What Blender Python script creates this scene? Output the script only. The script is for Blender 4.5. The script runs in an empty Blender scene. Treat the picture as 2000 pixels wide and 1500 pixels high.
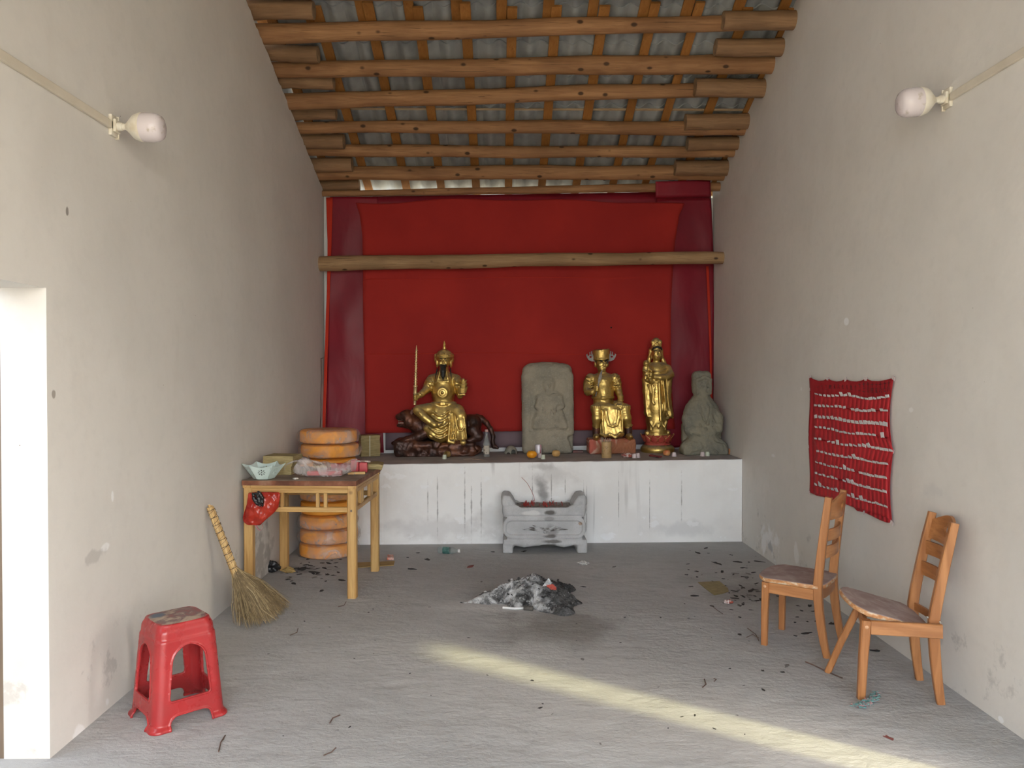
import bpy, bmesh, math, random
import numpy as np
from mathutils import Vector, Matrix, Euler, noise as mnoise
random.seed(7)
SC = bpy.context.scene
COL = SC.collection
R = math.radians
PI = math.pi

# ---------------------------------------------------------------- camera
FPX, VPX, VPY, CAMH = 1500.0, 982.0, 729.0, 1.6
YAW = math.atan((1000 - VPX) / FPX)
PIT = math.atan((750 - VPY) / FPX)
cam_d = bpy.data.cameras.new('camera')
cam = bpy.data.objects.new('camera', cam_d)
COL.objects.link(cam)
cam_d.sensor_width = 36.0
cam_d.lens = FPX / 2000 * 36.0
cam_d.clip_start = 0.05
cam_d.clip_end = 400
cam.location = (0, 0, CAMH)
cam.rotation_euler = Euler((PI / 2 - PIT, 0, -YAW), 'XYZ')
SC.camera = cam

# ---------------------------------------------------------------- sky, sun, exposure
SC.view_settings.view_transform = 'Standard'
SC.view_settings.look = 'None'
SC.view_settings.gamma = 1.0
SC.view_settings.use_curve_mapping = False
SC.view_settings.exposure = 2.95

SUN_DIR = Vector((-1.0, 0.68, -math.tan(R(29.5)) * math.hypot(1, 0.68))).normalized()
world = bpy.data.worlds.new('hazy_sky')
SC.world = world
world.use_nodes = True
wn = world.node_tree
wn.nodes.clear()
w_out = wn.nodes.new('ShaderNodeOutputWorld')
w_bg = wn.nodes.new('ShaderNodeBackground')
w_sky = wn.nodes.new('ShaderNodeTexSky')
w_sky.sky_type = 'NISHITA'
w_sky.sun_disc = False
w_sky.sun_elevation = R(29.5)
w_sky.sun_rotation = math.atan2(-SUN_DIR.x, -SUN_DIR.y)
w_sky.dust_density = 4.0
w_sky.air_density = 1.0
w_mix = wn.nodes.new('ShaderNodeMix')
w_mix.data_type = 'RGBA'
w_mix.inputs[0].default_value = 0.62
w_mix.inputs[7].default_value = (4.5, 4.85, 5.3, 1)      # hazy white veil over the blue
wn.links.new(w_sky.outputs[0], w_mix.inputs[6])
wn.links.new(w_mix.outputs[2], w_bg.inputs[0])
w_bg.inputs[1].default_value = 0.22
wn.links.new(w_bg.outputs[0], w_out.inputs[0])

sun_d = bpy.data.lights.new('sun_offscreen', 'SUN')
sun_d.energy = 0.62
sun_d.angle = R(2.6)
sun_d.color = (1.0, 0.93, 0.50)
sun = bpy.data.objects.new('sun_offscreen', sun_d)
COL.objects.link(sun)
sun.rotation_euler = SUN_DIR.to_track_quat('-Z', 'Y').to_euler()
sun.location = (8, -6, 8)

# ---------------------------------------------------------------- pixel -> place (2000 x 1500 frame)
_f = Vector((math.sin(YAW) * math.cos(PIT), math.cos(YAW) * math.cos(PIT), -math.sin(PIT)))
_r = Vector((math.cos(YAW), -math.sin(YAW), 0))
_u = _r.cross(_f)
EYE = Vector((0, 0, CAMH))
def ray(px, py): return _f + _r * ((px - 1000) / FPX) + _u * ((750 - py) / FPX)
def on_z(px, py, z=0.0):
    d = ray(px, py); return EYE + d * ((z - CAMH) / d.z)
def on_y(px, py, y):
    d = ray(px, py); return EYE + d * (y / d.y)
def on_x(px, py, x):
    d = ray(px, py); return EYE + d * (x / d.x)
XL, XR, YB = -1.88, 2.275, 8.2          # inner faces of the side walls and the back wall
def yback(x): return 8.13 + (x - XL) * 0.0455                 # the back wall is a little out of square
def altar_z(x): return 0.752 + (x + 1.11) * 0.0100
def on_altar(px, py):
    z = 0.77
    for i in range(3):
        p = on_z(px, py, z); z = altar_z(p.x)
    return on_z(px, py, z)

# ---------------------------------------------------------------- scene-graph helpers
def tag(o, label=None, cat=None, group=None, kind=None):
    if label: o['label'] = label
    if cat: o['category'] = cat
    if group: o['group'] = group
    if kind: o['kind'] = kind
    return o
def thing(name, label, cat, loc=(0, 0, 0), rz=0.0, group=None, rot=None):
    o = bpy.data.objects.new(name, None)
    o.empty_display_size = 0.1
    COL.objects.link(o)
    o.location = loc
    o.rotation_euler = rot if rot else (0, 0, rz)
    return tag(o, label, cat, group)
def link(name, me, mat=None, parent=None, loc=None, rot=None):
    o = bpy.data.objects.new(name, me)
    COL.objects.link(o)
    if mat is not None and not me.materials:
        for m in (mat if isinstance(mat, (list, tuple)) else [mat]):
            me.materials.append(m)
    if parent is not None: o.parent = parent
    if loc is not None: o.location = loc
    if rot is not None: o.rotation_euler = rot
    return o
def copy_tree(root, loc=None, rot=None):
    c = root.copy(); COL.objects.link(c)
    if loc is not None: c.location = loc
    if rot is not None: c.rotation_euler = rot
    for ch in root.children:
        d = ch.copy(); COL.objects.link(d); d.parent = c
        for g in ch.children:
            e = g.copy(); COL.objects.link(e); e.parent = d
    return c

# ---------------------------------------------------------------- mesh builder
class MB:
    def __init__(s): s.v = []; s.f = []; s.m = []
    def add(s, vs, fs, mi=0):
        b = len(s.v); s.v += [tuple(v) for v in vs]
        s.f += [tuple(i + b for i in f) for f in fs]; s.m += [mi] * len(fs)
        return s
    def box(s, c, size, rot=None, mi=0):
        hx, hy, hz = size[0] / 2, size[1] / 2, size[2] / 2
        vs = [Vector((x, y, z)) for x in (-hx, hx) for y in (-hy, hy) for z in (-hz, hz)]
        if rot is not None: vs = [rot @ v for v in vs]
        vs = [v + Vector(c) for v in vs]
        return s.add(vs, [(0, 1, 3, 2), (4, 6, 7, 5), (0, 4, 5, 1), (2, 3, 7, 6), (0, 2, 6, 4), (1, 5, 7, 3)], mi)
    def b2(s, x0, x1, y0, y1, z0, z1, mi=0):
        return s.box(((x0 + x1) / 2, (y0 + y1) / 2, (z0 + z1) / 2), (abs(x1 - x0), abs(y1 - y0), abs(z1 - z0)), None, mi)
    def tube(s, pts, rad, n=8, cap=True, mi=0, up=None):
        """round tube along pts; rad = number or list"""
        pts = [Vector(p) for p in pts]
        if not isinstance(rad, (list, tuple)): rad = [rad] * len(pts)
        b = len(s.v); prev = None
        for i, p in enumerate(pts):
            t = (pts[min(i + 1, len(pts) - 1)] - pts[max(i - 1, 0)])
            if t.length < 1e-9: t = Vector((0, 0, 1))
            t.normalize()
            if prev is None:
                a = Vector(up) if up else (Vector((0, 0, 1)) if abs(t.z) < 0.9 else Vector((1, 0, 0)))
            else: a = prev
            e1 = (a - t * a.dot(t)).normalized(); prev = e1; e2 = t.cross(e1)
            for k in range(n):
                an = 2 * PI * k / n
                s.v.append(tuple(p + (e1 * math.cos(an) + e2 * math.sin(an)) * rad[i]))
        fs = []
        for i in range(len(pts) - 1):
            for k in range(n):
                k2 = (k + 1) % n
                fs.append((b + i * n + k, b + i * n + k2, b + (i + 1) * n + k2, b + (i + 1) * n + k))
        if cap:
            fs.append(tuple(b + k for k in reversed(range(n))))
            fs.append(tuple(b + (len(pts) - 1) * n + k for k in range(n)))
        s.f += fs; s.m += [mi] * len(fs)
        return s
    def sweep(s, pts, w, d, side, mi=0):
        """rectangular section (w along side, d across) swept along pts; w, d number or list"""
        pts = [Vector(p) for p in pts]; side = Vector(side)
        W = w if isinstance(w, (list, tuple)) else [w] * len(pts)
        D = d if isinstance(d, (list, tuple)) else [d] * len(pts)
        b = len(s.v)
        for i, p in enumerate(pts):
            t = (pts[min(i + 1, len(pts) - 1)] - pts[max(i - 1, 0)]).normalized()
            e1 = (side - t * side.dot(t)).normalized(); e2 = t.cross(e1)
            c = min(W[i], D[i]) * 0.13
            hw, hd = W[i] / 2, D[i] / 2
            for a, q in ((hw, hd - c), (hw - c, hd), (-hw + c, hd), (-hw, hd - c), (-hw, -hd + c), (-hw + c, -hd), (hw - c, -hd), (hw, -hd + c)):
                s.v.append(tuple(p + e1 * a + e2 * q))
        n = 8; fs = []
        for i in range(len(pts) - 1):
            for k in range(n):
                k2 = (k + 1) % n
                fs.append((b + i * n + k, b + i * n + k2, b + (i + 1) * n + k2, b + (i + 1) * n + k))
        fs.append(tuple(b + k for k in reversed(range(n))))
        fs.append(tuple(b + (len(pts) - 1) * n + k for k in range(n)))
        s.f += fs; s.m += [mi] * len(fs)
        return s
    def lathe(s, prof, n=24, c=(0, 0, 0), mi=0, cap=True, fn=None):
        """profile [(r,z)..]; fn(angle, r, z) -> (r, z) shapes it"""
        b = len(s.v)
        for r, z in prof:
            for k in range(n):
                a = 2 * PI * k / n
                rr, zz = fn(a, r, z) if fn else (r, z)
                s.v.append((c[0] + rr * math.cos(a), c[1] + rr * math.sin(a), c[2] + zz))
        fs = []
        for i in range(len(prof) - 1):
            for k in range(n):
                k2 = (k + 1) % n
                fs.append((b + i * n + k, b + i * n + k2, b + (i + 1) * n + k2, b + (i + 1) * n + k))
        if cap:
            if prof[0][0] > 1e-5: fs.append(tuple(b + k for k in reversed(range(n))))
            if prof[-1][0] > 1e-5: fs.append(tuple(b + (len(prof) - 1) * n + k for k in range(n)))
        s.f += fs; s.m += [mi] * len(fs)
        return s
    def prism(s, poly, axis, a0, a1, mi=0):
        """extrude a 2-D polygon: axis 'x' -> poly is (y,z); 'y' -> (x,z); 'z' -> (x,y)"""
        def P(p, a):
            return (a, p[0], p[1]) if axis == 'x' else ((p[0], a, p[1]) if axis == 'y' else (p[0], p[1], a))
        n = len(poly)
        vs = [P(p, a0) for p in poly] + [P(p, a1) for p in poly]
        fs = [tuple(range(n)), tuple(reversed(range(n, 2 * n)))]
        for i in range(n):
            j = (i + 1) % n
            fs.append((i, i + n, j + n, j))
        return s.add(vs, fs, mi)
    def grid(s, fn, nu, nv, mi=0, closed_u=False):
        b = len(s.v)
        for j in range(nv + 1):
            for i in range(nu + (0 if closed_u else 1)):
                s.v.append(tuple(fn(i / nu, j / nv)))
        w = nu if closed_u else nu + 1
        fs = []
        for j in range(nv):
            for i in range(nu):
                i2 = (i + 1) % w
                fs.append((b + j * w + i, b + j * w + i2, b + (j + 1) * w + i2, b + (j + 1) * w + i))
        s.f += fs; s.m += [mi] * len(fs)
        return s
    def mesh(s, name, smooth=None, fix=True):
        me = bpy.data.meshes.new(name)
        me.from_pydata(s.v, [], s.f)
        if any(s.m): me.polygons.foreach_set('material_index', s.m)
        if fix:
            bm = bmesh.new(); bm.from_mesh(me)
            bmesh.ops.recalc_face_normals(bm, faces=bm.faces)
            bm.to_mesh(me); bm.free()
        if smooth is not None:
            me.polygons.foreach_set('use_smooth', [True] * len(me.polygons))
            if smooth < 180:
                me.set_sharp_from_angle(angle=R(smooth))
        me.update()
        return me
    def build(s, name, mat, parent=None, smooth=None, loc=None, rot=None, bevel=0):
        me = s.mesh(name, smooth)
        o = link(name, me, mat, parent, loc, rot)
        if bevel:
            md = o.modifiers.new('edge', 'BEVEL'); md.width = bevel; md.segments = 2; md.limit_method = 'ANGLE'
            md.angle_limit = R(40)
        return o

def shape2d(name, outlines, depth, mat, parent=None, plane='xz', loc=None, rot=None, bevel=0.0):
    """flat plate cut from closed outlines (first is the edge, the rest are holes), real thickness"""
    cu = bpy.data.curves.new(name, 'CURVE'); cu.dimensions = '2D'; cu.fill_mode = 'BOTH'
    cu.extrude = depth / 2; cu.bevel_depth = bevel; cu.bevel_resolution = 1
    for pts in outlines:
        sp = cu.splines.new('POLY'); sp.points.add(len(pts) - 1)
        for q, p in zip(sp.points, pts): q.co = (p[0], p[1], 0, 1)
        sp.use_cyclic_u = True
    tmp = bpy.data.objects.new('tmp', cu); COL.objects.link(tmp)
    dg = bpy.context.evaluated_depsgraph_get()
    me = bpy.data.meshes.new_from_object(tmp.evaluated_get(dg))
    bpy.data.objects.remove(tmp); bpy.data.curves.remove(cu)
    if plane == 'xz': me.transform(Matrix.Rotation(PI / 2, 4, 'X'))
    me.name = name; me.materials.clear()
    return link(name, me, mat, parent, loc, rot)
def circ(cx, cy, rx, ry=None, n=20, a0=0.0):
    ry = rx if ry is None else ry
    return [(cx + rx * math.cos(a0 + 2 * PI * k / n), cy + ry * math.sin(a0 + 2 * PI * k / n)) for k in range(n)]

# ---------------------------------------------------------------- implicit sculpting (smooth unions, surface nets)
class Clay:
    def __init__(s, lo, hi, h):
        s.h = h; s.lo = np.array(lo, np.float32)
        s.n = [int(math.ceil((hi[i] - lo[i]) / h)) + 1 for i in range(3)]
        s.ax = [s.lo[i] + h * np.arange(s.n[i], dtype=np.float32) for i in range(3)]
        s.d = np.full(s.n, 1.0, np.float32)
    def _sub(s, lo, hi, pad):
        sl = []
        for i in range(3):
            a = max(0, int((lo[i] - pad - s.lo[i]) / s.h)); b = min(s.n[i], int((hi[i] + pad - s.lo[i]) / s.h) + 2)
            if b <= a: return None, None
            sl.append(slice(a, b))
        P = np.meshgrid(s.ax[0][sl[0]], s.ax[1][sl[1]], s.ax[2][sl[2]], indexing='ij', sparse=True)
        return tuple(sl), P
    def _mix(s, sl, b, k, cut):
        a = s.d[sl]
        if cut:
            b = -b
            if k > 0:
                h = np.clip(.5 - .5 * (b - a) / k, 0, 1)
                s.d[sl] = b + (a - b) * h + k * h * (1 - h)
            else: s.d[sl] = np.maximum(a, b)
        else:
            if k > 0:
                h = np.clip(.5 + .5 * (b - a) / k, 0, 1)
                s.d[sl] = b + (a - b) * h - k * h * (1 - h)
            else: s.d[sl] = np.minimum(a, b)
    def cap(s, p, q, r1, r2=None, k=.01, cut=False):
        r2 = r1 if r2 is None else r2
        p = np.array(p, np.float32); q = np.array(q, np.float32); rm = max(r1, r2)
        sl, P = s._sub(np.minimum(p, q) - rm, np.maximum(p, q) + rm, k + 2 * s.h)
        if sl is None: return s
        b = q - p; bb = float(b @ b) + 1e-12
        X, Y, Z = P[0] - p[0], P[1] - p[1], P[2] - p[2]
        t = np.clip((X * b[0] + Y * b[1] + Z * b[2]) / bb, 0, 1)
        d = np.sqrt((X - t * b[0]) ** 2 + (Y - t * b[1]) ** 2 + (Z - t * b[2]) ** 2) - (r1 + (r2 - r1) * t)
        s._mix(sl, d, k, cut); return s
    def chain(s, pts, rad, k=.01, cut=False):
        if not isinstance(rad, (list, tuple)): rad = [rad] * len(pts)
        for i in range(len(pts) - 1): s.cap(pts[i], pts[i + 1], rad[i], rad[i + 1], k, cut)
        return s
    def _loc(s, P, c, rot):
        X, Y, Z = P[0] - c[0], P[1] - c[1], P[2] - c[2]
        if rot is not None:
            m = Euler(rot).to_matrix().transposed()
            X, Y, Z = (m[0][0] * X + m[0][1] * Y + m[0][2] * Z, m[1][0] * X + m[1][1] * Y + m[1][2] * Z, m[2][0] * X + m[2][1] * Y + m[2][2] * Z)
        return X, Y, Z
    def ell(s, c, r, k=.01, rot=None, cut=False):
        rm = max(r) if rot is not None else None
        e = np.array([rm] * 3 if rm else r); c = np.array(c)
        sl, P = s._sub(c - e, c + e, k + 2 * s.h)
        if sl is None: return s
        X, Y, Z = s._loc(P, c, rot)
        k0 = np.sqrt((X / r[0]) ** 2 + (Y / r[1]) ** 2 + (Z / r[2]) ** 2)
        k1 = np.sqrt((X / r[0] ** 2) ** 2 + (Y / r[1] ** 2) ** 2 + (Z / r[2] ** 2) ** 2) + 1e-9
        s._mix(sl, k0 * (k0 - 1) / k1, k, cut); return s
    def box(s, c, hs, rd=.005, k=.01, rot=None, cut=False, taper=None):
        """taper: (fx, fy) size factor at the top relative to the bottom"""
        e = np.array([math.sqrt(sum(v * v for v in hs))] * 3) if rot is not None else np.array(hs) * (max(1, *(taper or (1, 1))))
        c = np.array(c)
        sl, P = s._sub(c - e, c + e, k + 2 * s.h)
        if sl is None: return s
        X, Y, Z = s._loc(P, c, rot)
        if taper:
            t = np.clip((Z + hs[2]) / (2 * hs[2]), 0, 1)
            X = X / (1 + (taper[0] - 1) * t); Y = Y / (1 + (taper[1] - 1) * t)
        qx, qy, qz = abs(X) - hs[0] + rd, abs(Y) - hs[1] + rd, abs(Z) - hs[2] + rd
        d = np.sqrt(np.maximum(qx, 0) ** 2 + np.maximum(qy, 0) ** 2 + np.maximum(qz, 0) ** 2) + np.minimum(np.maximum(qx, np.maximum(qy, qz)), 0) - rd
        s._mix(sl, d, k, cut); return s
    def ring(s, c, R_, r, k=.005, rot=None, cut=False, sq=(1, 1)):
        c = np.array(c); e = np.array([R_ + r] * 3)
        sl, P = s._sub(c - e, c + e, k + 2 * s.h)
        if sl is None: return s
        X, Y, Z = s._loc(P, c, rot)
        d = np.sqrt((np.sqrt((X / sq[0]) ** 2 + (Y / sq[1]) ** 2) - R_) ** 2 + Z ** 2) - r
        s._mix(sl, d, k, cut); return s
    def field(s, fn, lo, hi, k=.0, cut=False):
        sl, P = s._sub(np.array(lo), np.array(hi), k + 2 * s.h)
        s._mix(sl, fn(*P).astype(np.float32), k, cut); return s
    def rough(s, amp, scale, seed=0):
        rs = np.random.RandomState(seed)
        for o in range(3):
            f = scale * 2 ** o
            ph = rs.rand(3, 3) * 6.28; dr = rs.randn(3, 3)
            X, Y, Z = np.meshgrid(*s.ax, indexing='ij', sparse=True)
            v = 1
            for j in range(3):
                v = v * np.sin(f * (dr[j, 0] * X + dr[j, 1] * Y + dr[j, 2] * Z) + ph[j, 0])
            s.d += (amp / 2 ** o * v).astype(np.float32)
        return s
    def mesh(s, name):
        d = s.d; h = s.h; n = d.shape
        for ax in range(3):                       # keep it closed
            sl = [slice(None)] * 3
            for e in (0, -1):
                sl[ax] = e; d[tuple(sl)] = np.maximum(d[tuple(sl)], 1e-3)
        ins = d < 0
        cnt = np.zeros((n[0] - 1, n[1] - 1, n[2] - 1), np.int8)
        for i in (0, 1):
            for j in (0, 1):
                for k in (0, 1):
                    cnt += ins[i:n[0] - 1 + i, j:n[1] - 1 + j, k:n[2] - 1 + k]
        act = np.nonzero((cnt > 0) & (cnt < 8))
        idx = np.full(cnt.shape, -1, np.int32)
        N = len(act[0]); idx[act] = np.arange(N)
        acc = np.zeros((N, 3), np.float32); num = np.zeros(N, np.float32)
        I, J, K = act
        for ax in range(3):
            o1, o2 = [(1, 2), (0, 2), (0, 1)][ax]
            for a in (0, 1):
                for b in (0, 1):
                    off = [0, 0, 0]; off[o1] = a; off[o2] = b
                    off2 = list(off); off2[ax] = 1
                    v0 = d[I + off[0], J + off[1], K + off[2]]; v1 = d[I + off2[0], J + off2[1], K + off2[2]]
                    m = (v0 < 0) != (v1 < 0)
                    t = np.where(m, v0 / np.where(m, v0 - v1, 1), 0)
                    for q in range(3):
                        acc[:, q] += np.where(m, off[q] + (t if q == ax else 0), 0)
                    num += m
        vs = (np.stack([I, J, K], 1) + acc / num[:, None]) * h + s.lo
        quads = []
        for ax in range(3):
            o1, o2 = [(1, 2), (2, 0), (0, 1)][ax]
            sl0 = [slice(1, n[q] - 1) for q in range(3)]; sl1 = list(sl0)
            sl0[ax] = slice(0, n[ax] - 1); sl1[ax] = slice(1, n[ax])
            a = ins[tuple(sl0)]; b = ins[tuple(sl1)]
            for sign in (0, 1):
                e = np.nonzero((a & ~b) if sign == 0 else (~a & b))
                if len(e[0]) == 0: continue
                g = [e[q] + (0 if q == ax else 1) for q in range(3)]
                def cell(da, db):
                    c = [g[0].copy(), g[1].copy(), g[2].copy()]
                    c[o1] -= da; c[o2] -= db
                    return idx[c[0], c[1], c[2]]
                qd = [cell(1, 1), cell(0, 1), cell(0, 0), cell(1, 0)]
                if sign: qd = qd[::-1]
                quads.append(np.stack(qd, 1))
        qs = np.concatenate(quads).astype(np.int32)
        me = bpy.data.meshes.new(name)
        me.vertices.add(N); me.vertices.foreach_set('co', vs.astype(np.float32).ravel())
        me.loops.add(qs.size); me.loops.foreach_set('vertex_index', qs.ravel())
        me.polygons.add(len(qs)); me.polygons.foreach_set('loop_start', np.arange(0, qs.size, 4, dtype=np.int32))
        me.polygons.foreach_set('use_smooth', np.ones(len(qs), bool))
        me.update(calc_edges=True); me.validate()
        return me
    def build(s, name, mat, parent=None, loc=None, rot=None):
        return link(name, s.mesh(name), mat, parent, loc, rot)

# ---------------------------------------------------------------- materials
def _in(b, n, v):
    if n in b.inputs: b.inputs[n].default_value = v
class Mat:
    """small node-tree writer; every surface is procedural"""
    def __init__(s, name, rough=.7, metal=0.0, spec=.5):
        s.m = bpy.data.materials.new(name); s.m.use_nodes = True
        s.t = s.m.node_tree; s.t.nodes.clear()
        s.out = s.n('ShaderNodeOutputMaterial'); s.b = s.n('ShaderNodeBsdfPrincipled')
        s.l(s.b.outputs[0], s.out.inputs[0])
        _in(s.b, 'Roughness', rough); _in(s.b, 'Metallic', metal); _in(s.b, 'Specular IOR Level', spec)
        s.tc = s.n('ShaderNodeTexCoord'); s.P = s.tc.outputs['Object']
    def n(s, t, **kw):
        nd = s.t.nodes.new(t)
        for k, v in kw.items(): setattr(nd, k, v)
        return nd
    def l(s, a, b): s.t.links.new(a, b)
    def shuffle(s):
        oi = s.n('ShaderNodeObjectInfo'); mu = s.n('ShaderNodeVectorMath', operation='SCALE'); mu.inputs['Scale'].default_value = 37.0
        cb = s.n('ShaderNodeCombineXYZ')
        for i in range(3): s.l(oi.outputs['Random'], cb.inputs[i])
        s.l(cb.outputs[0], mu.inputs[0]); ad = s.n('ShaderNodeVectorMath', operation='ADD')
        s.l(s.P, ad.inputs[0]); s.l(mu.outputs[0], ad.inputs[1]); s.P = ad.outputs[0]
        return s
    def noise(s, scale=5, stretch=(1, 1, 1), detail=4, rough=.55, dist=0.0, P=None):
        mp = s.n('ShaderNodeMapping'); mp.inputs['Scale'].default_value = stretch
        s.l(P or s.P, mp.inputs[0])
        nz = s.n('ShaderNodeTexNoise'); nz.inputs['Scale'].default_value = scale; nz.inputs['Detail'].default_value = detail
        nz.inputs['Roughness'].default_value = rough; nz.inputs['Distortion'].default_value = dist
        s.l(mp.outputs[0], nz.inputs['Vector'])
        return nz.outputs[0]
    def voro(s, scale=5, stretch=(1, 1, 1), feature='F1', P=None):
        mp = s.n('ShaderNodeMapping'); mp.inputs['Scale'].default_value = stretch; s.l(P or s.P, mp.inputs[0])
        v = s.n('ShaderNodeTexVoronoi', feature=feature); v.inputs['Scale'].default_value = scale
        s.l(mp.outputs[0], v.inputs['Vector']); return v.outputs['Distance']
    def remap(s, x, a, b, c=0.0, d=1.0, smooth=True):
        m = s.n('ShaderNodeMapRange'); m.interpolation_type = 'SMOOTHSTEP' if smooth else 'LINEAR'
        s.l(x, m.inputs[0])
        for i, v in enumerate((a, b, c, d)): m.inputs[1 + i].default_value = v
        return m.outputs[0]
    def math(s, op, a, b=None):
        m = s.n('ShaderNodeMath', operation=op)
        for i, v in enumerate((a, b)):
            if v is None: continue
            if isinstance(v, (int, float)): m.inputs[i].default_value = v
            else: s.l(v, m.inputs[i])
        return m.outputs[0]
    def ramp(s, x, stops):
        r = s.n('ShaderNodeValToRGB'); e = r.color_ramp.elements
        while len(e) < len(stops): e.new(0.5)
        for el, (p, c) in zip(e, stops): el.position = p; el.color = (*c, 1)
        s.l(x, r.inputs[0]); return r.outputs[0]
    def mix(s, f, a, b, blend='MIX'):
        m = s.n('ShaderNodeMix', data_type='RGBA', blend_type=blend)
        for i, v in ((0, f), (6, a), (7, b)):
            if isinstance(v, (int, float)): m.inputs[i].default_value = v
            elif isinstance(v, tuple): m.inputs[i].default_value = (*v[:3], 1)
            else: s.l(v, m.inputs[i])
        return m.outputs[2]
    def axis(s, i, P=None):
        x = s.n('ShaderNodeSeparateXYZ'); s.l(P or s.P, x.inputs[0]); return x.outputs[i]
    def spot(s, c, r, wob=.35, wscale=6, soft=.5, nz=None):
        """0..1 patch round c with radii r, ragged by noise"""
        su = s.n('ShaderNodeVectorMath', operation='SUBTRACT'); s.l(s.P, su.inputs[0]); su.inputs[1].default_value = c
        dv = s.n('ShaderNodeVectorMath', operation='DIVIDE'); s.l(su.outputs[0], dv.inputs[0]); dv.inputs[1].default_value = r
        ln = s.n('ShaderNodeVectorMath', operation='LENGTH'); s.l(dv.outputs[0], ln.inputs[0])
        nz = nz or s.noise(wscale, detail=5)
        w = s.math('ADD', ln.outputs['Value'], s.math('MULTIPLY', s.math('SUBTRACT', nz, .5), wob * 4))
        return s.remap(w, 1.0, 1.0 - soft, 0, 1)
    def color(s, c):
        if isinstance(c, tuple): s.b.inputs['Base Color'].default_value = (*c[:3], 1)
        else: s.l(c, s.b.inputs['Base Color'])
        return s
    def bump(s, h, strength=.3, dist=.01):
        bn = s.n('ShaderNodeBump'); bn.inputs['Strength'].default_value = strength; bn.inputs['Distance'].default_value = dist
        if s.b.inputs['Normal'].is_linked: s.l(s.b.inputs['Normal'].links[0].from_socket, bn.inputs['Normal'])
        s.l(h, bn.inputs['Height']); s.l(bn.outputs[0], s.b.inputs['Normal'])
        return s
    def rough(s, x): s.l(x, s.b.inputs['Roughness']); return s
    def thin(s, see, col=(1, 1, 1)):
        """let part of the light straight through (plastic film, gauze)"""
        tr = s.n('ShaderNodeBsdfTransparent'); tr.inputs[0].default_value = (*col, 1)
        mx = s.n('ShaderNodeMixShader')
        if isinstance(see, (int, float)): mx.inputs[0].default_value = see
        else: s.l(see, mx.inputs[0])
        s.l(s.b.outputs[0], mx.inputs[1]); s.l(tr.outputs[0], mx.inputs[2]); s.l(mx.outputs[0], s.out.inputs[0])
        return s
def simple(name, c1, c2=None, scale=8, stretch=(1, 1, 1), rough=.7, metal=0.0, bump=0.0, bscale=40, spec=.4, lo=.35, hi=.65, shuffle=False):
    a = Mat(name, rough, metal, spec)
    if shuffle: a.shuffle()
    if c2 is None: a.color(c1)
    else: a.color(a.mix(a.remap(a.noise(scale, stretch), lo, hi), c1, c2))
    if bump: a.bump(a.noise(bscale, stretch, detail=5), bump, .01)
    return a.m

# ================================================================ the room
rnd = random.Random(3)
def plaster(name, base, smears):
    a = Mat(name, .88, 0, .25)
    big = a.noise(1.1, detail=5); fine = a.noise(14, detail=6)
    c = a.mix(a.remap(big, .35, .68), base, tuple(v * .93 for v in base))
    c = a.mix(a.remap(fine, .45, .8, 0, .35), c, tuple(v * .86 for v in base))
    streak = a.noise(2.2, (1, 1, .35), detail=4, dist=.6)
    c = a.mix(a.remap(streak, .55, .75, 0, .22), c, (base[0] * .84, base[1] * .80, base[2] * .76))
    # scuffs and splashes in ragged patches along the foot of the wall
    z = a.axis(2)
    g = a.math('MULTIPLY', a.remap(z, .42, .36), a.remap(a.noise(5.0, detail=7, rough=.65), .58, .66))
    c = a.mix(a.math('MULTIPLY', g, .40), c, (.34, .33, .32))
    specks = a.remap(a.voro(9.0), .035, .015, 0, .8)
    c = a.mix(a.math('MULTIPLY', specks, a.remap(a.noise(1.7), .52, .6)), c, (.16, .13, .10))
    wob = a.noise(9, detail=6)
    for cc, rr, colr, amt, w, sf in smears:
        c = a.mix(a.math('MULTIPLY', a.spot(cc, rr, w, soft=sf, nz=wob), amt), c, colr)
    a.color(c)
    a.bump(a.noise(3.5, detail=3), .25, .03).bump(a.noise(60, detail=4), .12, .004)
    return a.m

def wl(px, py): p = on_x(px, py, XL); return tuple(p)
def wr(px, py): p = on_x(px, py, XR); return tuple(p)
WHITE = (.86, .86, .86)
sm_left = [(wl(205, 1070), (.05, .05, .022), WHITE, .7, .6, .4), (wl(190, 1085), (.06, .10, .035), (.42, .40, .38), .5, .9, .5),
           (wl(220, 970), (.03, .015, .03), WHITE, .8, .4, .4), (wl(155, 1432), (.05, .06, .05), WHITE, .7, .6, .4),
           (wl(510, 1090), (.06, .25, .30), (.36, .34, .32), .75, .9, .7), (wl(131, 412), (.03, .012, .02), (.2, .17, .15), .8, .5, .4),
           (wl(105, 770), (.03, .015, .02), (.3, .26, .22), .8, .5, .4), (wl(210, 1370), (.03, .03, .03), WHITE, .6, .6, .4)]
sm_right = [(wr(1653, 628), (.05, .042, .030), WHITE, .95, .12, .25), (wr(1500, 1055), (.05, .26, .16), (.80, .80, .80), .9, .9, .6),
            (wr(1504, 1068), (.05, .10, .06), (.38, .39, .40), .8, .6, .6), (wr(1555, 1075), (.05, .06, .10), (.82, .82, .82), .7, .9, .6),
            (wr(1488, 950), (.05, .30, .18), (.74, .72, .70), .35, .9, .8), (wr(1510, 890), (.05, .06, .02), WHITE, .6, .6, .4),
            (wr(1565, 760), (.04, .02, .02), WHITE, .6, .5, .4), (wr(1780, 800), (.04, .03, .02), WHITE, .5, .6, .4),
            (wr(1955, 1405), (.04, .02, .015), WHITE, .9, .4, .4), (wr(1825, 960), (.05, .10, .04), (.55, .54, .53), .35, .9, .8)]
M_wall_l = plaster('plaster_left', (.71, .685, .645), sm_left)
M_wall_r = plaster('plaster_right', (.71, .685, .645), sm_right)
M_white = plaster('whitewash', (.80, .80, .79), [])
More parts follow.
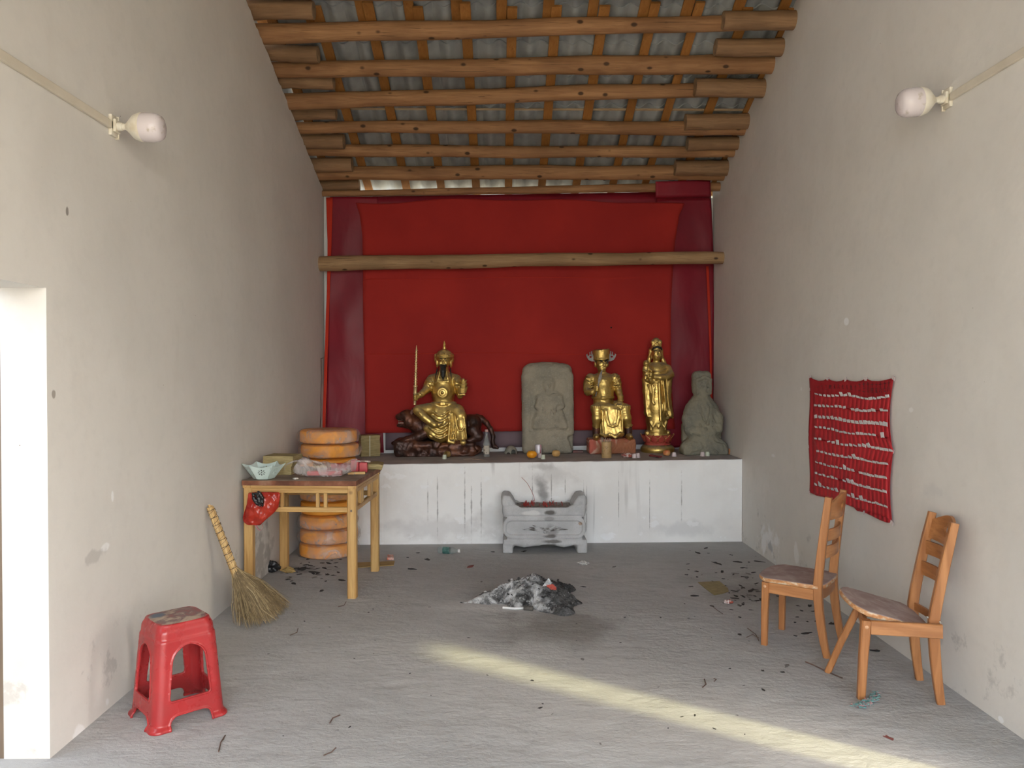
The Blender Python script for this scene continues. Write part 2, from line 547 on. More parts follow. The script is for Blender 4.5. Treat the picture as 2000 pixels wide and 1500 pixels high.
M_dark_wood = simple('old_dark_wood', (.10, .075, .055), (.20, .15, .11), 6, (1, 1, .15), .85)

def roofline_l(y): return 3.486 + (8.156 - y) * 0.342
def roofline_r(y): return 3.640 + (8.156 - y) * 0.385
RIDGE = 3.3
FRONT = -1.6
def mir(f): return lambda y: f(y) if y > RIDGE else f(2 * RIDGE - y)
rl, rr_ = mir(roofline_l), mir(roofline_r)
def wall_poly(y0, y1, z0, top, jag=True):
    pts = [(y0, z0), (y1, z0)]
    y = y1; k = 0
    while y > y0 + .03:
        pts.append((y, top(y) + (rnd.uniform(-.014, .014) if jag else 0))); y -= rnd.uniform(.035, .07)
    pts.append((y0, top(y0)))
    return pts
def side_wall(name, xin, sgn, top, dy0, dy1, dz, mat):
    b = MB()
    xo = xin + sgn * .19
    b.prism(wall_poly(dy1, YB + .13, -.02, top), 'x', xin, xo)
    b.prism([(dy1 + .4, top(dy1 + .4) - .06), (YB + .13, top(YB) - .06), (YB + .13, top(YB) + .10), (dy1 + .4, top(dy1 + .4) + .10)], 'x', xin + sgn * .095, xo - sgn * .002)
    b.prism([(dy0, dz), (dy1, dz), (dy1, top(dy1) + .05), (RIDGE, top(RIDGE) + .05), (dy0, top(dy0) + .05)] if dy0 < RIDGE < dy1 else
            [(dy0, dz), (dy1, dz), (dy1, top(dy1)), (dy0, top(dy0))], 'x', xin, xo)
    b.prism([(FRONT, -.02), (dy0, -.02), (dy0, top(dy0)), (FRONT, top(FRONT))], 'x', xin, xo)
    return tag(b.build(name, mat), kind='structure')
DOOR_Z = 1.952
W_L = side_wall('wall_left', XL, -1, rl, 2.72, 3.19, DOOR_Z, M_wall_l)
W_R = side_wall('wall_right', XR, 1, rr_, 2.36, 2.73, DOOR_Z, M_wall_r)
# plank frame of the doorway in the left wall, set against the outer edge of the reveal
b = MB(); b.b2(XL - .26, XL - .192, 3.192, 3.29, 0, 2.0); b.b2(XL - .26, XL - .192, 2.64, 2.72, 0, 2.0); b.b2(XL - .26, XL - .192, 2.64, 3.29, 2.0, 2.08)
tag(b.build('door_1', M_dark_wood), 'dark wooden frame of the doorway in the left wall', kind='structure')
# back wall
b = MB(); x0_, x1_ = XL - .19, XR + .19
b.prism([(x0_, yback(x0_)), (x1_, yback(x1_)), (x1_, yback(x1_) + .19), (x0_, yback(x0_) + .19)], 'z', -.02, 3.50)
tag(b.build('wall_back', M_white), kind='structure')

# floor
a = Mat('cement_floor', .85, 0, .3)
n1 = a.noise(.9, detail=6); n2 = a.noise(6, (1, 2.2, 1), detail=6); n3 = a.noise(45, detail=4)
c = a.mix(a.remap(n1, .35, .68), (.39, .387, .38), (.455, .452, .445))
c = a.mix(a.remap(n2, .45, .75, 0, .5), c, (.335, .33, .32))
c = a.mix(a.remap(n3, .50, .75, 0, .3), c, (.50, .495, .48))
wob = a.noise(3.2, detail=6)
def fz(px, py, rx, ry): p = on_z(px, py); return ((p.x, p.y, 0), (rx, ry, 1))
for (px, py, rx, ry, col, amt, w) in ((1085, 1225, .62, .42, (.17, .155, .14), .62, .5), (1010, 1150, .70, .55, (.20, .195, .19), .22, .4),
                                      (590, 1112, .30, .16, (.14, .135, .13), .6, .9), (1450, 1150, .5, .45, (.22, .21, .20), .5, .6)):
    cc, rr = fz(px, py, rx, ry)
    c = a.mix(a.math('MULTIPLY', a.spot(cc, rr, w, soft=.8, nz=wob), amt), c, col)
cc, rr = fz(930, 1185, .45, .16)
c = a.mix(a.math('MULTIPLY', a.spot(cc, rr, .5, soft=.8, nz=wob), .5), c, (.60, .60, .59))
a.color(c)
a.bump(a.noise(4.5, (1, 1.6, 1), detail=6, rough=.62), .5, .03).bump(a.noise(24, (1, 1.3, 1), detail=5, rough=.65), .36, .012).bump(a.noise(120, detail=3), .2, .004)
M_floor = a.m
b = MB(); b.b2(XL - .3, XR + .3, FRONT - .3, YB + .3, -.12, 0)
tag(b.build('floor', M_floor), kind='structure')
# unseen wall, added to cut the sky light on the left door reveal
b = MB(); b.b2(-3.6, -3.4, -3, 9, -.13, 2.7)
tag(b.build('wall_shade_added', M_white), kind='structure')
# the yard outside
M_yard = simple('dry_earth', (.52, .42, .28), (.44, .36, .24), 1.5, rough=.95, bump=.3, bscale=8)
b = MB(); b.b2(-60, 60, -60, 60, -.35, -.13)
tag(b.build('ground', M_yard), kind='structure')

# ---------------------------------------------------------------- roof: logs, rafters, laths, tiles
SLOPE, ROOF0 = .37, 3.55
def pz(y): return ROOF0 + (8.2 - y) * SLOPE               # height of the log centres
ANG = math.atan(SLOPE)
def wood(name, dark, light, grain=(.6, 9, 9), knots=True, rough=.75, dust=0.0):
    a = Mat(name, rough, 0, .3).shuffle()
    g = a.noise(2.2, grain, detail=7, rough=.65, dist=1.2); g2 = a.noise(7, grain, detail=5, dist=.6)
    c = a.ramp(g, [(.28, dark), (.52, tuple((x + y) / 2 for x, y in zip(dark, light))), (.72, light)])
    c = a.mix(a.remap(g2, .56, .72, 0, .45), c, tuple(v * .55 for v in dark))
    big = a.noise(1.6, (1, 1, 1), detail=3)
    c = a.mix(a.remap(big, .40, .66, 0, .45), c, tuple(v * .72 for v in dark))
    if knots:
        k = a.voro(5.0, (1, 1.6, 1.6)); c = a.mix(a.remap(k, .17, .08, 0, .9), c, (.035, .018, .010))
        ck = a.noise(5, (.35, 14, 14), detail=3, dist=.5); c = a.mix(a.remap(ck, .64, .70, 0, .7), c, (.07, .035, .018))
    a.color(c); a.bump(g2, .35, .008)
    return a.m
M_log = wood('peeled_log', (.23, .110, .050), (.46, .255, .120))
M_stub = wood('weathered_log', (.20, .115, .060), (.36, .215, .115), knots=False)
M_rafter = wood('orange_board', (.30, .125, .030), (.41, .185, .050), grain=(9, .6, 9), knots=False)
M_lath = simple('pale_lath', (.36, .25, .15), (.50, .38, .24), 4, (.5, 6, 6), .8, shuffle=True)
a = Mat('cement_tile', .9, 0, .2).shuffle()
c = a.mix(a.remap(a.noise(5, detail=5), .35, .7), (.36, .38, .385), (.28, .295, .30))
c = a.mix(a.remap(a.noise(2.2, detail=4), .5, .7, 0, .5), c, (.43, .44, .435))
a.color(c); a.bump(a.noise(30, detail=4), .1, .003); M_tile = a.m
M_edge = simple('sawn_log_end', (.34, .23, .13), (.22, .14, .08), 18, rough=.85)

roof = thing('ceiling', 'pitched roof of peeled logs, orange boards and grey wavy tiles', None, (0, 0, 0))
tag(roof, kind='structure')
def log(name, p0, p1, r0, r1, mat, n=14, seg=16, bend=.012, seed=0):
    rg = random.Random(seed); p0, p1 = Vector(p0), Vector(p1)
    ph = [rg.uniform(0, 6.28) for _ in range(6)]; pts = []; rad = []
    for i in range(seg + 1):
        t = i / seg; p = p0.lerp(p1, t)
        p = p + Vector((0, bend * math.sin(ph[0] + 5 * t) * t * (1 - t) * 2, bend * (math.sin(ph[1] + 4 * t) + .4 * math.sin(ph[2] + 17 * t))))
        pts.append(p); rad.append((r0 + (r1 - r0) * t) * (1 + .035 * math.sin(ph[3] + 23 * t) + .02 * math.sin(ph[4] + 51 * t)))
    b = MB(); b.tube(pts, rad, n)
    b.m = [0] * (len(b.f) - 2) + [1, 1]
    return b
# (left px,y, right px,y) of each purlin's centre line and its thickness in px at either end
purlins = [((470, -18), (1575, -20), 30, 30), ((500, 63), (1530, 46), 38, 27), ((530, 133), (1505, 128), 29, 38), ((560, 195), (1480, 176), 31, 27),
           ((590, 250), (1455, 250), 22, 28), ((608, 292), (1430, 297), 24, 22), ((628, 337), (1400, 340), 27, 28), ((640, 377), (1385, 366), 11, 18)]
PY = []
for i, (l, r, tl, tr) in enumerate(purlins):
    m = ((l[0] + r[0]) / 2, (l[1] + r[1]) / 2)
    d = ray(*m); t = (ROOF0 + 8.2 * SLOPE - CAMH) / (d.z + SLOPE * d.y); y = (EYE + d * t).y
    if i == 7: y = 8.06
    PY.append(y)
    A, B = on_y(*l, y), on_y(*r, y)
    k = (B.z - A.z) / (B.x - A.x)
    A2 = Vector((XL - .15, y, A.z + (XL - .15 - A.x) * k)); B2 = Vector((XR + .15, y, A.z + (XR + .15 - A.x) * k))
    o = log('purlin', A2, B2, tl * y / 3000, tr * y / 3000, M_log, seed=i + 11, bend=.012 if i < 7 else .005).build('purlin', [M_log, M_edge], roof, 50)
# short ends of the neighbouring bays' logs, let into the side walls beside each purlin
stubs_l = [(613, 20, 36, 34), (622, 106, 31, 33), (652, 159, 28, 30), (657, 223, 25, 22), (672, 277, 27, 29), (688, 321, 26, 29), (702, 361, 23, 22)]
stubs_r = [(1412, 40, 38, 34), (1397, 92, 34, 33), (1357, 171, 36, 34), (1338, 238, 30, 30), (1342, 281, 27, 26), (1318, 327, 32, 29)]
for side, lst in ((-1, stubs_l), (1, stubs_r)):
    for i, (px, py, t0, t1) in enumerate(lst):
        d = ray(px, py); t = (ROOF0 - .01 + 8.2 * SLOPE - CAMH) / (d.z + SLOPE * d.y); P = EYE + d * t
        xw = XL - .15 if side < 0 else XR + .15
        Q = Vector((xw, P.y, P.z + rnd.uniform(-.01, .015)))
        log('purlin_stub', Q, P, t0 * P.y / 3000, t1 * P.y / 3000, M_stub, n=14, seg=8, bend=.004, seed=40 + i + (9 if side > 0 else 0)).build('purlin_stub', [M_stub, M_edge], roof, 50)
# rafters: boards laid down the slope on top of the logs, in two lengths that overlap on the second purlin
lift = .085
def on_slope(px, py, l=lift):
    d = ray(px, py); t = (ROOF0 + l + 8.2 * SLOPE - CAMH) / (d.z + SLOPE * d.y); return EYE + d * t
rows = {165: (577, 660, 751, 835, 918, 996, 1076, 1157, 1243, 1320, 1404), }
rx = [on_slope(px, 165).x for px in rows[165]]
rx = [rx[0] - .36] + rx + [rx[-1] + .36]
def board(y0, y1, x0, x1, w, th, l):
    b = MB(); P0 = Vector((x0, y0, pz(y0) + l)); P1 = Vector((x1, y1, pz(y1) + l))
    b.sweep([P0, P1], w, th, (1, 0, 0)); return b
for i, x in enumerate(rx):
    e = PY[1] - rnd.uniform(.08, .16)
    board(8.42, e, x + rnd.uniform(-.01, .01), x + .005 + rnd.uniform(-.012, .012), rnd.uniform(.072, .086), .022, lift).build('rafter', M_rafter, roof)
    xo = -.075 + rnd.uniform(-.012, .012)
    board(PY[1] + rnd.uniform(.06, .16), RIDGE, x + xo, x + xo + .02, rnd.uniform(.076, .09), .022, lift + .024).build('rafter', M_rafter, roof)
# thin laths across the boards
for y in (PY[4] - .10, PY[4] + .20, PY[5] + .17, PY[6] + .12):
    b = MB(); z = pz(y) + lift + .018
    b.sweep([(XL, y, z), (.2, y + .01, z + .004), (XR, y - .01, z)], .022, .012, (0, 1, -SLOPE)); b.build('lath', M_lath, roof)
# wavy tiles, each a piece of its own
TW, TL, EXPO = .345, .47, .385
def tile_mesh():
    n, th = 20, .013
    b = MB(); vs = []
    for yy in (0.0, TL):
        for i in range(n + 1):
            t = i / n; x = (t - .5) * (TW + .03)
            w = .024 * math.cos(2 * PI * x / (TW / 2))
            vs.append((x, yy, w)); vs.append((x, yy, w + th))
    m = 2 * (n + 1); fs = []
    for i in range(n):
        a0, a1 = 2 * i, 2 * i + 2
        fs += [(a0, a1, m + a1, m + a0), (a0 + 1, m + a0 + 1, m + a1 + 1, a1 + 1), (a0, a0 + 1, a1 + 1, a1), (m + a0, m + a1, m + a1 + 1, m + a0 + 1)]
    fs += [(0, m, m + 1, 1), (m - 2, m - 1, 2 * m - 1, 2 * m - 2)]
    b.add(vs, fs); return b.mesh('roof_tile', 40)
me_tile = tile_mesh(); me_tile.materials.append(M_tile)
y_head = 8.62                                             # the lowest course hangs out over the eave
cols = 14; x0 = XL - .22
course = 0
while True:
    ylow = 8.66 - course * EXPO * math.cos(ANG)
    if ylow < 5.0: break
    for cidx in range(cols):
        x = x0 + cidx * TW + rnd.uniform(-.004, .004)
        zt = pz(ylow) + lift + .062 + rnd.uniform(-.003, .003)
        o = link('roof_tile', me_tile, None, roof, (x, ylow, zt), (-(ANG - .028) + rnd.uniform(-.004, .004), 0, 0))
        o.rotation_euler = (0, 0, 0)
        # local +y runs up the slope
        o.rotation_euler = Euler((-(ANG - .030), 0, PI), 'XYZ') if False else Euler(((ANG - .030), 0, PI + rnd.uniform(-.006, .006)), 'XYZ')
    course += 1
Y_TOP = 8.66 - course * EXPO * math.cos(ANG) + .10
# upper slope and the street-side slope (outside the picture)
b = MB()
def slab(ya, yb_, za, zb):
    b.prism([(ya, za), (yb_, zb), (yb_, zb + .03), (ya, za + .03)], 'x', XL - .4, XR + .4)
zr = pz(RIDGE) + .20
slab(Y_TOP, RIDGE, pz(Y_TOP) + .20, zr); slab(RIDGE, FRONT - .4, zr, zr - (RIDGE - FRONT + .4) * SLOPE)
b.build('roof_cover', M_tile, roof)
for i in range(5):
    y = RIDGE - .6 - i * .8
    log('purlin', (XL - .15, y, pz(2 * RIDGE - y)), (XR + .15, y, pz(2 * RIDGE - y)), .07, .06, M_log, seed=80 + i).build('purlin', [M_log, M_edge], roof, 50)
for y in (PY[0] - .38, PY[0] - .78):
    log('purlin', (XL - .15, y, pz(y)), (XR + .15, y, pz(y)), .07, .06, M_log, seed=int(y * 10)).build('purlin', [M_log, M_edge], roof, 50)

# tie log across the back, let into both walls
A, B = on_y(620, 513, 7.93), on_y(1409, 505, 7.93)
k = (B.z - A.z) / (B.x - A.x)
M_tie = wood('dusty_log', (.25, .15, .075), (.46, .30, .16))
tie = log('crossbeam', (XL - .08, 7.93, A.z), (XR + .08, 7.93, B.z), .077, .062, M_tie, seed=5, bend=.01).build('crossbeam', [M_tie, M_edge], None, 50)
tag(tie, 'single peeled log spanning the room in front of the red cloth', 'beam')

# ---------------------------------------------------------------- altar
a = Mat('altar_plaster', .85, 0, .25)
c = a.mix(a.remap(a.noise(2.0, detail=5), .38, .65), (.87, .865, .85), (.80, .785, .765))
drip = a.noise(9.0, (1, 1, .05), detail=3, rough=.5)
where = a.remap(a.noise(1.6, (1, 1, .3), detail=2), .46, .60)
c = a.mix(a.math('MULTIPLY', a.math('MULTIPLY', a.remap(drip, .60, .70), where), .55), c, (.33, .31, .29))
for px, y0, y1, wd in ((855, 915, 1060, .010), (908, 915, 1050, .012), (921, 930, 1060, .012), (940, 905, 1060, .012), (836, 930, 1030, .008), (1040, 905, 1000, .010), (1077, 910, 1000, .008), (1104, 925, 985, .008), (1140, 905, 1055, .012), (1146, 915, 1060, .008), (1209, 910, 1040, .007), (1333, 910, 1030, .008), (1270, 910, 1060, .006)):
    p0 = on_y(px, y0, 7.2); p1 = on_y(px, y1, 7.2)
    cc = ((p0.x + p1.x) / 2, 7.2, (p0.z + p1.z) / 2)
    c = a.mix(a.math('MULTIPLY', a.spot(cc, (wd * .8, .3, abs(p0.z - p1.z) / 2), .60, 16, .9), .72), c, (.26, .245, .23))
wob = a.noise(7, detail=6)
for px, py, rx_, rz_, col, amt in ((1058, 950, .10, .16, (.16, .15, .145), .75), (1056, 912, .18, .05, (.45, .43, .41), .6), (1075, 930, .30, .14, (.52, .50, .48), .5), (850, 1030, .7, .14, (.56, .54, .53), .45), (1330, 1035, .45, .09, (.62, .62, .62), .5), (960, 1015, .25, .2, (.60, .58, .56), .5)):
    p = on_y(px, py, 7.2)
    c = a.mix(a.math('MULTIPLY', a.spot((p.x, 7.2, p.z), (rx_, .4, rz_), .5, soft=.8, nz=wob), amt), c, col)
flk = a.math('MULTIPLY', a.remap(a.noise(8, (1, 1, 1.3), detail=4), .60, .64), a.remap(a.axis(2), .14, .02))
c = a.mix(flk, c, (.88, .88, .88))
c = a.mix(a.math('MULTIPLY', a.remap(a.noise(5.5, (1, 1, 1.6), detail=5), .63, .66), .8), c, (.88, .88, .88))
a.color(c); a.bump(a.noise(5, detail=5), .3, .02)
M_altar = a.m
a = Mat('altar_cement', .9, 0, .2)
a.color(a.mix(a.remap(a.noise(4, detail=6), .35, .7), (.36, .335, .32), (.46, .43, .415))).bump(a.noise(30, detail=5), .3, .006)
M_altar_top = a.m
altar = thing('altar', 'long whitewashed masonry altar with drip stains under the statues', 'altar', (0, 0, 0))
yl, yr = 7.165, 7.250
def ay(x): return yl + (x + 1.11) * (yr - yl) / 3.385
b = MB()
xs = [XL + .002, -1.11, 0, 1.1, XR - .004]
vs = []; fs = []
nseg = 60
for i in range(nseg + 1):
    x = xs[0] + (xs[-1] - xs[0]) * i / nseg
    w = rnd.uniform(-.003, .003)
    vs += [(x, ay(x), 0), (x, ay(x) + w, altar_z(x) - .004 + rnd.uniform(-.003, .002)), (x, yback(x) - .002, altar_z(x) - .004), (x, yback(x) - .002, 0)]
for i in range(nseg):
    q = 4 * i
    for k_ in range(4): fs.append((q + k_, q + (k_ + 1) % 4, q + 4 + (k_ + 1) % 4, q + 4 + k_))
fs += [(0, 1, 2, 3), (4 * nseg + 3, 4 * nseg + 2, 4 * nseg + 1, 4 * nseg)]
b.add(vs, fs); b.build('plinth', M_altar, altar)
b = MB(); vs = []; fs = []
for i in range(nseg + 1):
    x = xs[0] + (xs[-1] - xs[0]) * i / nseg
    vs += [(x, ay(x) + .004 + rnd.uniform(0, .004), altar_z(x) - .0045), (x, ay(x) + .006 + rnd.uniform(0, .004), altar_z(x)), (x, yback(x) - .002, altar_z(x)), (x, yback(x) - .002, altar_z(x) - .0045)]
for i in range(nseg):
    q = 4 * i
    for k_ in range(4): fs.append((q + k_, q + (k_ + 1) % 4, q + 4 + (k_ + 1) % 4, q + 4 + k_))
b.add(vs, fs); b.build('cement_top', M_altar_top, altar)

# ---------------------------------------------------------------- hangings on the back wall
def cloth_mat(name, c1, c2, sheen=0.0, rough=.85, wrinkle=.3, see=0.0):
    a = Mat(name, rough, 0, .3)
    c = a.mix(a.remap(a.noise(1.2, detail=4), .35, .7), c1, c2)
    a.color(c)
    a.bump(a.noise(3.0, (1, 1, .5), detail=3, dist=.5), wrinkle, .03).bump(a.noise(240, detail=1), .10, .002)
    if see: a.thin(see, (1, .3, .3))
    return a.m
M_red = cloth_mat('red_cloth', (.30, .017, .014), (.36, .022, .016), wrinkle=.22)
M_maroon = cloth_mat('maroon_film', (.235, .012, .025), (.175, .010, .022), rough=.45, wrinkle=.5)
M_strip = cloth_mat('scarlet_strip', (.52, .035, .015), (.44, .028, .012))
M_purple = cloth_mat('purple_sheet', (.20, .14, .155), (.16, .11, .125), wrinkle=.4)
def hang(name, outline_l, outline_r, y, mat, label, amp=.008, nu=40, nv=40, sc=2.5, seed=0.0, top=None, cat='cloth', over=0.0):
    """cloth between a left and a right edge, each [(px,py)...] top to bottom, hanging at depth y; real thickness"""
    def edge(e, t):
        L = len(e) - 1; f = t * L; i = min(int(f), L - 1); u = f - i
        return (e[i][0] + (e[i + 1][0] - e[i][0]) * u, e[i][1] + (e[i + 1][1] - e[i][1]) * u)
    b = MB()
    def fn(u, v):
        l, r = edge(outline_l, v), edge(outline_r, v)
        px = l[0] + (r[0] - l[0]) * u; py = l[1] + (r[1] - l[1]) * u
        if top: py += top(u) * (1 - v)
        yy = y - over * (1 if v < .0595 else max(0, 1 - (v - .0595) * 64)); p = on_y(px, py, yy)
        for _ in range(2): p = on_y(px, py, yy - YB + yback(p.x))
        p.y += amp * mnoise.noise(Vector((p.x * sc + seed, p.z * sc * .6, seed))) * 1.6 - amp
        return p
    b.grid(fn, nu, nv)
    o = b.build(name, mat, None, 180)
    md = o.modifiers.new('thickness', 'SOLIDIFY'); md.thickness = .003; md.offset = 0
    return tag(o, label, cat)
hang('purple_sheet', [(753, 800), (753, 879)], [(1345, 790), (1345, 866)], 8.185, M_purple, 'dull purple sheet on the wall below the red cloth, behind the statues', .004, 40, 6)
hang('maroon_sheet', [(645, 385), (641, 500), (640, 660), (637, 884)], [(738, 385), (740, 500), (742, 660), (750, 884)], 8.150, M_maroon,
     'dark maroon plastic sheet hanging beside the left wall behind the red cloth', .014, 24, 60, 4, 3.1)
hang('maroon_sheet', [(1280, 355), (1282, 520), (1285, 700), (1300, 874)], [(1387, 352), (1393.5, 520), (1393.5, 700), (1392, 872)], 8.150, M_maroon,
     'dark maroon plastic sheet with a torn top corner behind the stone buddha', .010, 24, 120, 4, 7.7, over=.275)
hang('maroon_sheet', [(728, 384), (730, 420), (732, 440)], [(1300, 375), (1300, 420), (1300, 440)], 8.178, M_maroon,
     'narrow maroon strip showing along the top of the red cloth', .005, 60, 6, 5, 1.7)
hang('scarlet_strip', [(637, 386), (640, 470), (639, 560), (634, 700), (630, 842)], [(650, 386), (648, 470), (645, 560), (640, 700), (636, 842)], 8.106, M_strip,
     'narrow scarlet cloth strip at the left wall beside the maroon sheet', .006, 6, 40, 5, 2.2)
hang('scarlet_strip', [(1379, 520), (1383, 620), (1386, 700), (1388, 780), (1386, 874)], [(1384, 520), (1388, 620), (1390, 700), (1391, 780), (1390, 874)], 8.118, M_strip,
     'thin scarlet cloth edge down the right wall above the stone buddha', .004, 4, 40, 5, 4.2)
sag = lambda u: 4.5 * u ** 6 + (1 - u ** 6) * (2.5 * math.sin(u * 17) + 2 * math.sin(u * 9 + 1) - 3 * math.sin(PI * u))
hang('red_cloth', [(695, 394), (703, 420), (708, 460), (709, 520), (709, 600), (711, 680), (713, 760), (714, 846)], [(1337, 393), (1327, 415), (1318, 470), (1314, 520), (1310, 600), (1310, 680), (1312, 760), (1318, 838)], 8.115, M_red,
     'large bright red cloth stretched across the back wall behind the statues', .006, 80, 60, 1.4, .5, sag)
# seams of the red cloth
for i, (ya, yb_) in enumerate(((545, 541), (690, 692), (468, 466))):
    b = MB(); pts = []
    for j in range(41):
        t = j / 40; px_, py_ = 711 + 598 * t, ya + (yb_ - ya) * t + 1.5 * math.sin(9 * t + i); p = on_y(px_, py_, 8.1)
        p = on_y(px_, py_, 8.1055 - YB + yback(p.x)); p = on_y(px_, py_, 8.1055 - YB + yback(p.x)); pts.append(p)
    if i < 2:
        o = b.tube(pts, .0022, 5).build('seam', M_strip, bpy.data.objects['red_cloth'], 180)

# ================================================================ statues on the altar
def gold_mat(name, shine=.30, worn=.5):
    a = Mat(name, shine, .92, .5)
    n1 = a.noise(9, detail=5); n2 = a.noise(40, detail=4)
    c = a.mix(a.remap(n1, .42, .70, 0, .75), (.70, .50, .16), (.50, .345, .115))
    c = a.mix(a.remap(n2, .56, .74, 0, worn), c, (.20, .125, .045))
    up = a.n('ShaderNodeNewGeometry')
    dust = a.math('MULTIPLY', a.remap(a.axis(2, up.outputs['Normal']), .15, .85), a.remap(a.noise(18, detail=4), .30, .60, .35, .9))
    a.color(a.mix(dust, c, (.27, .21, .13)))
    a.rough(a.math('ADD', a.remap(n2, .3, .75, shine - .06, shine + .2, False), a.math('MULTIPLY', dust, .35)))
    mt = a.math('SUBTRACT', .92, a.math('MULTIPLY', dust, .6)); a.l(mt, a.b.inputs['Metallic'])
    a.bump(a.noise(55, detail=3), .22, .004).bump(a.noise(14, detail=3), .25, .008)
    return a.m
M_gold = gold_mat('gold_paint', .36, .6)
a = Mat('gold_scale_armour', .34, .92, .5)
v = a.voro(95); n1 = a.noise(12, detail=4)
a.color(a.mix(a.remap(v, .25, .62, 0, .8), a.mix(a.remap(n1, .4, .7), (.56, .38, .08), (.38, .24, .06)), (.12, .075, .03)))
a.bump(a.remap(v, .55, .05), .8, .006); M_scale = a.m
M_black = simple('black_lacquer', (.012, .011, .010), (.03, .026, .022), 20, rough=.45)
M_bronze = Mat('dark_bronze_paint', .42, .35, .5)
a = M_bronze; n1 = a.noise(7, detail=5)
a.color(a.ramp(n1, [(.34, (.030, .016, .013)), (.55, (.085, .032, .020)), (.74, (.24, .085, .035))])).bump(a.noise(28, detail=5), .5, .008)
M_bronze = a.m
a = Mat('grey_sandstone', .93, 0, .2)
n1 = a.noise(6, detail=6); n2 = a.noise(70, detail=4)
c = a.mix(a.remap(n1, .35, .68), (.34, .30, .23), (.25, .23, .185)); c = a.mix(a.remap(n2, .5, .75, 0, .5), c, (.42, .385, .31))
a.color(c).bump(n2, .5, .005).bump(a.noise(16, detail=5), .4, .012); M_stone = a.m
a = Mat('grey_green_stone', .92, 0, .2)
n1 = a.noise(5, detail=6); n2 = a.noise(60, detail=4)
c = a.mix(a.remap(n1, .35, .68), (.25, .23, .17), (.185, .178, .145)); c = a.mix(a.remap(n2, .52, .75, 0, .5), c, (.34, .30, .22))
a.color(c).bump(n2, .5, .005).bump(a.noise(18, detail=5), .45, .012); M_stone2 = a.m
M_face = simple('gold_face', (.60, .40, .09), (.46, .30, .07), 15, rough=.26, metal=.9)
M_pale = simple('pale_gold', (.74, .58, .30), (.60, .46, .22), 15, rough=.36, metal=.6)
M_greyplate = simple('grey_tin', (.20, .18, .175), (.27, .25, .24), 20, rough=.6, metal=.2)
M_lip = simple('dull_red_paint', (.26, .05, .04), (.33, .08, .06), 20, rough=.5)
M_steel = simple('dull_blade', (.13, .115, .10), (.22, .19, .15), 30, rough=.5, metal=.5)
M_whitepaint = simple('ivory_paint', (.55, .50, .40), (.42, .38, .30), 30, rough=.5)

class Px:
    """statue space: photo pixels -> metres about the middle of the base; d = pixels towards the room"""
    def __init__(s, cx, by, Y): s.cx = cx; s.by = by; s.s = Y / FPX
    def __call__(s, px, py, d=0.0): return ((px - s.cx) * s.s, -d * s.s, (s.by - py) * s.s)
    def L(s, v): return v * s.s
def crop(x0, y0, z): return lambda cx, cy: (x0 + cx / z, y0 + cy / z)

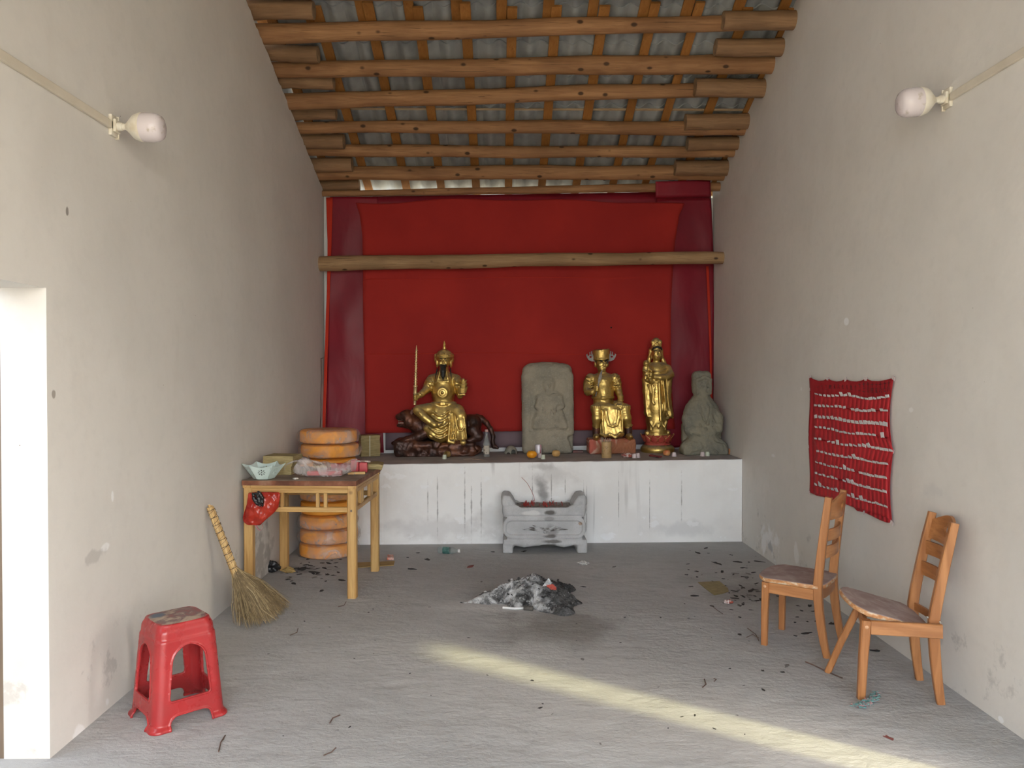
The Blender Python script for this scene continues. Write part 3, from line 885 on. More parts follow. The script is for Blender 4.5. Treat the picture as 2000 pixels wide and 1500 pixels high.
# ---------------------------------------------------------------- bearded warrior riding a dark tiger
def warrior():
    Y = 7.92; Q = Px(857, 891, Y); L = Q.L; K = crop(740, 640, 5.357)
    def q(cx, cy, d=0): return Q(*K(cx, cy), d)
    base = on_y(857, 891, Y); base = Vector((base.x, 7.92, altar_z(base.x)))
    root = thing('warrior_statue', 'gilded bearded warrior holding a segmented rod, seated on a dark snarling tiger', 'statue', base, rot=(0, -.01, 0))
    # rock
    c = Clay(q(120, 1420, 48), q(1300, 1100, -48)[:2] + (q(0, 1130)[2],), .0055) if False else Clay((-.50, -.27, -.03), (.50, .27, .26), .006)
    c.box(q(600, 1285, 0), (L(76), L(31), L(12)), .02, .0)
    c.box(q(400, 1255, 2), (L(42), L(30), L(14)), .03, .03, rot=(0, .08, 0)); c.box(q(820, 1270, 4), (L(36), L(31), L(14)), .03, .03, rot=(.05, -.05, 0))
    c.ell(q(330, 1240, 6), (L(32), L(26), L(10)), .03); c.ell(q(860, 1200, 14), (L(24), L(16), L(12)), .03)
    c.ell(q(980, 1290, 6), (L(20), L(28), L(10)), .03); c.ell(q(560, 1225, 12), (L(30), L(18), L(8)), .03)
    for i, (x, y, d) in enumerate(((500, 1300, 34), (700, 1290, 36), (900, 1280, 36), (380, 1310, 34), (1020, 1260, 24), (620, 1215, 30))):
        c.ell(q(x, y, d), (L(8), L(5), L(9)), .02, rot=(0, i * .8, 0), cut=True)
    c.rough(.006, 22, 3)
    c.box((0, 0, -.10), (1, 1, .10), .0, 0, cut=True)
    c.build('rock_base', M_bronze, root)
    # tiger
    t = Clay((-.50, -.25, .05), (.62, .25, .50), .0055)
    t.chain([q(450, 1050, 4), q(620, 1030, -2), q(820, 1020, -6), q(980, 1020, -6)], [L(17), L(19), L(19), L(18)], .03)
    t.ell(q(985, 1040, 6), (L(17), L(15), L(22)), .03); t.ell(q(985, 1050, -16), (L(16), L(12), L(20)), .03)
    t.chain([q(430, 1040, 4), q(345, 975, 6), q(310, 940, 8)], [L(17), L(15), L(13)], .03)      # neck to head
    t.ell(q(305, 935, 8), (L(16), L(15), L(13)), .02); t.ell(q(240, 945, 8), (L(9), L(11), L(8)), .02)
    t.ell(q(215, 935, 8), (L(6), L(8), L(5)), .01)                                              # nose
    t.ell(q(255, 1020, 8), (L(11), L(9), L(5)), .015, rot=(0, -.12, 0)); t.ell(q(300, 1010, 8), (L(9), L(11), L(9)), .015)
    t.ell(q(240, 990, 8), (L(15), L(12), L(4.4)), .004, rot=(0, .1, 0), cut=True); t.chain([q(215, 965, 16), q(260, 968, 19), q(310, 975, 20), q(322, 1000, 20), q(300, 1018, 19)], L(1.5), .004); t.chain([q(225, 945, 15), q(250, 938, 18)], L(1.3), .004, cut=True)                 # open mouth
    for sd in (1, -1):
        t.ell(q(372, 878, 8 + sd * 10), (L(4.5), L(2.6), L(7.5)), .006, rot=(0, .45, 0)); t.ell(q(366, 880, 8 + sd * 12.5), (L(2.4), L(1.5), L(4.6)), .004, rot=(0, .45, 0), cut=True); t.ell(q(268, 896, 8 + sd * 9), (L(5), L(3.4), L(3)), .006)
        t.ell(q(255, 915, 8 + sd * 12), (L(1.6), L(1.6), L(1.6)), .003, cut=True)
        t.ell(q(330, 985, 8 + sd * 13), (L(8), L(4), L(9)), .02)
    for sd, dd in ((1, 14), (-1, -14)):                                                          # legs lying forward
        t.chain([q(520, 1090, dd), q(430, 1140, dd + 5), q(300, 1180, dd + 8), q(205, 1200, dd + 8)], [L(12), L(9.5), L(6.5), L(6)], .02)
        t.ell(q(190, 1205, dd + 8), (L(8), L(6), L(4.5)), .01)
        t.chain([q(990, 1080, dd), q(1045, 1150, dd + 4), q(960, 1190, dd + 6), q(890, 1205, dd + 6)], [L(13), L(9), L(6), L(5.5)], .02)
    t.chain([q(1030, 950, -6), q(1075, 965, -4), q(1130, 1015, 0), q(1172, 1075, 4), q(1198, 1150, 8), q(1192, 1215, 10), q(1205, 1255, 12), q(1245, 1268, 13)], [L(6), L(5.5), L(5), L(4.6), L(4.2), L(4), L(4.2), L(3)], .012)
    for i in range(6): t.chain([q(470 + i * 95, 960, 18), q(480 + i * 95, 1040, 22)], L(1.5), .012, cut=True)
    t.rough(.0016, 60, 5)
    tg = t.build('tiger', M_bronze, root)
    tg['label'] = 'dark bronze tiger lying with open jaws'
    b = MB()
    for k in range(7):
        for zz, sg in ((972, 1), (1004, -1)):
            p = Vector(q(222 + k * 13, zz, 8 + 6)); b.tube([p, p + Vector((0, 0, -sg * L(2.6)))], [L(.9), L(.2)], 5)
    b.build('fang', M_whitepaint, tg, 60)
    b = MB(); b.tube([q(232, 1000, 12), q(262, 1006, 12), q(300, 1003, 12)], [L(1.6), L(2.4), L(2)], 6); b.build('tongue', M_lip, tg, 60)
    # the rider
    c = Clay((-.30, -.28, .10), (.37, .20, 1.21), .0052)
    # torso, armour, belt
    c.chain([q(682, 800, 2), q(682, 700, 2), q(682, 600, 0)], [L(20.5), L(21), L(21)], .03)
    c.ell(q(682, 690, 6), (L(22), L(17), L(22)), .02); c.ell(q(682, 540, -2), (L(29), L(14), L(10)), .03)
    c.chain([q(560, 560, -2), q(690, 515, -2), q(810, 560, -2)], [L(9), L(11), L(9)], .02)
    c.ell(q(682, 690, 22), (L(11), L(4), L(11)), .012); c.ring(q(682, 690, 24), L(9), L(1.1), .004, rot=(PI / 2, 0, 0)); c.ring(q(682, 690, 25), L(5), L(.9), .004, rot=(PI / 2, 0, 0)); c.ell(q(682, 690, 26), (L(2.4), L(2), L(2.4)), .003)
    c.ring(q(684, 803, 2), L(22.5), L(3.0), .004, sq=(1, .94)); c.ring(q(684, 796, 2), L(22.5), L(1.0), .002, sq=(1, .94)); c.ring(q(684, 814, 2), L(22.8), L(1.0), .002, sq=(1, .94)); c.box(q(684, 803, 24), (L(5), L(2.6), L(3.6)), .006, .004)
    for i in range(-3, 4): c.ell(q(684 + i * 30, 803, 24.5 - i * i * .85), (L(1.7), L(1.5), L(2.0)), .003)
    for i in range(-2, 3): c.ell(q(684 + i * 28, 608 + abs(i) * 4, 19.5 - abs(i)), (L(1.6), L(1.4), L(1.6)), .003)
    c.chain([q(600, 590, 17), q(640, 578, 19), q(684, 575, 20), q(730, 578, 19), q(770, 590, 17)], L(1.4), .006)
    c.chain([q(655, 470, 14), q(640, 540, 17), q(628, 575, 18)], L(2.0), .01); c.chain([q(720, 470, 14), q(735, 540, 17), q(745, 575, 18)], L(2.0), .01)
    # neck and head
    c.cap(q(690, 500, 0), q(695, 400, 4), L(9), L(8.5), .02)
    c.ell(q(695, 372, 7), (L(10.4), L(11), L(13)), .012); c.ell(q(692, 425, 10), (L(6), L(6.5), L(5.5)), .01)
    c.cap(q(693, 352, 17.6), q(691, 383, 20.2), L(1.2), L(2.2), .005); c.ell(q(691, 386, 19.6), (L(2.8), L(1.8), L(1.6)), .003)
    for sd in (-1, 1):
        c.ell(q(692 + sd * 27, 352, 16.6), (L(3.1), L(2), L(1.6)), .003, cut=True); c.ell(q(692 + sd * 27, 353, 15.6), (L(2.6), L(1.6), L(1.1)), .002)
        c.ell(q(692 + sd * 30, 385, 14.5), (L(3.4), L(3), L(3.4)), .008)
        c.ell(q(695 + sd * 72, 378, 4), (L(3.2), L(6), L(10)), .010)          # ear flaps
        c.ell(q(695 + sd * 84, 340, 3), (L(3.6), L(5), L(8)), .008); c.ell(q(695 + sd * 86, 305, 3), (L(3.2), L(4), L(4)), .008)
    c.ell(q(692, 408, 17.6), (L(3.2), L(1.8), L(1.2)), .003)
    # helmet
    c.ell(q(698, 318, 4), (L(16.5), L(15.5), L(14.5)), .006); c.ring(q(698, 322, 4.5), L(15.2), L(2.0), .004, sq=(1, .98)); c.ring(q(698, 300, 4.5), L(15.0), L(1.1), .003)
    c.box(q(695, 352, 10), (L(9.6), L(12), L(4.4)), .01, .004, cut=True) if False else None
    c.ell(q(698, 268, 12), (L(5), L(3), L(5)), .006)
    for i in range(-3, 4): c.ell(q(698 + i * 22, 290 + abs(i) * 3, 18.5 - abs(i) * 1.6), (L(1.8), L(1.5), L(1.8)), .003)
    c.cap(q(699, 245, 4), q(700, 225, 4), L(3.6), L(3.0), .004)
    for cy, r in ((222, 3.6), (205, 3.1), (188, 2.6)): c.ring(q(700, cy, 4), L(r * .6), L(1.3), .002)
    c.cap(q(700, 232, 4), q(700, 175, 4), L(2.4), L(1.9), .002); c.cap(q(700, 178, 4), q(700, 148, 4), L(2.0), L(.5), .002)
    # right arm, hand round the rod
    c.chain([q(560, 555, -2), q(530, 610, 2), q(512, 655, 8)], [L(9.5), L(9), L(8)], .015)
    c.chain([q(512, 655, 8), q(470, 695, 18), q(425, 730, 26)], [L(7.6), L(6.2), L(4.6)], .012)
    c.ring(q(448, 712, 22), L(5), L(1.5), .004, rot=(0, .9, .6))
    c.ell(q(412, 735, 27), (L(4.2), L(4.2), L(6.0)), .006)
    for i in range(4): c.chain([q(425, 712 + i * 16, 30), q(405, 712 + i * 16, 33.5), q(388, 714 + i * 16, 29)], [L(1.6), L(1.7), L(1.5)], .0025)
    c.chain([q(428, 705, 27), q(412, 698, 30)], [L(1.7), L(1.5)], .003)
    # left arm, palm under the ingots
    c.chain([q(820, 555, -2), q(850, 620, 2), q(852, 690, 6)], [L(9.5), L(9), L(7.6)], .015)
    c.chain([q(852, 690, 6), q(862, 722, 16), q(872, 724, 26)], [L(7), L(5.6), L(4.4)], .012)
    c.ell(q(882, 712, 30), (L(7), L(6), L(2.6)), .006)
    for i in range(5): c.chain([q(846 + i * 16, 716, 34), q(850 + i * 16, 712, 38), q(853 + i * 15, 702, 39)], [L(1.5), L(1.5), L(1.2)], .0025)
    # pauldrons
    for x, sd in ((548, -1), (826, 1)):
        c.ell(q(x, 588, 4), (L(9.6), L(9.6), L(11)), .016, rot=(0, sd * .45, 0)); c.chain([q(x - 42, 612, 6), q(x, 645, 12), q(x + 42, 640, 9)], L(1.2), .004); c.chain([q(x - 38, 585, 9), q(x, 612, 14), q(x + 42, 610, 11)], L(1.0), .004); c.chain([q(x - 30, 560, 10), q(x, 580, 14), q(x + 40, 582, 12)], L(1.0), .004)
    # lap, skirt and legs
    c.ell(q(690, 885, 2), (L(30), L(18), L(12)), .03)
    c.chain([q(640, 875, 8), q(540, 862, 22), q(437, 860, 34)], [L(13), L(12), L(9.5)], .02)                 # right thigh
    c.chain([q(434, 866, 36), q(500, 935, 41), q(592, 1005, 43)], [L(9.2), L(8), L(6.2)], .004)                 # crossed shin
    c.ring(q(463, 893, 38), L(8.2), L(1.5), .003, rot=(0, .75, 0)); c.ring(q(582, 996, 42.5), L(6.2), L(1.4), .003, rot=(0, .75, 0))
    c.chain([q(606, 1014, 43), q(640, 1015, 45), q(672, 1000, 46)], [L(6.0), L(5.0), L(3.6)], .004)            # upturned shoe
    c.ell(q(652, 1008, 49), (L(4.2), L(2.4), L(3.8)), .004)
    c.chain([q(740, 860, 8), q(830, 890, 18), q(862, 930, 24)], [L(15), L(14), L(11.5)], .02)                  # left thigh
    c.chain([q(862, 930, 24), q(874, 1040, 25), q(885, 1150, 24)], [L(11.5), L(9.5), L(8)], .015)
    c.chain([q(885, 1185, 24), q(892, 1205, 34)], [L(6.5), L(5)], .01); c.ell(q(892, 1200, 37), (L(6.0), L(4), L(4.8)), .008)
    # hanging robe between the legs
    c.chain([q(650, 900, 10), q(640, 960, 12), q(640, 1060, 14), q(660, 1145, 16)], [L(17), L(19), L(20), L(14)], .03)
    c.chain([q(760, 910, 12), q(780, 1000, 14), q(790, 1120, 16), q(800, 1160, 17)], [L(16), L(18), L(17), L(12)], .03)
    c.chain([q(520, 1060, 20), q(580, 1110, 22), q(660, 1150, 22)], [L(8), L(11), L(10)], .02)
    c.chain([q(745, 1190, 30), q(790, 1200, 31)], [L(4.6), L(4.4)], .008)
    # folds: raised U-shaped swags and creases
    for (x0, x1, yy, sagv, r) in ((585, 745, 880, 45, 1.9), (570, 755, 925, 55, 2.1), (560, 760, 980, 62, 2.2), (545, 760, 1040, 66, 2.3), (560, 750, 1105, 50, 2.2)):
        pts = [q(x0 + (x1 - x0) * t / 8, yy + sagv * math.sin(PI * t / 8), 29 + 5 * math.sin(PI * t / 8)) for t in range(9)]
        c.chain(pts, L(r), .008)
        pts = [q(x0 + (x1 - x0) * t / 8, yy + 18 + sagv * math.sin(PI * t / 8), 32.5 + 5 * math.sin(PI * t / 8)) for t in range(9)]
        c.chain(pts, L(1.5), .008, cut=True)
    for x in (770, 795, 820): c.chain([q(x - 12, 900, 29), q(x, 1020, 33), q(x - 4, 1160, 31)], L(1.5), .008, cut=True)
    c.chain([q(752, 880, 25), q(757, 1000, 33), q(742, 1180, 32)], L(2.4), .006); c.chain([q(905, 940, 33), q(915, 1050, 33), q(925, 1160, 30)], L(1.8), .008)
    c.chain([q(840, 930, 33), q(822, 1010, 36), q(845, 1075, 37), q(880, 1080, 36), q(905, 1040, 34)], L(1.5), .006)
    c.rough(.0008, 90, 8)
    body = c.build('rider', M_gold, root); body['label'] = 'gilded armoured rider'
    # rod of many joints
    b = MB(); prof = []
    z0, z1 = q(0, 810)[2], q(0, 200)[2]
    prof += [(L(2.6), z0), (L(2.6), q(0, 770)[2])]
    for i in range(5): z = q(0, 765 - i * 12)[2]; prof += [(L(3.2), z), (L(2.4), z + L(1.1))]
    prof += [(L(4.2), q(0, 693)[2]), (L(4.2), q(0, 688)[2]), (L(3.3), q(0, 685)[2]), (L(3.3), q(0, 628)[2]), (L(4.2), q(0, 622)[2]), (L(4.0), q(0, 612)[2])]
    for i in range(14):
        z = q(0, 605 - i * 25.5)[2]; r = 3.3 - i * .06
        prof += [(L(r * .72), z), (L(r * .72), z + L(2.6)), (L(r * 1.1), z + L(3.4)), (L(r * 1.1), z + L(4.2))]
    prof += [(L(1.9), q(0, 248)[2]), (L(.3), z1)]
    sh = (q(425, 200)[0] - q(400, 810)[0]) / (z1 - z0); x00 = q(404, 745, 0)[0]; zz0 = q(0, 745)[2]
    b.lathe(prof, 14)
    b.v = [(x + x00 + (z - zz0) * sh, y - L(30), z) for x, y, z in b.v]
    b.build('segmented_rod', M_pale, root, 40)
    # three boat ingots
    ing = None
    for cy0, cy1, xa, xb in ((645, 695, 832, 950), (605, 640, 850, 945), (570, 600, 862, 942)):
        b = MB(); w = (xb - xa) / 2 / 5.357; h = (cy1 - cy0) / 5.357
        def fn(an, r, z):
            up = (abs(math.cos(an)) ** 2) * .35 * z
            return r * (1 + .25 * abs(math.cos(an))) * .8, z + up
        b.lathe([(L(w * .62), 0), (L(w * .8), L(h * .5)), (L(w), L(h)), (L(w * .8), L(h * 1.0)), (L(w * .5), L(h * .82)), (0, L(h * .95))], 24, fn=fn)
        p = q((xa + xb) / 2, cy1, 31); b.v = [(x + p[0], y * .62 + p[1], z + p[2]) for x, y, z in b.v]
        b.build('ingot', M_gold, root, 60)
    b = MB(); b.lathe([(L(3.6), 0), (L(3.4), L(3)), (L(2), L(5)), (0, L(5.6))], 14); p = q(900, 572, 31); b.v = [(x + p[0], y + p[1], z + p[2]) for x, y, z in b.v]; b.build('ingot', M_gold, root, 60)
    # black beard, moustache, side whiskers, brows
    c = Clay((-.08, -.22, .70), (.24, -.0, 1.0), .0035)
    c.chain([q(690, 432, 17.5), q(690, 470, 21), q(690, 520, 22.5)], [L(5.6), L(5.4), L(3.4)], .006); c.chain([q(690, 520, 22.5), q(690, 560, 22.5)], [L(3.2), L(.8)], .006)
    c.chain([q(688, 402, 19), q(668, 404, 18.5), q(652, 420, 16.5)], [L(.9), L(1.2), L(.6)], .002); c.chain([q(694, 402, 19), q(714, 404, 18.5), q(732, 420, 16.5)], [L(.9), L(1.2), L(.6)], .002)
    c.build('beard', M_black, root)
    for pts in (([q(628, 440, 11), q(616, 490, 15), q(606, 548, 17)]), ([q(762, 440, 11), q(768, 490, 15), q(774, 545, 17)])):
        b = MB(); b.tube(pts, [L(1.1), L(1.2), L(.4)], 6); b.build('whisker', M_black, root, 60)
    for sd in (-1, 1):
        b = MB(); b.tube([q(692 + sd * 10, 345, 18.6), q(692 + sd * 26, 337, 18.2), q(692 + sd * 44, 340, 15.0)], [L(.8), L(1.1), L(.5)], 6); b.build('eyebrow', M_black, root, 60)
        b = MB(); b.tube([q(692 + sd * 14, 355, 17.6), q(692 + sd * 27, 354, 17.6), q(692 + sd * 38, 355, 16.0)], [L(.3), L(.8), L(.3)], 6); b.build('eye', M_black, root, 60)
    return root
warrior()

# ---------------------------------------------------------------- seated judge with a winged hat
def judge():
    Y = 7.93; Q = Px(1187, 889, Y); L = Q.L; K = crop(1000, 640, 5.357)
    def q(cx, cy, d=0): return Q(*K(cx, cy), d)
    p = on_altar(1195, 889); base = Vector((on_y(1187, 889, Y).x, Y, altar_z(p.x)))
    root = thing('official_statue', 'gilded scowling official in a winged hat seated on a red swirled rock', 'statue', base, rot=(0, -.01, 0))
    # rock seat
    a = Mat('red_swirl_rock', .7, 0, .3)
    nz = a.noise(4.2, detail=0, dist=1.6); w = a.math('SINE', a.math('MULTIPLY', nz, 34.0))
    c1 = a.mix(a.remap(w, -.3, .7), (.46, .11, .075), (.58, .37, .28)); c1 = a.mix(a.remap(a.noise(3.3), .45, .62), c1, (.36, .14, .07))
    a.color(c1).bump(w, .25, .01).bump(a.noise(25, detail=4), .3, .006); m_rock = a.m
    c = Clay((-.27, -.19, -.03), (.31, .19, .20), .006)
    c.box(q(1035, 1255, 0), (L(45.5), L(25), L(14.5)), .02, 0); c.ell(q(900, 1250, 18), (L(20), L(8), L(12)), .02); c.ell(q(1160, 1255, 18), (L(22), L(8), L(12)), .02); c.ell(q(1030, 1240, 18), (L(18), L(7), L(11)), .02)
    c.rough(.004, 26, 2); c.box((0, 0, -.1), (1, 1, .1), 0, 0, cut=True)
    c.build('rock_base', m_rock, root)
    c = Clay((-.25, -.23, .12), (.25, .17, 1.12), .0052)
    # legs and seat
    c.ell(q(1010, 880, -6), (L(34), L(18), L(16)), .02); c.box(q(1020, 1020, -12), (L(30), L(12), L(28)), .03, .03)
    for (hx, kx, fx, sd) in ((940, 880, 872, -1), (1100, 1165, 1205, 1)):
        c.chain([q(hx, 850, 0), q(kx, 872, 20)], [L(13), L(11)], .02)
        c.chain([q(kx, 880, 20), q((kx * 2 + fx) / 3, 960, 22), q(fx, 1060, 18), q(fx, 1140, 16)], [L(9.5), L(9.8), L(6.6), L(6.4)], .012)
        c.ring(q(kx, 862, 18), L(10), L(2.2), .005, sq=(1, .9)); c.ring(q(kx, 905, 20), L(9.6), L(1.4), .004)
        for i in range(9):
            an = PI * (i / 8) ; c.ell(q(kx + math.cos(an) * 54, 842, 18 + math.sin(an) * 10), (L(2.2), L(2.2), L(3.0)), .004)
        c.ring(q(fx, 1035, 18.5), L(7), L(1.4), .004)
        c.chain([q(fx, 1145, 18), q(fx + sd * 6, 1158, 28), q(fx + sd * 10, 1150, 34)], [L(7), L(5.6), L(3.6)], .01)
    # skirt frill and apron hanging in front
    c.chain([q(850, 850, 14), q(930, 845, 20), q(1010, 850, 22), q(1100, 845, 20), q(1190, 850, 14)], L(6), .02)
    c.box(q(1030, 1000, 25), (L(19.5), L(5.5), L(27)), .02, .012, rot=(-.06, 0, 0), taper=(.86, 1)); c.box(q(1030, 1000, 8), (L(15), L(16), L(24)), .03, .02)
    c.box(q(1035, 1105, 24), (L(20), L(7), L(9)), .03, .015)
    for r in (0, 1):
        c.chain([q(958 + r * 14, 880, 30), q(962 + r * 16, 960, 31), q(985 + r * 12, 1030 - r * 12, 31.5), q(1035, 1048 - r * 16, 32), q(1080 - r * 12, 1030 - r * 12, 31.5), q(1100 - r * 14, 960, 31), q(1106 - r * 16, 880, 30)], L(1.3), .003)
    c.chain([q(930, 880, 29), q(930, 1000, 31), q(936, 1120, 31)], L(2), .004); c.chain([q(1128, 880, 29), q(1132, 1000, 31), q(1130, 1110, 31)], L(2), .004)
    c.chain([q(910, 1120, 30), q(950, 1140, 36), q(1000, 1120, 42), q(1050, 1150, 42), q(1100, 1115, 36), q(1140, 1120, 30)], L(2.8), .01)
    # torso
    c.chain([q(955, 800, 2), q(955, 700, 2), q(955, 600, 0)], [L(19), L(20), L(21)], .03); c.ell(q(955, 560, -1), (L(27), L(14), L(12)), .03)
    c.ell(q(955, 680, 10), (L(15), L(12), L(18)), .015); c.ell(q(955, 700, 18), (L(8), L(6), L(14)), .012)
    c.chain([q(900, 600, 15), q(940, 565, 18), q(980, 570, 18), q(1010, 610, 15), q(1015, 690, 15)], L(1.8), .006); c.chain([q(905, 620, 17), q(935, 670, 20), q(945, 740, 20)], L(1.8), .006); c.chain([q(1000, 620, 17), q(985, 680, 20), q(990, 740, 19)], L(1.6), .006)
    c.ring(q(955, 750, 2), L(20.5), L(2.6), .005, sq=(1, .92)); c.ell(q(950, 750, 22), (L(6), L(2.6), L(4)), .004); c.chain([q(920, 745, 20), q(950, 740, 24), q(985, 748, 21)], L(1.5), .004)
    # pauldrons with fringes
    for x, sd in ((815, -1), (1095, 1)):
        c.ell(q(x - sd * 4, 560, 0), (L(9.4), L(11), L(12.5)), .016, rot=(0, -sd * .35, 0)); c.ell(q(x + sd * 8, 608, 0), (L(9.6), L(10.5), L(7)), .008, rot=(0, -sd * .3, 0))
        for i_ in range(18): c.ell(q(x + sd * (-40 + (i_ % 5) * 18), 535 + (i_ // 5) * 24 + (i_ % 5) * 4, 10.5 - abs((i_ % 5) - 2) * 1.2), (L(1.5), L(1.2), L(1.8)), .003)
        for i in range(7):
            an = -.4 + i * .45; c.ell(q(x + sd * 12 + math.sin(an) * 48 * -sd, 632 + 6 * math.cos(an), 4 + 9 * math.cos(an)), (L(1.8), L(1.8), L(2.6)), .003)
        c.chain([q(x + sd * 30, 520, 4), q(x, 545, 13), q(x - sd * 40, 575, 13)], L(1.3), .004); c.chain([q(x + sd * 40, 560, 4), q(x + sd * 10, 580, 13), q(x - sd * 30, 605, 12)], L(1.2), .004)
    # right arm bent up, fist at the chest
    c.chain([q(800, 590, 0), q(785, 650, 6), q(790, 690, 14)], [L(8.5), L(8), L(7)], .012); c.chain([q(790, 690, 14), q(830, 690, 24), q(858, 668, 28)], [L(7), L(5.6), L(4.4)], .012)
    c.chain([q(800, 640, 4), q(768, 642, 4), q(745, 655, 4)], [L(5), L(3.4), L(1.0)], .008); c.chain([q(790, 650, 8), q(770, 630, 6), q(762, 620, 4)], [L(4), L(2.4), L(1.2)], .006)
    c.ell(q(870, 655, 30), (L(4.6), L(4.2), L(6)), .005)
    for i in range(4): c.chain([q(852, 632 + i * 15, 33), q(872, 630 + i * 15, 35.5), q(890, 634 + i * 15, 32)], [L(1.5), L(1.7), L(1.4)], .002)
    c.chain([q(858, 622, 30), q(878, 615, 33)], [L(1.8), L(1.5)], .003)
    # left arm down, hand on the knee
    c.chain([q(1105, 600, 0), q(1112, 660, 2), q(1120, 700, 6)], [L(8), L(7.4), L(6.8)], .012); c.chain([q(1120, 700, 6), q(1130, 745, 12), q(1128, 785, 17)], [L(6.6), L(5.6), L(4.4)], .012)
    c.ring(q(1128, 775, 15), L(5.0), L(1.4), .004, rot=(.3, 0, 0)); c.ell(q(1112, 808, 22), (L(8), L(6), L(3.6)), .006)
    for i in range(4): c.chain([q(1090 + i * 14, 812, 26), q(1080 + i * 15, 826, 31), q(1078 + i * 15, 842, 32)], [L(1.7), L(1.6), L(1.3)], .002)
    c.chain([q(1085, 805, 22), q(1062, 815, 25)], [L(1.8), L(1.3)], .003)
    # head
    c.cap(q(950, 520, 2), q(945, 460, 4), L(8), L(7.6), .015)
    c.ell(q(940, 405, 6), (L(11), L(11.5), L(13)), .01); c.ell(q(945, 450, 11), (L(7), L(6.5), L(6)), .008); c.ell(q(955, 470, 13), (L(3.6), L(3.2), L(2.6)), .004)
    c.chain([q(955, 385, 17.5), q(960, 412, 20.5)], [L(1.6), L(2.6)], .004); c.ell(q(960, 414, 20), (L(3.6), L(2.2), L(2.0)), .003)
    c.ell(q(962, 440, 16.8), (L(4.2), L(1.8), L(1.4)), .003)
    for sd in (-1, 1):
        c.ell(q(952 + sd * 28, 380, 15.5), (L(3.4), L(2.2), L(2.2)), .003, cut=True); c.ell(q(952 + sd * 28, 381, 14.6), (L(2.3), L(2), L(1.9)), .002)
        c.ell(q(952 + sd * 33, 412, 13.2), (L(3.6), L(3.2), L(3.4)), .006); c.ell(q(941 + sd * 64, 400, 2), (L(2.2), L(4), L(6.5)), .004)
        c.chain([q(952 + sd * 12, 374, 18.4), q(952 + sd * 40, 360, 15.6)], L(1.3), .004)
    # tall flaring hat
    for i in range(7):
        t = i / 6; c.ring(q(940 - 2 * t, 352 - t * 98 - (0), 4), L(13.2 + 1.6 * t), L(2.0), .006)
    c.cap(q(940, 350, 4), q(939, 258, 4), L(12.6), L(13.6), .008); c.ring(q(940, 350, 5), L(13.2), L(2.4), .004); c.ring(q(938, 248, 4), L(14.6), L(1.5), .003, rot=(.06, -.10, 0))
    c.box(q(938, 170, 4), (L(26), L(26), L(14.4)), 0, .002, rot=(.06, -.10, 0), cut=True)
    for (x, y, r) in ((920, 300, 5), (960, 300, 5), (938, 275, 3.4), (938, 325, 3.4)): c.ring(q(x, y, 17.4), L(r * .7), L(.9), .003, rot=(PI / 2, 0, 0))
    c.rough(.0010, 95, 4)
    c.build('body', M_gold, root)
    # grey cut-out wings
    for sd in (-1, 1):
        x0 = K(870 if sd < 0 else 1008, 0)[0]
        def P(u, v): return (L(sd * u), L(v))
        out = [P(-1.5, -10), P(6, -10), P(12, -7), P(15, -2), P(16.5, 3), P(14, 5), P(13.6, 1.5), P(11.6, .5), P(10, 3), P(10, 8), P(8.6, 8.6), P(8.2, 3), P(6.6, 3.2), P(6.8, 9.6), P(5.2, 10), P(4.8, 4), P(3.4, 4.4), P(3.2, 9.2), P(1.6, 9.4), P(1.2, 5), P(-1.5, 6)]
        hole = circ(L(sd * 7.8), L(-1.2), L(2.4), L(2.0), 14)
        pp = Q(x0, K(0, 318)[1], 3)
        shape2d('hat_wing', [out, hole], .006, M_greyplate, root, loc=pp)
    # black brows and sideburns, dark boots, blade in the fist
    for sd in (-1, 1):
        b = MB(); b.tube([q(952 + sd * 10, 376, 20.6), q(952 + sd * 28, 364, 19.2), q(952 + sd * 48, 350, 15.2)], [L(1.3), L(1.8), L(.9)], 7); b.build('eyebrow', M_black, root, 60)
        b = MB(); b.lathe([(0, -L(1.3)), (L(1.2), 0), (0, L(1.3))], 8); pp = q(952 + sd * 28, 382, 17.2); b.v = [(x + pp[0], y * .6 + pp[1], z + pp[2]) for x, y, z in b.v]; b.build('eye', M_black, root, 60)
        b = MB(); b.tube([q(941 + sd * 54, 352, 9), q(941 + sd * 56, 385, 8), q(941 + sd * 54, 408, 9)], [L(2.2), L(1.7), L(.5)], 6); b.build('sideburn', M_black, root, 60)
    b = MB(); b.sweep([q(858, 732, 30), q(876, 650, 35), q(890, 590, 36)], [L(2.2), L(2.2), L(2.4)], L(1.6), (1, 0, 0)); b.sweep([q(890, 590, 36), q(905, 530, 36), q(925, 465, 34)], [L(4), L(6.2), L(2.0)], L(1.2), (1, 0, 0)); b.build('blade', M_steel, root)
    for fx in (872, 1205):
        b = MB(); b.tube([q(fx, 1050, 18.2), q(fx, 1100, 17.4), q(fx, 1150, 17)], [L(7.3), L(7.4), L(7.6)], 14); b.build('boot', M_bronze, root, 60)
    return root
judge()

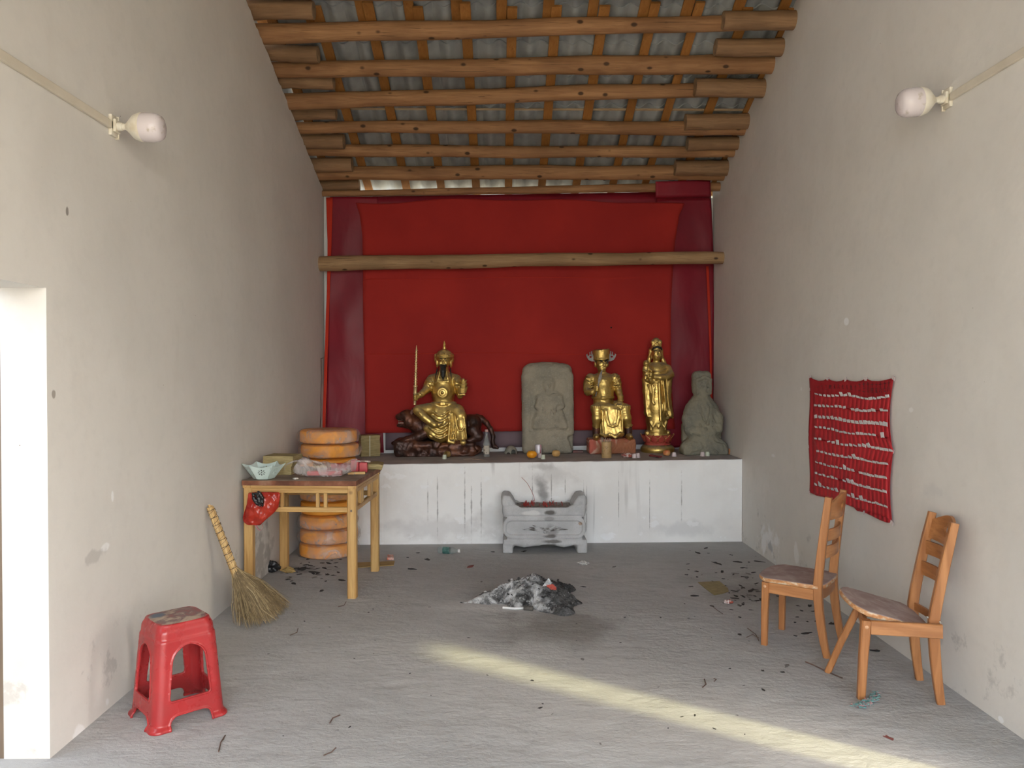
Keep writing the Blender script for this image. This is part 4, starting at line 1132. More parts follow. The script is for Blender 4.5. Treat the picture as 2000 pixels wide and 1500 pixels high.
# ---------------------------------------------------------------- standing goddess with a child, on a lotus
def goddess():
    Y = 8.02; Q = Px(1284, 886, Y); L = Q.L; K = crop(1220, 640, 5.357)
    def q(cx, cy, d=0): return Q(*K(cx, cy), d)
    base = Vector((on_y(1284, 886, Y).x, Y, altar_z(1.6)))
    root = thing('goddess_statue', 'slender gilded goddess holding an infant, standing on a red and gold lotus', 'statue', base, rot=(0, -.01, 0))
    b = MB(); b.lathe([(L(31.5), 0), (L(33), L(2)), (L(33), L(7)), (L(30), L(11.5)), (L(24.5), L(14)), (L(20), L(14.5))], 40); o = b.build('round_base', M_gold, root, 40)
    M_lotus = simple('red_lotus_paint', (.36, .045, .035), (.45, .09, .06), 16, rough=.5)
    b = MB(); b.lathe([(L(24), L(13.4)), (L(25.5), L(14.5)), (L(25.5), L(16.5)), (L(23.5), L(18)), (L(23.5), L(19)), (L(26), L(22)), (L(30), L(30)), (L(31), L(33)), (L(20), L(33.2))], 40); b.build('lotus_cup', M_lotus, root, 40)
    pm = MB()
    def petal(u, v):
        an = (u - .5) * .52 * (1 - .75 * max(0, v - .55) / .45 * (abs(2 * u - 1)) ** .5)
        w = math.sin(PI * min(1, v * .9 + .1)) ** .5
        an *= w
        r = L(25.2) + (L(32.5) - L(25.2)) * v ** .8 + L(1.6) * math.cos((u - .5) * PI) - L(.5)
        return (r * math.sin(an), -r * math.cos(an), L(19.5) + L(14.5) * v + L(1.2) * math.cos((u - .5) * PI) * v)
    pm.grid(petal, 10, 8); me = pm.mesh('petal', 180); me.materials.append(M_lotus)
    for i in range(12):
        o = link('petal', me, None, root, None, (0, 0, 2 * PI * i / 12 + .1)); md = o.modifiers.new('thickness', 'SOLIDIFY'); md.thickness = .006
        rim = MB(); rim.tube([petal(0, v / 8) for v in range(2, 9)] + [petal(u / 8, 1) for u in range(1, 9)] + [petal(1, v / 8) for v in range(7, 1, -1)], L(.55), 5)
        if i == 0: me_r = rim.mesh('petal_rim', 180); me_r.materials.append(M_gold)
        link('petal_rim', me_r, None, o)
    c = Clay((-.21, -.20, .15), (.24, .18, 1.20), .005)
    # cloud foot and skirt
    c.ell(q(335, 1140, 2), (L(24), L(19), L(6)), .01); c.ell(q(335, 1105, 2), (L(21.5), L(17), L(5)), .012)
    for i in range(7): c.ell(q(225 + i * 37, 1118, 15 - abs(i - 3) * 2.5), (L(4.6), L(4.6), L(5)), .006)
    c.chain([q(335, 1090, 2), q(335, 1000, 2)], [L(19), L(19)], .015)
    for i in range(6): c.chain([q(262 + i * 30, 985, 19 - abs(i - 2.5) * 2.2), q(258 + i * 31, 1080, 20 - abs(i - 2.5) * 2.2)], L(1.6), .006)
    for i in range(3): c.chain([q(250 + i * 60, 1000, 18), q(275 + i * 60, 1055, 22), q(305 + i * 60, 1000, 19)], L(1.3), .004)
    # robe column
    c.chain([q(335, 980, 3), q(338, 850, 3), q(335, 700, 3), q(335, 580, 2), q(340, 480, 0)], [L(21), L(22), L(20), L(21), L(19)], .03)
    c.ell(q(345, 440, -1), (L(23), L(13), L(12)), .02); c.ell(q(340, 520, 6), (L(22), L(12), L(12)), .02)
    # hanging sleeves
    c.chain([q(225, 560, 8), q(222, 680, 8), q(232, 800, 9), q(240, 900, 9)], [L(9), L(7), L(7), L(8.5)], .02); c.ell(q(250, 905, 10), (L(10), L(8), L(9)), .015)
    c.chain([q(450, 540, 8), q(435, 680, 8), q(440, 800, 9), q(462, 920, 10)], [L(9), L(9), L(8), L(7.5)], .02); c.chain([q(430, 820, 12), q(470, 930, 13)], [L(7), L(5.5)], .012)
    c.chain([q(300, 960, 18), q(360, 975, 20), q(440, 965, 16)], L(3), .01)
    # arms folded across, cradling the infant
    c.chain([q(450, 450, 0), q(470, 510, 8), q(430, 535, 20)], [L(9), L(8), L(6)], .012); c.chain([q(430, 535, 20), q(350, 540, 26), q(290, 535, 28)], [L(6.4), L(5.4), L(4.4)], .012)
    c.chain([q(470, 500, 8), q(495, 520, 10), q(510, 522, 10)], [L(5), L(3), L(1)], .008); c.chain([q(465, 480, 8), q(480, 500, 9)], [L(4), L(2)], .008)
    c.chain([q(240, 440, 0), q(225, 510, 8), q(245, 555, 20)], [L(8.5), L(7), L(5)], .012)
    c.chain([q(290, 535, 28), q(262, 512, 31), q(240, 498, 32)], [L(3.6), L(3), L(2)], .006)
    for i in range(4): c.chain([q(262, 500 + i * 8, 33), q(246, 492 + i * 10, 35), q(234, 492 + i * 10, 34)], [L(1.5), L(1.3), L(1.1)], .002)
    # infant
    c.ell(q(205, 393, 27), (L(5.8), L(5.8), L(6.6)), .002); c.ell(q(203, 396, 32.6), (L(1.2), L(1), L(1.6)), .002); c.ell(q(205, 380, 22), (L(4.4), L(4), L(3.4)), .003)
    c.chain([q(204, 436, 25), q(210, 500, 26)], [L(5.6), L(7)], .003); c.ring(q(205, 420, 26), L(3.6), L(1.6), .002); c.chain([q(184, 440, 27), q(176, 466, 30), q(196, 476, 34)], [L(3), L(2.6), L(2)], .002); c.chain([q(226, 440, 27), q(246, 460, 30), q(254, 474, 32)], [L(3), L(2.6), L(2)], .002)
    c.chain([q(200, 515, 26), q(195, 530, 32), q(190, 550, 33)], [L(4), L(3.4), L(2.6)], .006); c.chain([q(222, 515, 26), q(238, 540, 31), q(245, 570, 30)], [L(4), L(3.4), L(2.8)], .006)
    c.chain([q(225, 560, 22), q(260, 580, 25), q(290, 570, 26)], [L(5.5), L(5), L(4)], .01)
    # drapery folds
    for (x0, x1, x2) in ((345, 360, 372), (380, 395, 412), (415, 425, 440)): c.chain([q(x0, 560, 25), q(x1, 720, 25), q(x2, 880, 24)], L(1.7), .010)
    for (x0, x1, x2) in ((362, 378, 392), (398, 410, 428)): c.chain([q(x0, 570, 25), q(x1, 720, 25), q(x2, 900, 25)], L(1.6), .010, cut=True)
    c.chain([q(335, 560, 26), q(340, 700, 26), q(352, 980, 26)], L(2.6), .006); c.chain([q(270, 620, 24), q(280, 700, 26), q(272, 790, 25), q(285, 810, 26)], L(2.4), .008)
    for i in range(4): c.chain([q(225 + i * 8, 610, 19 + i), q(250 + i * 6, 690 + i * 8, 24 + i * .6), q(300 - i * 2, 690 - i * 25, 26)], L(1.3), .005)
    c.chain([q(290, 590, 27), q(320, 585, 28), q(332, 575, 27)], L(2), .006)
    c.chain([q(355, 790, 26), q(375, 830, 26), q(365, 890, 26)], L(1.6), .006)
    c.chain([q(210, 620, 14), q(212, 760, 15), q(215, 900, 16), q(230, 940, 17), q(275, 945, 18), q(300, 900, 22)], L(1.5), .006)
    c.chain([q(400, 860, 22), q(430, 930, 18), q(490, 960, 14), q(490, 900, 12)], L(1.5), .006)
    c.chain([q(255, 455, 12), q(300, 480, 19), q(345, 485, 20), q(400, 470, 17), q(430, 450, 12)], L(1.4), .006); c.chain([q(275, 420, 10), q(310, 440, 15), q(350, 440, 15), q(385, 420, 12)], L(1.2), .005)
    # head
    c.cap(q(335, 420, 1), q(335, 350, 3), L(6.4), L(6), .015)
    c.ell(q(336, 295, 5), (L(10.2), L(11), L(13)), .01); c.ell(q(336, 335, 9), (L(5.4), L(5.5), L(4.6)), .008)
    c.chain([q(338, 280, 15.5), q(340, 305, 17.6)], [L(1.0), L(1.7)], .004); c.ell(q(340, 307, 17.2), (L(2.3), L(1.5), L(1.2)), .003); c.ell(q(340, 325, 15.2), (L(2.8), L(1.5), L(1.1)), .003)
    for sd in (-1, 1):
        c.ell(q(337 + sd * 24, 280, 15.4), (L(3), L(1.8), L(1.2)), .003, cut=True); c.ell(q(337 + sd * 24, 282, 14.4), (L(2.6), L(1.6), L(1.1)), .002); c.ell(q(337 + sd * 26, 305, 12.8), (L(3), L(2.8), L(3)), .006)
        c.chain([q(336 + sd * 54, 250, -2), q(336 + sd * 60, 320, -4), q(340 + sd * 80, 380, -4), q(345 + sd * 100, 430, -3)], [L(4), L(4), L(4.4), L(4)], .01)
        c.ell(q(336 + sd * 55, 320, 3), (L(1.8), L(3), L(6)), .004)
    # crown
    c.ell(q(337, 232, 2), (L(11), L(11), L(8)), .006); c.chain([q(337, 215, 0), q(337, 165, 0)], [L(9.5), L(8)], .01)
    for sd in (-1, 0, 1): c.ell(q(337 + sd * 36, 172 - (10 if sd == 0 else 0), 4), (L(4.6), L(4), L(5)), .006)
    for i in range(5): c.ell(q(297 + i * 20, 205, 8 - abs(i - 2) * 1.2), (L(2.6), L(2), L(4)), .004)
    c.ring(q(337, 185, 9.5), L(4.2), L(1.0), .003, rot=(PI / 2, 0, 0)); c.ell(q(337, 188, 10), (L(2.4), L(2), L(3.4)), .003)
    c.rough(.0006, 95, 9)
    c.build('body', M_gold, root)
    b = MB(); b.tube([q(288, 252, 7), q(300, 232, 11.5), q(337, 224, 14.4), q(374, 232, 11.5), q(388, 252, 7)], [L(1.4), L(2.2), L(2.4), L(2.2), L(1.4)], 8); b.build('hairline', M_black, root, 60)
    for sd in (-1, 1):
        b = MB(); b.tube([q(337 + sd * 9, 270, 16.6), q(337 + sd * 24, 262, 15.8), q(337 + sd * 40, 268, 12.5)], [L(.4), L(.6), L(.3)], 6); b.build('eyebrow', M_black, root, 60)
    b = MB(); b.tube([q(328, 325, 16.6), q(340, 325, 17.0), q(351, 325, 16.4)], [L(.4), L(.9), L(.4)], 6); b.build('lips', M_lip, root, 60)
    return root
goddess()

# ---------------------------------------------------------------- worn stone buddha
def buddha():
    Y = 7.74; Q = Px(1376, 885, Y); L = Q.L; K = crop(1220, 640, 5.357)
    def q(cx, cy, d=0): return Q(*K(cx, cy), d)
    base = Vector((on_y(1373.5, 885, Y).x, Y, altar_z(2.0)))
    c = Clay((-.27, -.20, -.02), (.275, .16, .85), .006)
    # crossed legs
    c.ell(q(835, 1230, 0), (L(44), L(24), L(15)), .03); c.ell(q(715, 1225, 8), (L(25), L(18), L(15.5)), .03, rot=(0, -.15, 0)); c.ell(q(960, 1230, 8), (L(24), L(18), L(15)), .03, rot=(0, .15, 0))
    c.box(q(835, 1280, 0), (L(45), L(24), L(6.5)), .02, .03); c.box(q(835, 1150, -14), (L(40), L(10), L(30)), .03, .03)
    # trunk and sleeves
    c.chain([q(835, 1120, -4), q(832, 1000, -6), q(830, 850, -8), q(828, 790, -8)], [L(30), L(27), L(25), L(20)], .05)
    c.ell(q(705, 900, -6), (L(14), L(15), L(24)), .04, rot=(0, .22, 0)); c.ell(q(950, 900, -6), (L(14), L(15), L(25)), .04, rot=(0, -.20, 0))
    c.chain([q(665, 960, 2), q(680, 1060, 8), q(760, 1075, 18)], [L(12), L(10), L(8)], .03); c.chain([q(990, 950, 2), q(975, 1050, 8), q(900, 1075, 18)], [L(12), L(10), L(8)], .03)
    c.ell(q(830, 1085, 20), (L(15), L(7), L(6)), .02); c.ell(q(845, 990, 16), (L(12), L(7), L(12)), .03)
    # cowled head
    c.cap(q(832, 790, -6), q(835, 720, -4), L(13), L(13), .03)
    c.box(q(828, 590, -6), (L(18.6), L(14), L(23)), .05, .02); c.ell(q(840, 640, 4), (L(13), L(12), L(21)), .02)
    c.cap(q(765, 560, 8), q(768, 690, 8), L(3), L(3), .015); c.cap(q(908, 560, 8), q(905, 690, 8), L(3), L(3), .015); c.chain([q(770, 555, 10), q(838, 525, 13), q(905, 555, 10)], L(3), .015)
    c.chain([q(845, 620, 15), q(848, 655, 17)], [L(1.6), L(2.4)], .008)
    for sd in (-1, 1): c.ell(q(845 + sd * 30, 622, 14), (L(4), L(2), L(2)), .008, cut=True)
    c.ell(q(850, 685, 15), (L(5), L(1.8), L(1.4)), .006)
    # creases of the robe, ankles
    for x0, x1, x2 in ((765, 790, 830), (905, 890, 850)): c.chain([q(x0, 780, 14.5), q(x1, 880, 18.5), q(x2, 1000, 22)], L(2.0), .012, cut=True)
    c.chain([q(770, 945, 16), q(775, 1010, 20), q(830, 1050, 22), q(900, 1030, 20), q(905, 960, 17)], L(1.5), .010, cut=True)
    c.chain([q(610, 1190, 20), q(720, 1160, 26), q(840, 1190, 28), q(780, 1270, 26), q(680, 1290, 22)], L(1.8), .012, cut=True); c.chain([q(840, 1190, 28), q(930, 1160, 25), q(1060, 1210, 18)], L(1.8), .012, cut=True); c.chain([q(780, 1270, 26), q(900, 1245, 26), q(960, 1290, 22)], L(1.6), .012, cut=True)
    c.chain([q(640, 1010, 8), q(690, 1090, 16), q(760, 1110, 22)], L(1.5), .010, cut=True); c.chain([q(1020, 1010, 8), q(980, 1090, 15), q(900, 1110, 22)], L(1.5), .010, cut=True)
    c.rough(.004, 34, 6); c.box((0, 0, -.1), (1, 1, .1), 0, 0, cut=True)
    o = c.build('stone_buddha', M_stone2, None, base); o.scale = (.97, 1, 1.03); o.rotation_euler = (0, -.01, 0)
    return tag(o, 'worn grey stone buddha seated cross-legged in a cowl beside the right wall', 'statue')
buddha()

# ---------------------------------------------------------------- stone stele with a carved figure
def stele():
    Y = 7.96; Q = Px(1070.5, 888, Y); L = Q.L; K = crop(1000, 640, 5.357)
    def q(cx, cy, d=0): return Q(*K(cx, cy), d)
    base = Vector((on_y(1070.5, 888, Y).x, Y, altar_z(.45)))
    c = Clay((-.30, -.13, -.02), (.30, .13, .96), .0055)
    c.box(q(378, 900, 0), (L(50.5), L(15), L(80)), .05, 0); c.box(q(375, 600, 0), (L(48), L(14.5), L(39)), .075, .02); c.ell(q(360, 470, 0), (L(40), L(14), L(17.5)), .05)
    c.box(q(650, 1250, 10), (L(7), L(16), L(22)), .01, .02, rot=(0, -.32, 0), cut=True)
    # sunk niche
    c.box(q(390, 790, 18), (L(36), L(4.6), L(50)), .05, .03, cut=True)
    c.chain([q(185, 540, 15), q(185, 1080, 15)], L(1.2), .01); c.chain([q(590, 540, 15), q(600, 1080, 15)], L(1.2), .01)
    # figure
    c.ell(q(390, 620, 14), (L(9), L(7), L(13)), .012); c.ell(q(390, 575, 13), (L(10), L(6), L(9)), .015); c.ell(q(390, 600, 12), (L(12.5), L(6), L(14)), .02)
    c.ell(q(392, 730, 13), (L(24), L(6.5), L(9)), .03); c.ell(q(390, 800, 13), (L(23), L(7), L(18)), .03)
    c.chain([q(285, 740, 14), q(275, 830, 15), q(340, 880, 17)], [L(6), L(6.5), L(6)], .015); c.chain([q(500, 740, 14), q(512, 830, 15), q(440, 880, 17)], [L(6), L(6.5), L(6)], .015)
    c.ell(q(390, 930, 13), (L(24), L(7), L(20)), .03); c.chain([q(280, 900, 14), q(250, 980, 14), q(240, 1040, 15)], [L(6), L(7), L(6)], .02); c.chain([q(500, 900, 14), q(520, 980, 14), q(550, 1040, 15)], [L(6), L(7), L(6)], .02)
    c.ell(q(290, 1030, 14), (L(13), L(6), L(7)), .02); c.ell(q(500, 1030, 14), (L(13), L(6), L(7)), .02); c.ell(q(390, 1040, 14), (L(8), L(6), L(7)), .02)
    for i in range(5): c.chain([q(330 + i * 30, 780, 21), q(318 + i * 36, 1000, 21)], L(1.2), .008, cut=True)
    c.chain([q(390, 605, 20.5), q(391, 630, 22)], [L(1.0), L(1.5)], .006)
    for sd in (-1, 1): c.ell(q(390 + sd * 16, 605, 20.5), (L(2.4), L(1.3), L(1.1)), .004, cut=True)
    c.ell(q(391, 648, 20.4), (L(3), L(1.2), L(.9)), .004)
    c.chain([q(340, 700, 18), q(390, 720, 21), q(440, 700, 18)], L(1.2), .008)
    c.rough(.0035, 30, 12); c.box((0, 0, -.1), (1, 1, .1), 0, 0, cut=True)
    o = c.build('stone_stele', M_stone, None, base, (0, -.01, 0))
    return tag(o, 'upright rounded stone slab carved with a faint seated figure', 'stele')
stele()

# ================================================================ furniture
def varnish(name, dark, light, axis='z', rough=.38, knots=False, kscale=5.0):
    st = {'x': (.5, 7, 7), 'y': (7, .5, 7), 'z': (7, 7, .5)}[axis]
    a = Mat(name, rough, 0, .45).shuffle()
    g = a.noise(4.0, st, detail=6, dist=.6); g2 = a.noise(14, st, detail=3)
    c = a.mix(a.remap(g, .35, .68), dark, light); c = a.mix(a.remap(g2, .55, .75, 0, .35), c, tuple(v * .62 for v in dark))
    if knots: c = a.mix(a.remap(a.voro(kscale, (1, 1, 1)), .11, .05, 0, .85), c, (.09, .035, .012))
    a.color(c); a.bump(g2, .12, .004)
    return a.m
M_tw = {k: varnish('yellow_pine_' + k, (.41, .225, .070), (.57, .36, .135), k, .5, True, 4.0) for k in 'xyz'}
M_chair = {k: varnish('orange_varnish_' + k, (.34, .135, .046), (.48, .215, .080), k, .36) for k in 'xyz'}
a = Mat('worn_table_top', .72, 0, .3); n1 = a.noise(5, detail=6)
a.color(a.mix(a.remap(n1, .40, .66), (.22, .165, .13), (.35, .285, .235))).bump(a.noise(40, detail=4), .2, .004); M_ttop = a.m
a = Mat('table_top_edge', .65, 0, .3); n1 = a.noise(9, detail=5)
a.color(a.ramp(n1, [(.35, (.10, .035, .018)), (.55, (.22, .085, .045)), (.72, (.30, .16, .10))])); M_tedge = a.m

# ---------------------------------------------------------------- square pine table
TC = Vector((-1.425, 5.862, 0)); TROT = R(-2.9)
table = thing('square_table', 'square pine table with openwork apron standing against the left wall', 'table', TC, TROT)
TZ = .838; hl = .372; lw = .064
b = MB(); b.b2(-.412, .412, -.412, .412, TZ - .036, TZ); o = b.build('table_top', [M_ttop, M_tedge], table, None, bevel=.003)
me = o.data
for p in me.polygons:
    if abs(p.normal.z) < .5: p.material_index = 1
for (sx, sy) in ((-1, -1), (1, -1), (1, 1), (-1, 1)):
    b = MB(); b.sweep([(sx * hl, sy * hl, 0), (sx * hl, sy * hl, TZ - .056)], lw, lw, (1, 0, 0)); lg = b.build('leg', M_tw['z'], table)
    b = MB(); b.box((sx * hl, sy * (hl + .0325 * (1 if sy > 0 else 1)), .625), (.012, .003, .016)); b.build('dowel', M_dark_wood, lg)
for s in (-1, 1):
    b = MB(); b.box((0, s * (hl + .004), TZ - .046), (2 * hl + lw + .01, lw * .8, .020)); b.build('apron_moulding', M_tw['x'], table, bevel=.002)
    b = MB(); b.box((s * (hl + .004), 0, TZ - .046), (lw * .8, 2 * hl + lw + .01, .020)); b.build('apron_moulding', M_tw['y'], table, bevel=.002)
    b = MB(); b.sweep([(-hl, s * (hl + .012), TZ - .073), (hl, s * (hl + .012), TZ - .073)], .034, .034, (0, 0, 1)); b.build('upper_rail', M_tw['x'], table)
    b = MB(); b.sweep([(-hl, s * (hl + .010), .630), (hl, s * (hl + .010), .630)], .036, .032, (0, 0, 1)); b.build('lower_rail', M_tw['x'], table)
    b = MB(); b.sweep([(s * (hl + .012), -hl, TZ - .073), (s * (hl + .012), hl, TZ - .073)], .034, .034, (0, 0, 1)); b.build('upper_rail', M_tw['y'], table)
    b = MB(); b.sweep([(s * (hl + .010), -hl, .630), (s * (hl + .010), hl, .630)], .036, .032, (0, 0, 1)); b.build('lower_rail', M_tw['y'], table)
    for x in (.128, .184, -.128, -.184):
        b = MB(); b.sweep([(x, s * (hl + .010), .645), (x, s * (hl + .010), TZ - .088)], .024, .026, (1, 0, 0)); b.build('strut', M_tw['z'], table)
        b = MB(); b.sweep([(s * (hl + .010), x, .645), (s * (hl + .010), x, TZ - .088)], .026, .040, (1, 0, 0)); b.build('strut', M_tw['z'], table)

# ---------------------------------------------------------------- two ladder-back chairs
a = Mat('grimy_seat', .6, 0, .35); n1 = a.noise(6, (1, 1, 1), detail=6, dist=.8)
c = a.mix(a.remap(n1, .38, .66), (.29, .205, .185), (.42, .335, .31)); c = a.mix(a.remap(a.noise(20, detail=5), .55, .72, 0, .6), c, (.46, .40, .37))
a.color(c).bump(n1, .1, .004); M_seat = a.m
a = Mat('chipped_seat_edge', .55, 0, .35); n1 = a.noise(30, (1, 1, 2), detail=5)
a.color(a.ramp(n1, [(.38, (.45, .19, .07)), (.52, (.56, .30, .14)), (.62, (.62, .50, .36))])); M_sedge = a.m
M_bolt = simple('bright_screw', (.55, .52, .47), (.45, .42, .38), 30, rough=.35, metal=.8)
M_plug = simple('pale_plug', (.58, .32, .17), (.66, .40, .24), 30, rough=.5)
def seat_outline(w, d, fr):
    """front edge bowed, corners rounded; y forward"""
    pts = []
    n = 10
    for i in range(n + 1):                      # front left corner -> front right corner, bowed
        t = i / n; x = -w + 2 * w * t
        pts.append((x * .985, d * .5 + .028 * (1 - (2 * t - 1) ** 2) - (.035 if i in (0, n) else (.010 if i in (1, n - 1) else 0))))
    for i in range(n + 1):
        t = i / n; x = w - 2 * w * t
        pts.append((x * .93, -d * .5 - .012 * (1 - (2 * t - 1) ** 2) + (.02 if i in (0, n) else 0)))
    return pts
def seat(root, w, d, z, rot=None, loc=None):
    o = shape2d('seat', [seat_outline(w, d, 0)], .012, [M_seat, M_sedge], root, plane='xy', loc=loc or (0, 0, z), rot=rot, bevel=.007)
    for p in o.data.polygons:
        if p.normal.z < .75: p.material_index = 1
    return o
def back_posts_and_slats(root, hw, P, zs, top_z, hole=True):
    """P(z) -> y of the post centre; hw half spacing"""
    for s in (-1, 1):
        zz = [0, .08, .16, .24, .32, .40, .48, .60, .75, top_z]
        pts = [(s * hw, P(z), z) for z in zz]
        b = MB(); b.sweep(pts, [.030, .030, .031, .032, .034, .034, .034, .033, .032, .030], [.036, .040, .044, .047, .048, .048, .047, .045, .042, .036], (1, 0, 0))
        b.build('back_post', M_chair['z'], root)
    for (z0, h) in zs:
        b = MB()
        pts = [(-hw + 2 * hw * t / 10, P(z0) - .004 - .030 * math.sin(PI * t / 10), z0) for t in range(11)]
        b.sweep(pts, h, .013, (0, .0, 1)); b.build('slat', M_chair['x'], root)
    # top rail: wavy crest, spade-shaped hole, bowed backwards
    zt = top_z - .130
    def crest(x): t = x / hw; return .106 + .026 * math.cos(t * 2.4) + .006
    def bottom(x): return -.004 * math.cos(x / hw * PI / 2)
    half = [(.0, .030, .098), (.008, .040, .094), (.0095, .042, .083), (.0175, .050, .080), (.0230, .056, .076), (.0270, .065, .065)]
    xs_ = sorted(set([-h[0] for h in half] + [h[0] for h in half] + [hw * k / 12 for k in range(-12, 13) if abs(hw * k / 12) > .029]))
    def hole_at(x):
        for (a0, l0, u0), (a1, l1, u1) in zip(half, half[1:]):
            if abs(x) <= a1 + 1e-9: t = (abs(x) - a0) / (a1 - a0); return l0 + (l1 - l0) * t, u0 + (u1 - u0) * t
        return None
    b = MB()
    def bend(x, z, off): t = max(-1, min(1, x / hw)); return (x, P(zt + z) - .004 - .030 * (1 - t * t) + off, zt + z)
    th = .007
    def quad(x0, x1, a0, a1, b0, b1):
        vs = [bend(x0, a0, th), bend(x1, a1, th), bend(x1, b1, th), bend(x0, b0, th), bend(x0, a0, -th), bend(x1, a1, -th), bend(x1, b1, -th), bend(x0, b0, -th)]
        b.add(vs, [(0, 1, 2, 3), (7, 6, 5, 4), (0, 4, 5, 1), (3, 2, 6, 7)])
    for x0, x1 in zip(xs_, xs_[1:]):
        if abs(x0) <= .0271 and abs(x1) <= .0271:
            (l0, u0), (l1, u1) = hole_at(x0), hole_at(x1)
            quad(x0, x1, bottom(x0), bottom(x1), l0, l1); quad(x0, x1, u0, u1, crest(x0), crest(x1))
        else: quad(x0, x1, bottom(x0), bottom(x1), crest(x0), crest(x1))
    b.build('top_rail', M_chair['x'], root, 40)
    return root
def post_curve(ys, kick, lean, zs_=.40):
    def P(z):
        if z < zs_: t = 1 - z / zs_; return ys - kick * t ** 1.8
        return ys - lean * ((z - zs_) / (.9 - zs_)) ** 1.15
    return P

# sound chair
c1 = thing('ladder_back_chair', 'orange wooden ladder-back chair with grimy seat, standing whole below the red chart', 'chair', ((1.643 + 1.925) / 2, (4.6225 + 4.412) / 2, 0), R(53.2))
hw, hd = .172, .176
P1 = post_curve(-.125, .052, .055)
back_posts_and_slats(c1, hw, P1, [(.684, .066), (.586, .068)], .905)
for s in (-1, 1):
    b = MB(); b.sweep([(s * hw * .98, hd, 0), (s * hw * .98, hd - .002, .20), (s * hw, hd - .010, .375)], [.030, .034, .040], [.034, .038, .044], (1, 0, 0)); lg = b.build('front_leg', M_chair['z'], c1)
    b = MB(); b.lathe([(0, .003), (.008, .0015), (.009, 0)], 12); b.build('wood_plug', M_plug, lg, 60, loc=(s * (hw + .0215), hd - .008, .352), rot=(0, s * PI / 2, 0))
    b = MB(); b.sweep([(s * hw, hd - .02, .345), (s * hw, -.13, .345)], .064, .022, (0, 0, 1)); b.build('side_rail', M_chair['y'], c1)
b = MB(); b.sweep([(-hw, hd - .010, .345), (hw, hd - .010, .345)], .060, .020, (0, 0, 1)); b.build('front_rail', M_chair['x'], c1)
b = MB(); b.sweep([(-hw + 2 * hw * t / 8, -.128 - .014 * math.sin(PI * t / 8), .345) for t in range(9)], .060, .020, (0, 0, 1)); b.build('back_rail', M_chair['x'], c1)
seat(c1, .196, .345, .391, loc=(0, .028, .391))

# broken chair: seat slipped, one side rail sprung off, one front leg splayed
c2 = thing('ladder_back_chair', 'broken orange wooden ladder-back chair with tilted seat and a splayed leg', 'chair', (1.965, 3.85, 0), R(79))
hw2 = .150
P2 = post_curve(-.150, .035, .095)
back_posts_and_slats(c2, hw2, P2, [(.700, .070), (.592, .072)], .880)
b = MB(); b.sweep([(-hw2 + 2 * hw2 * t / 8, P2(.39) - .004 - .026 * math.sin(PI * t / 8), .388 + .0 * t) for t in range(9)], .040, .013, (0, 0, 1)); b.build('slat', M_chair['x'], c2)
# near front leg with its rail
b = MB(); b.sweep([(-.152, .178, 0), (-.154, .170, .20), (-.156, .158, .392)], [.036, .040, .044], [.036, .040, .046], (1, 0, 0)); lg = b.build('front_leg', M_chair['z'], c2)
b = MB(); b.lathe([(0, .003), (.008, .0015), (.009, 0)], 12); b.build('wood_plug', M_plug, lg, 60, loc=(-.179, .160, .362), rot=(0, -PI / 2, 0))
b = MB(); b.sweep([(-.168, .140, .360), (-.190, -.175, .366)], .066, .026, (0, 0, 1)); b.build('side_rail', M_chair['y'], c2)
b = MB(); b.sweep([(-.150, .158, .358), (.110, .120, .360)], .066, .020, (0, 0, 1)); b.build('front_rail', M_chair['x'], c2)
# splayed leg
b = MB(); b.sweep([(.175, .262, .002), (.140, .200, .19), (.105, .130, .372)], [.046, .050, .052], [.032, .034, .036], (1, -.3, 0)); b.build('front_leg', M_chair['z'], c2)
b = MB(); b.sweep([(.145, .100, .350), (.150, -.140, .335)], .060, .022, (0, 0, 1)); b.build('side_rail', M_chair['y'], c2)
seat(c2, .168, .335, .39, rot=(R(15), R(-5), R(4)), loc=(.026, .030, .400))
for (x, y, z) in ((-.150, P2(.42) + .03, .418), (.172, P2(.44), .445), (.172, P2(.41), .405), (-.178, P2(.40) - .02, .405)):
    b = MB(); b.tube([(x - .012, y, z), (x + .012, y, z)], .0022, 6); b.lathe([(0, .0), (.0055, .001), (.005, .004), (0, .005)], 10, (x, y, z)); b.build('screw', M_bolt, c2, 60)

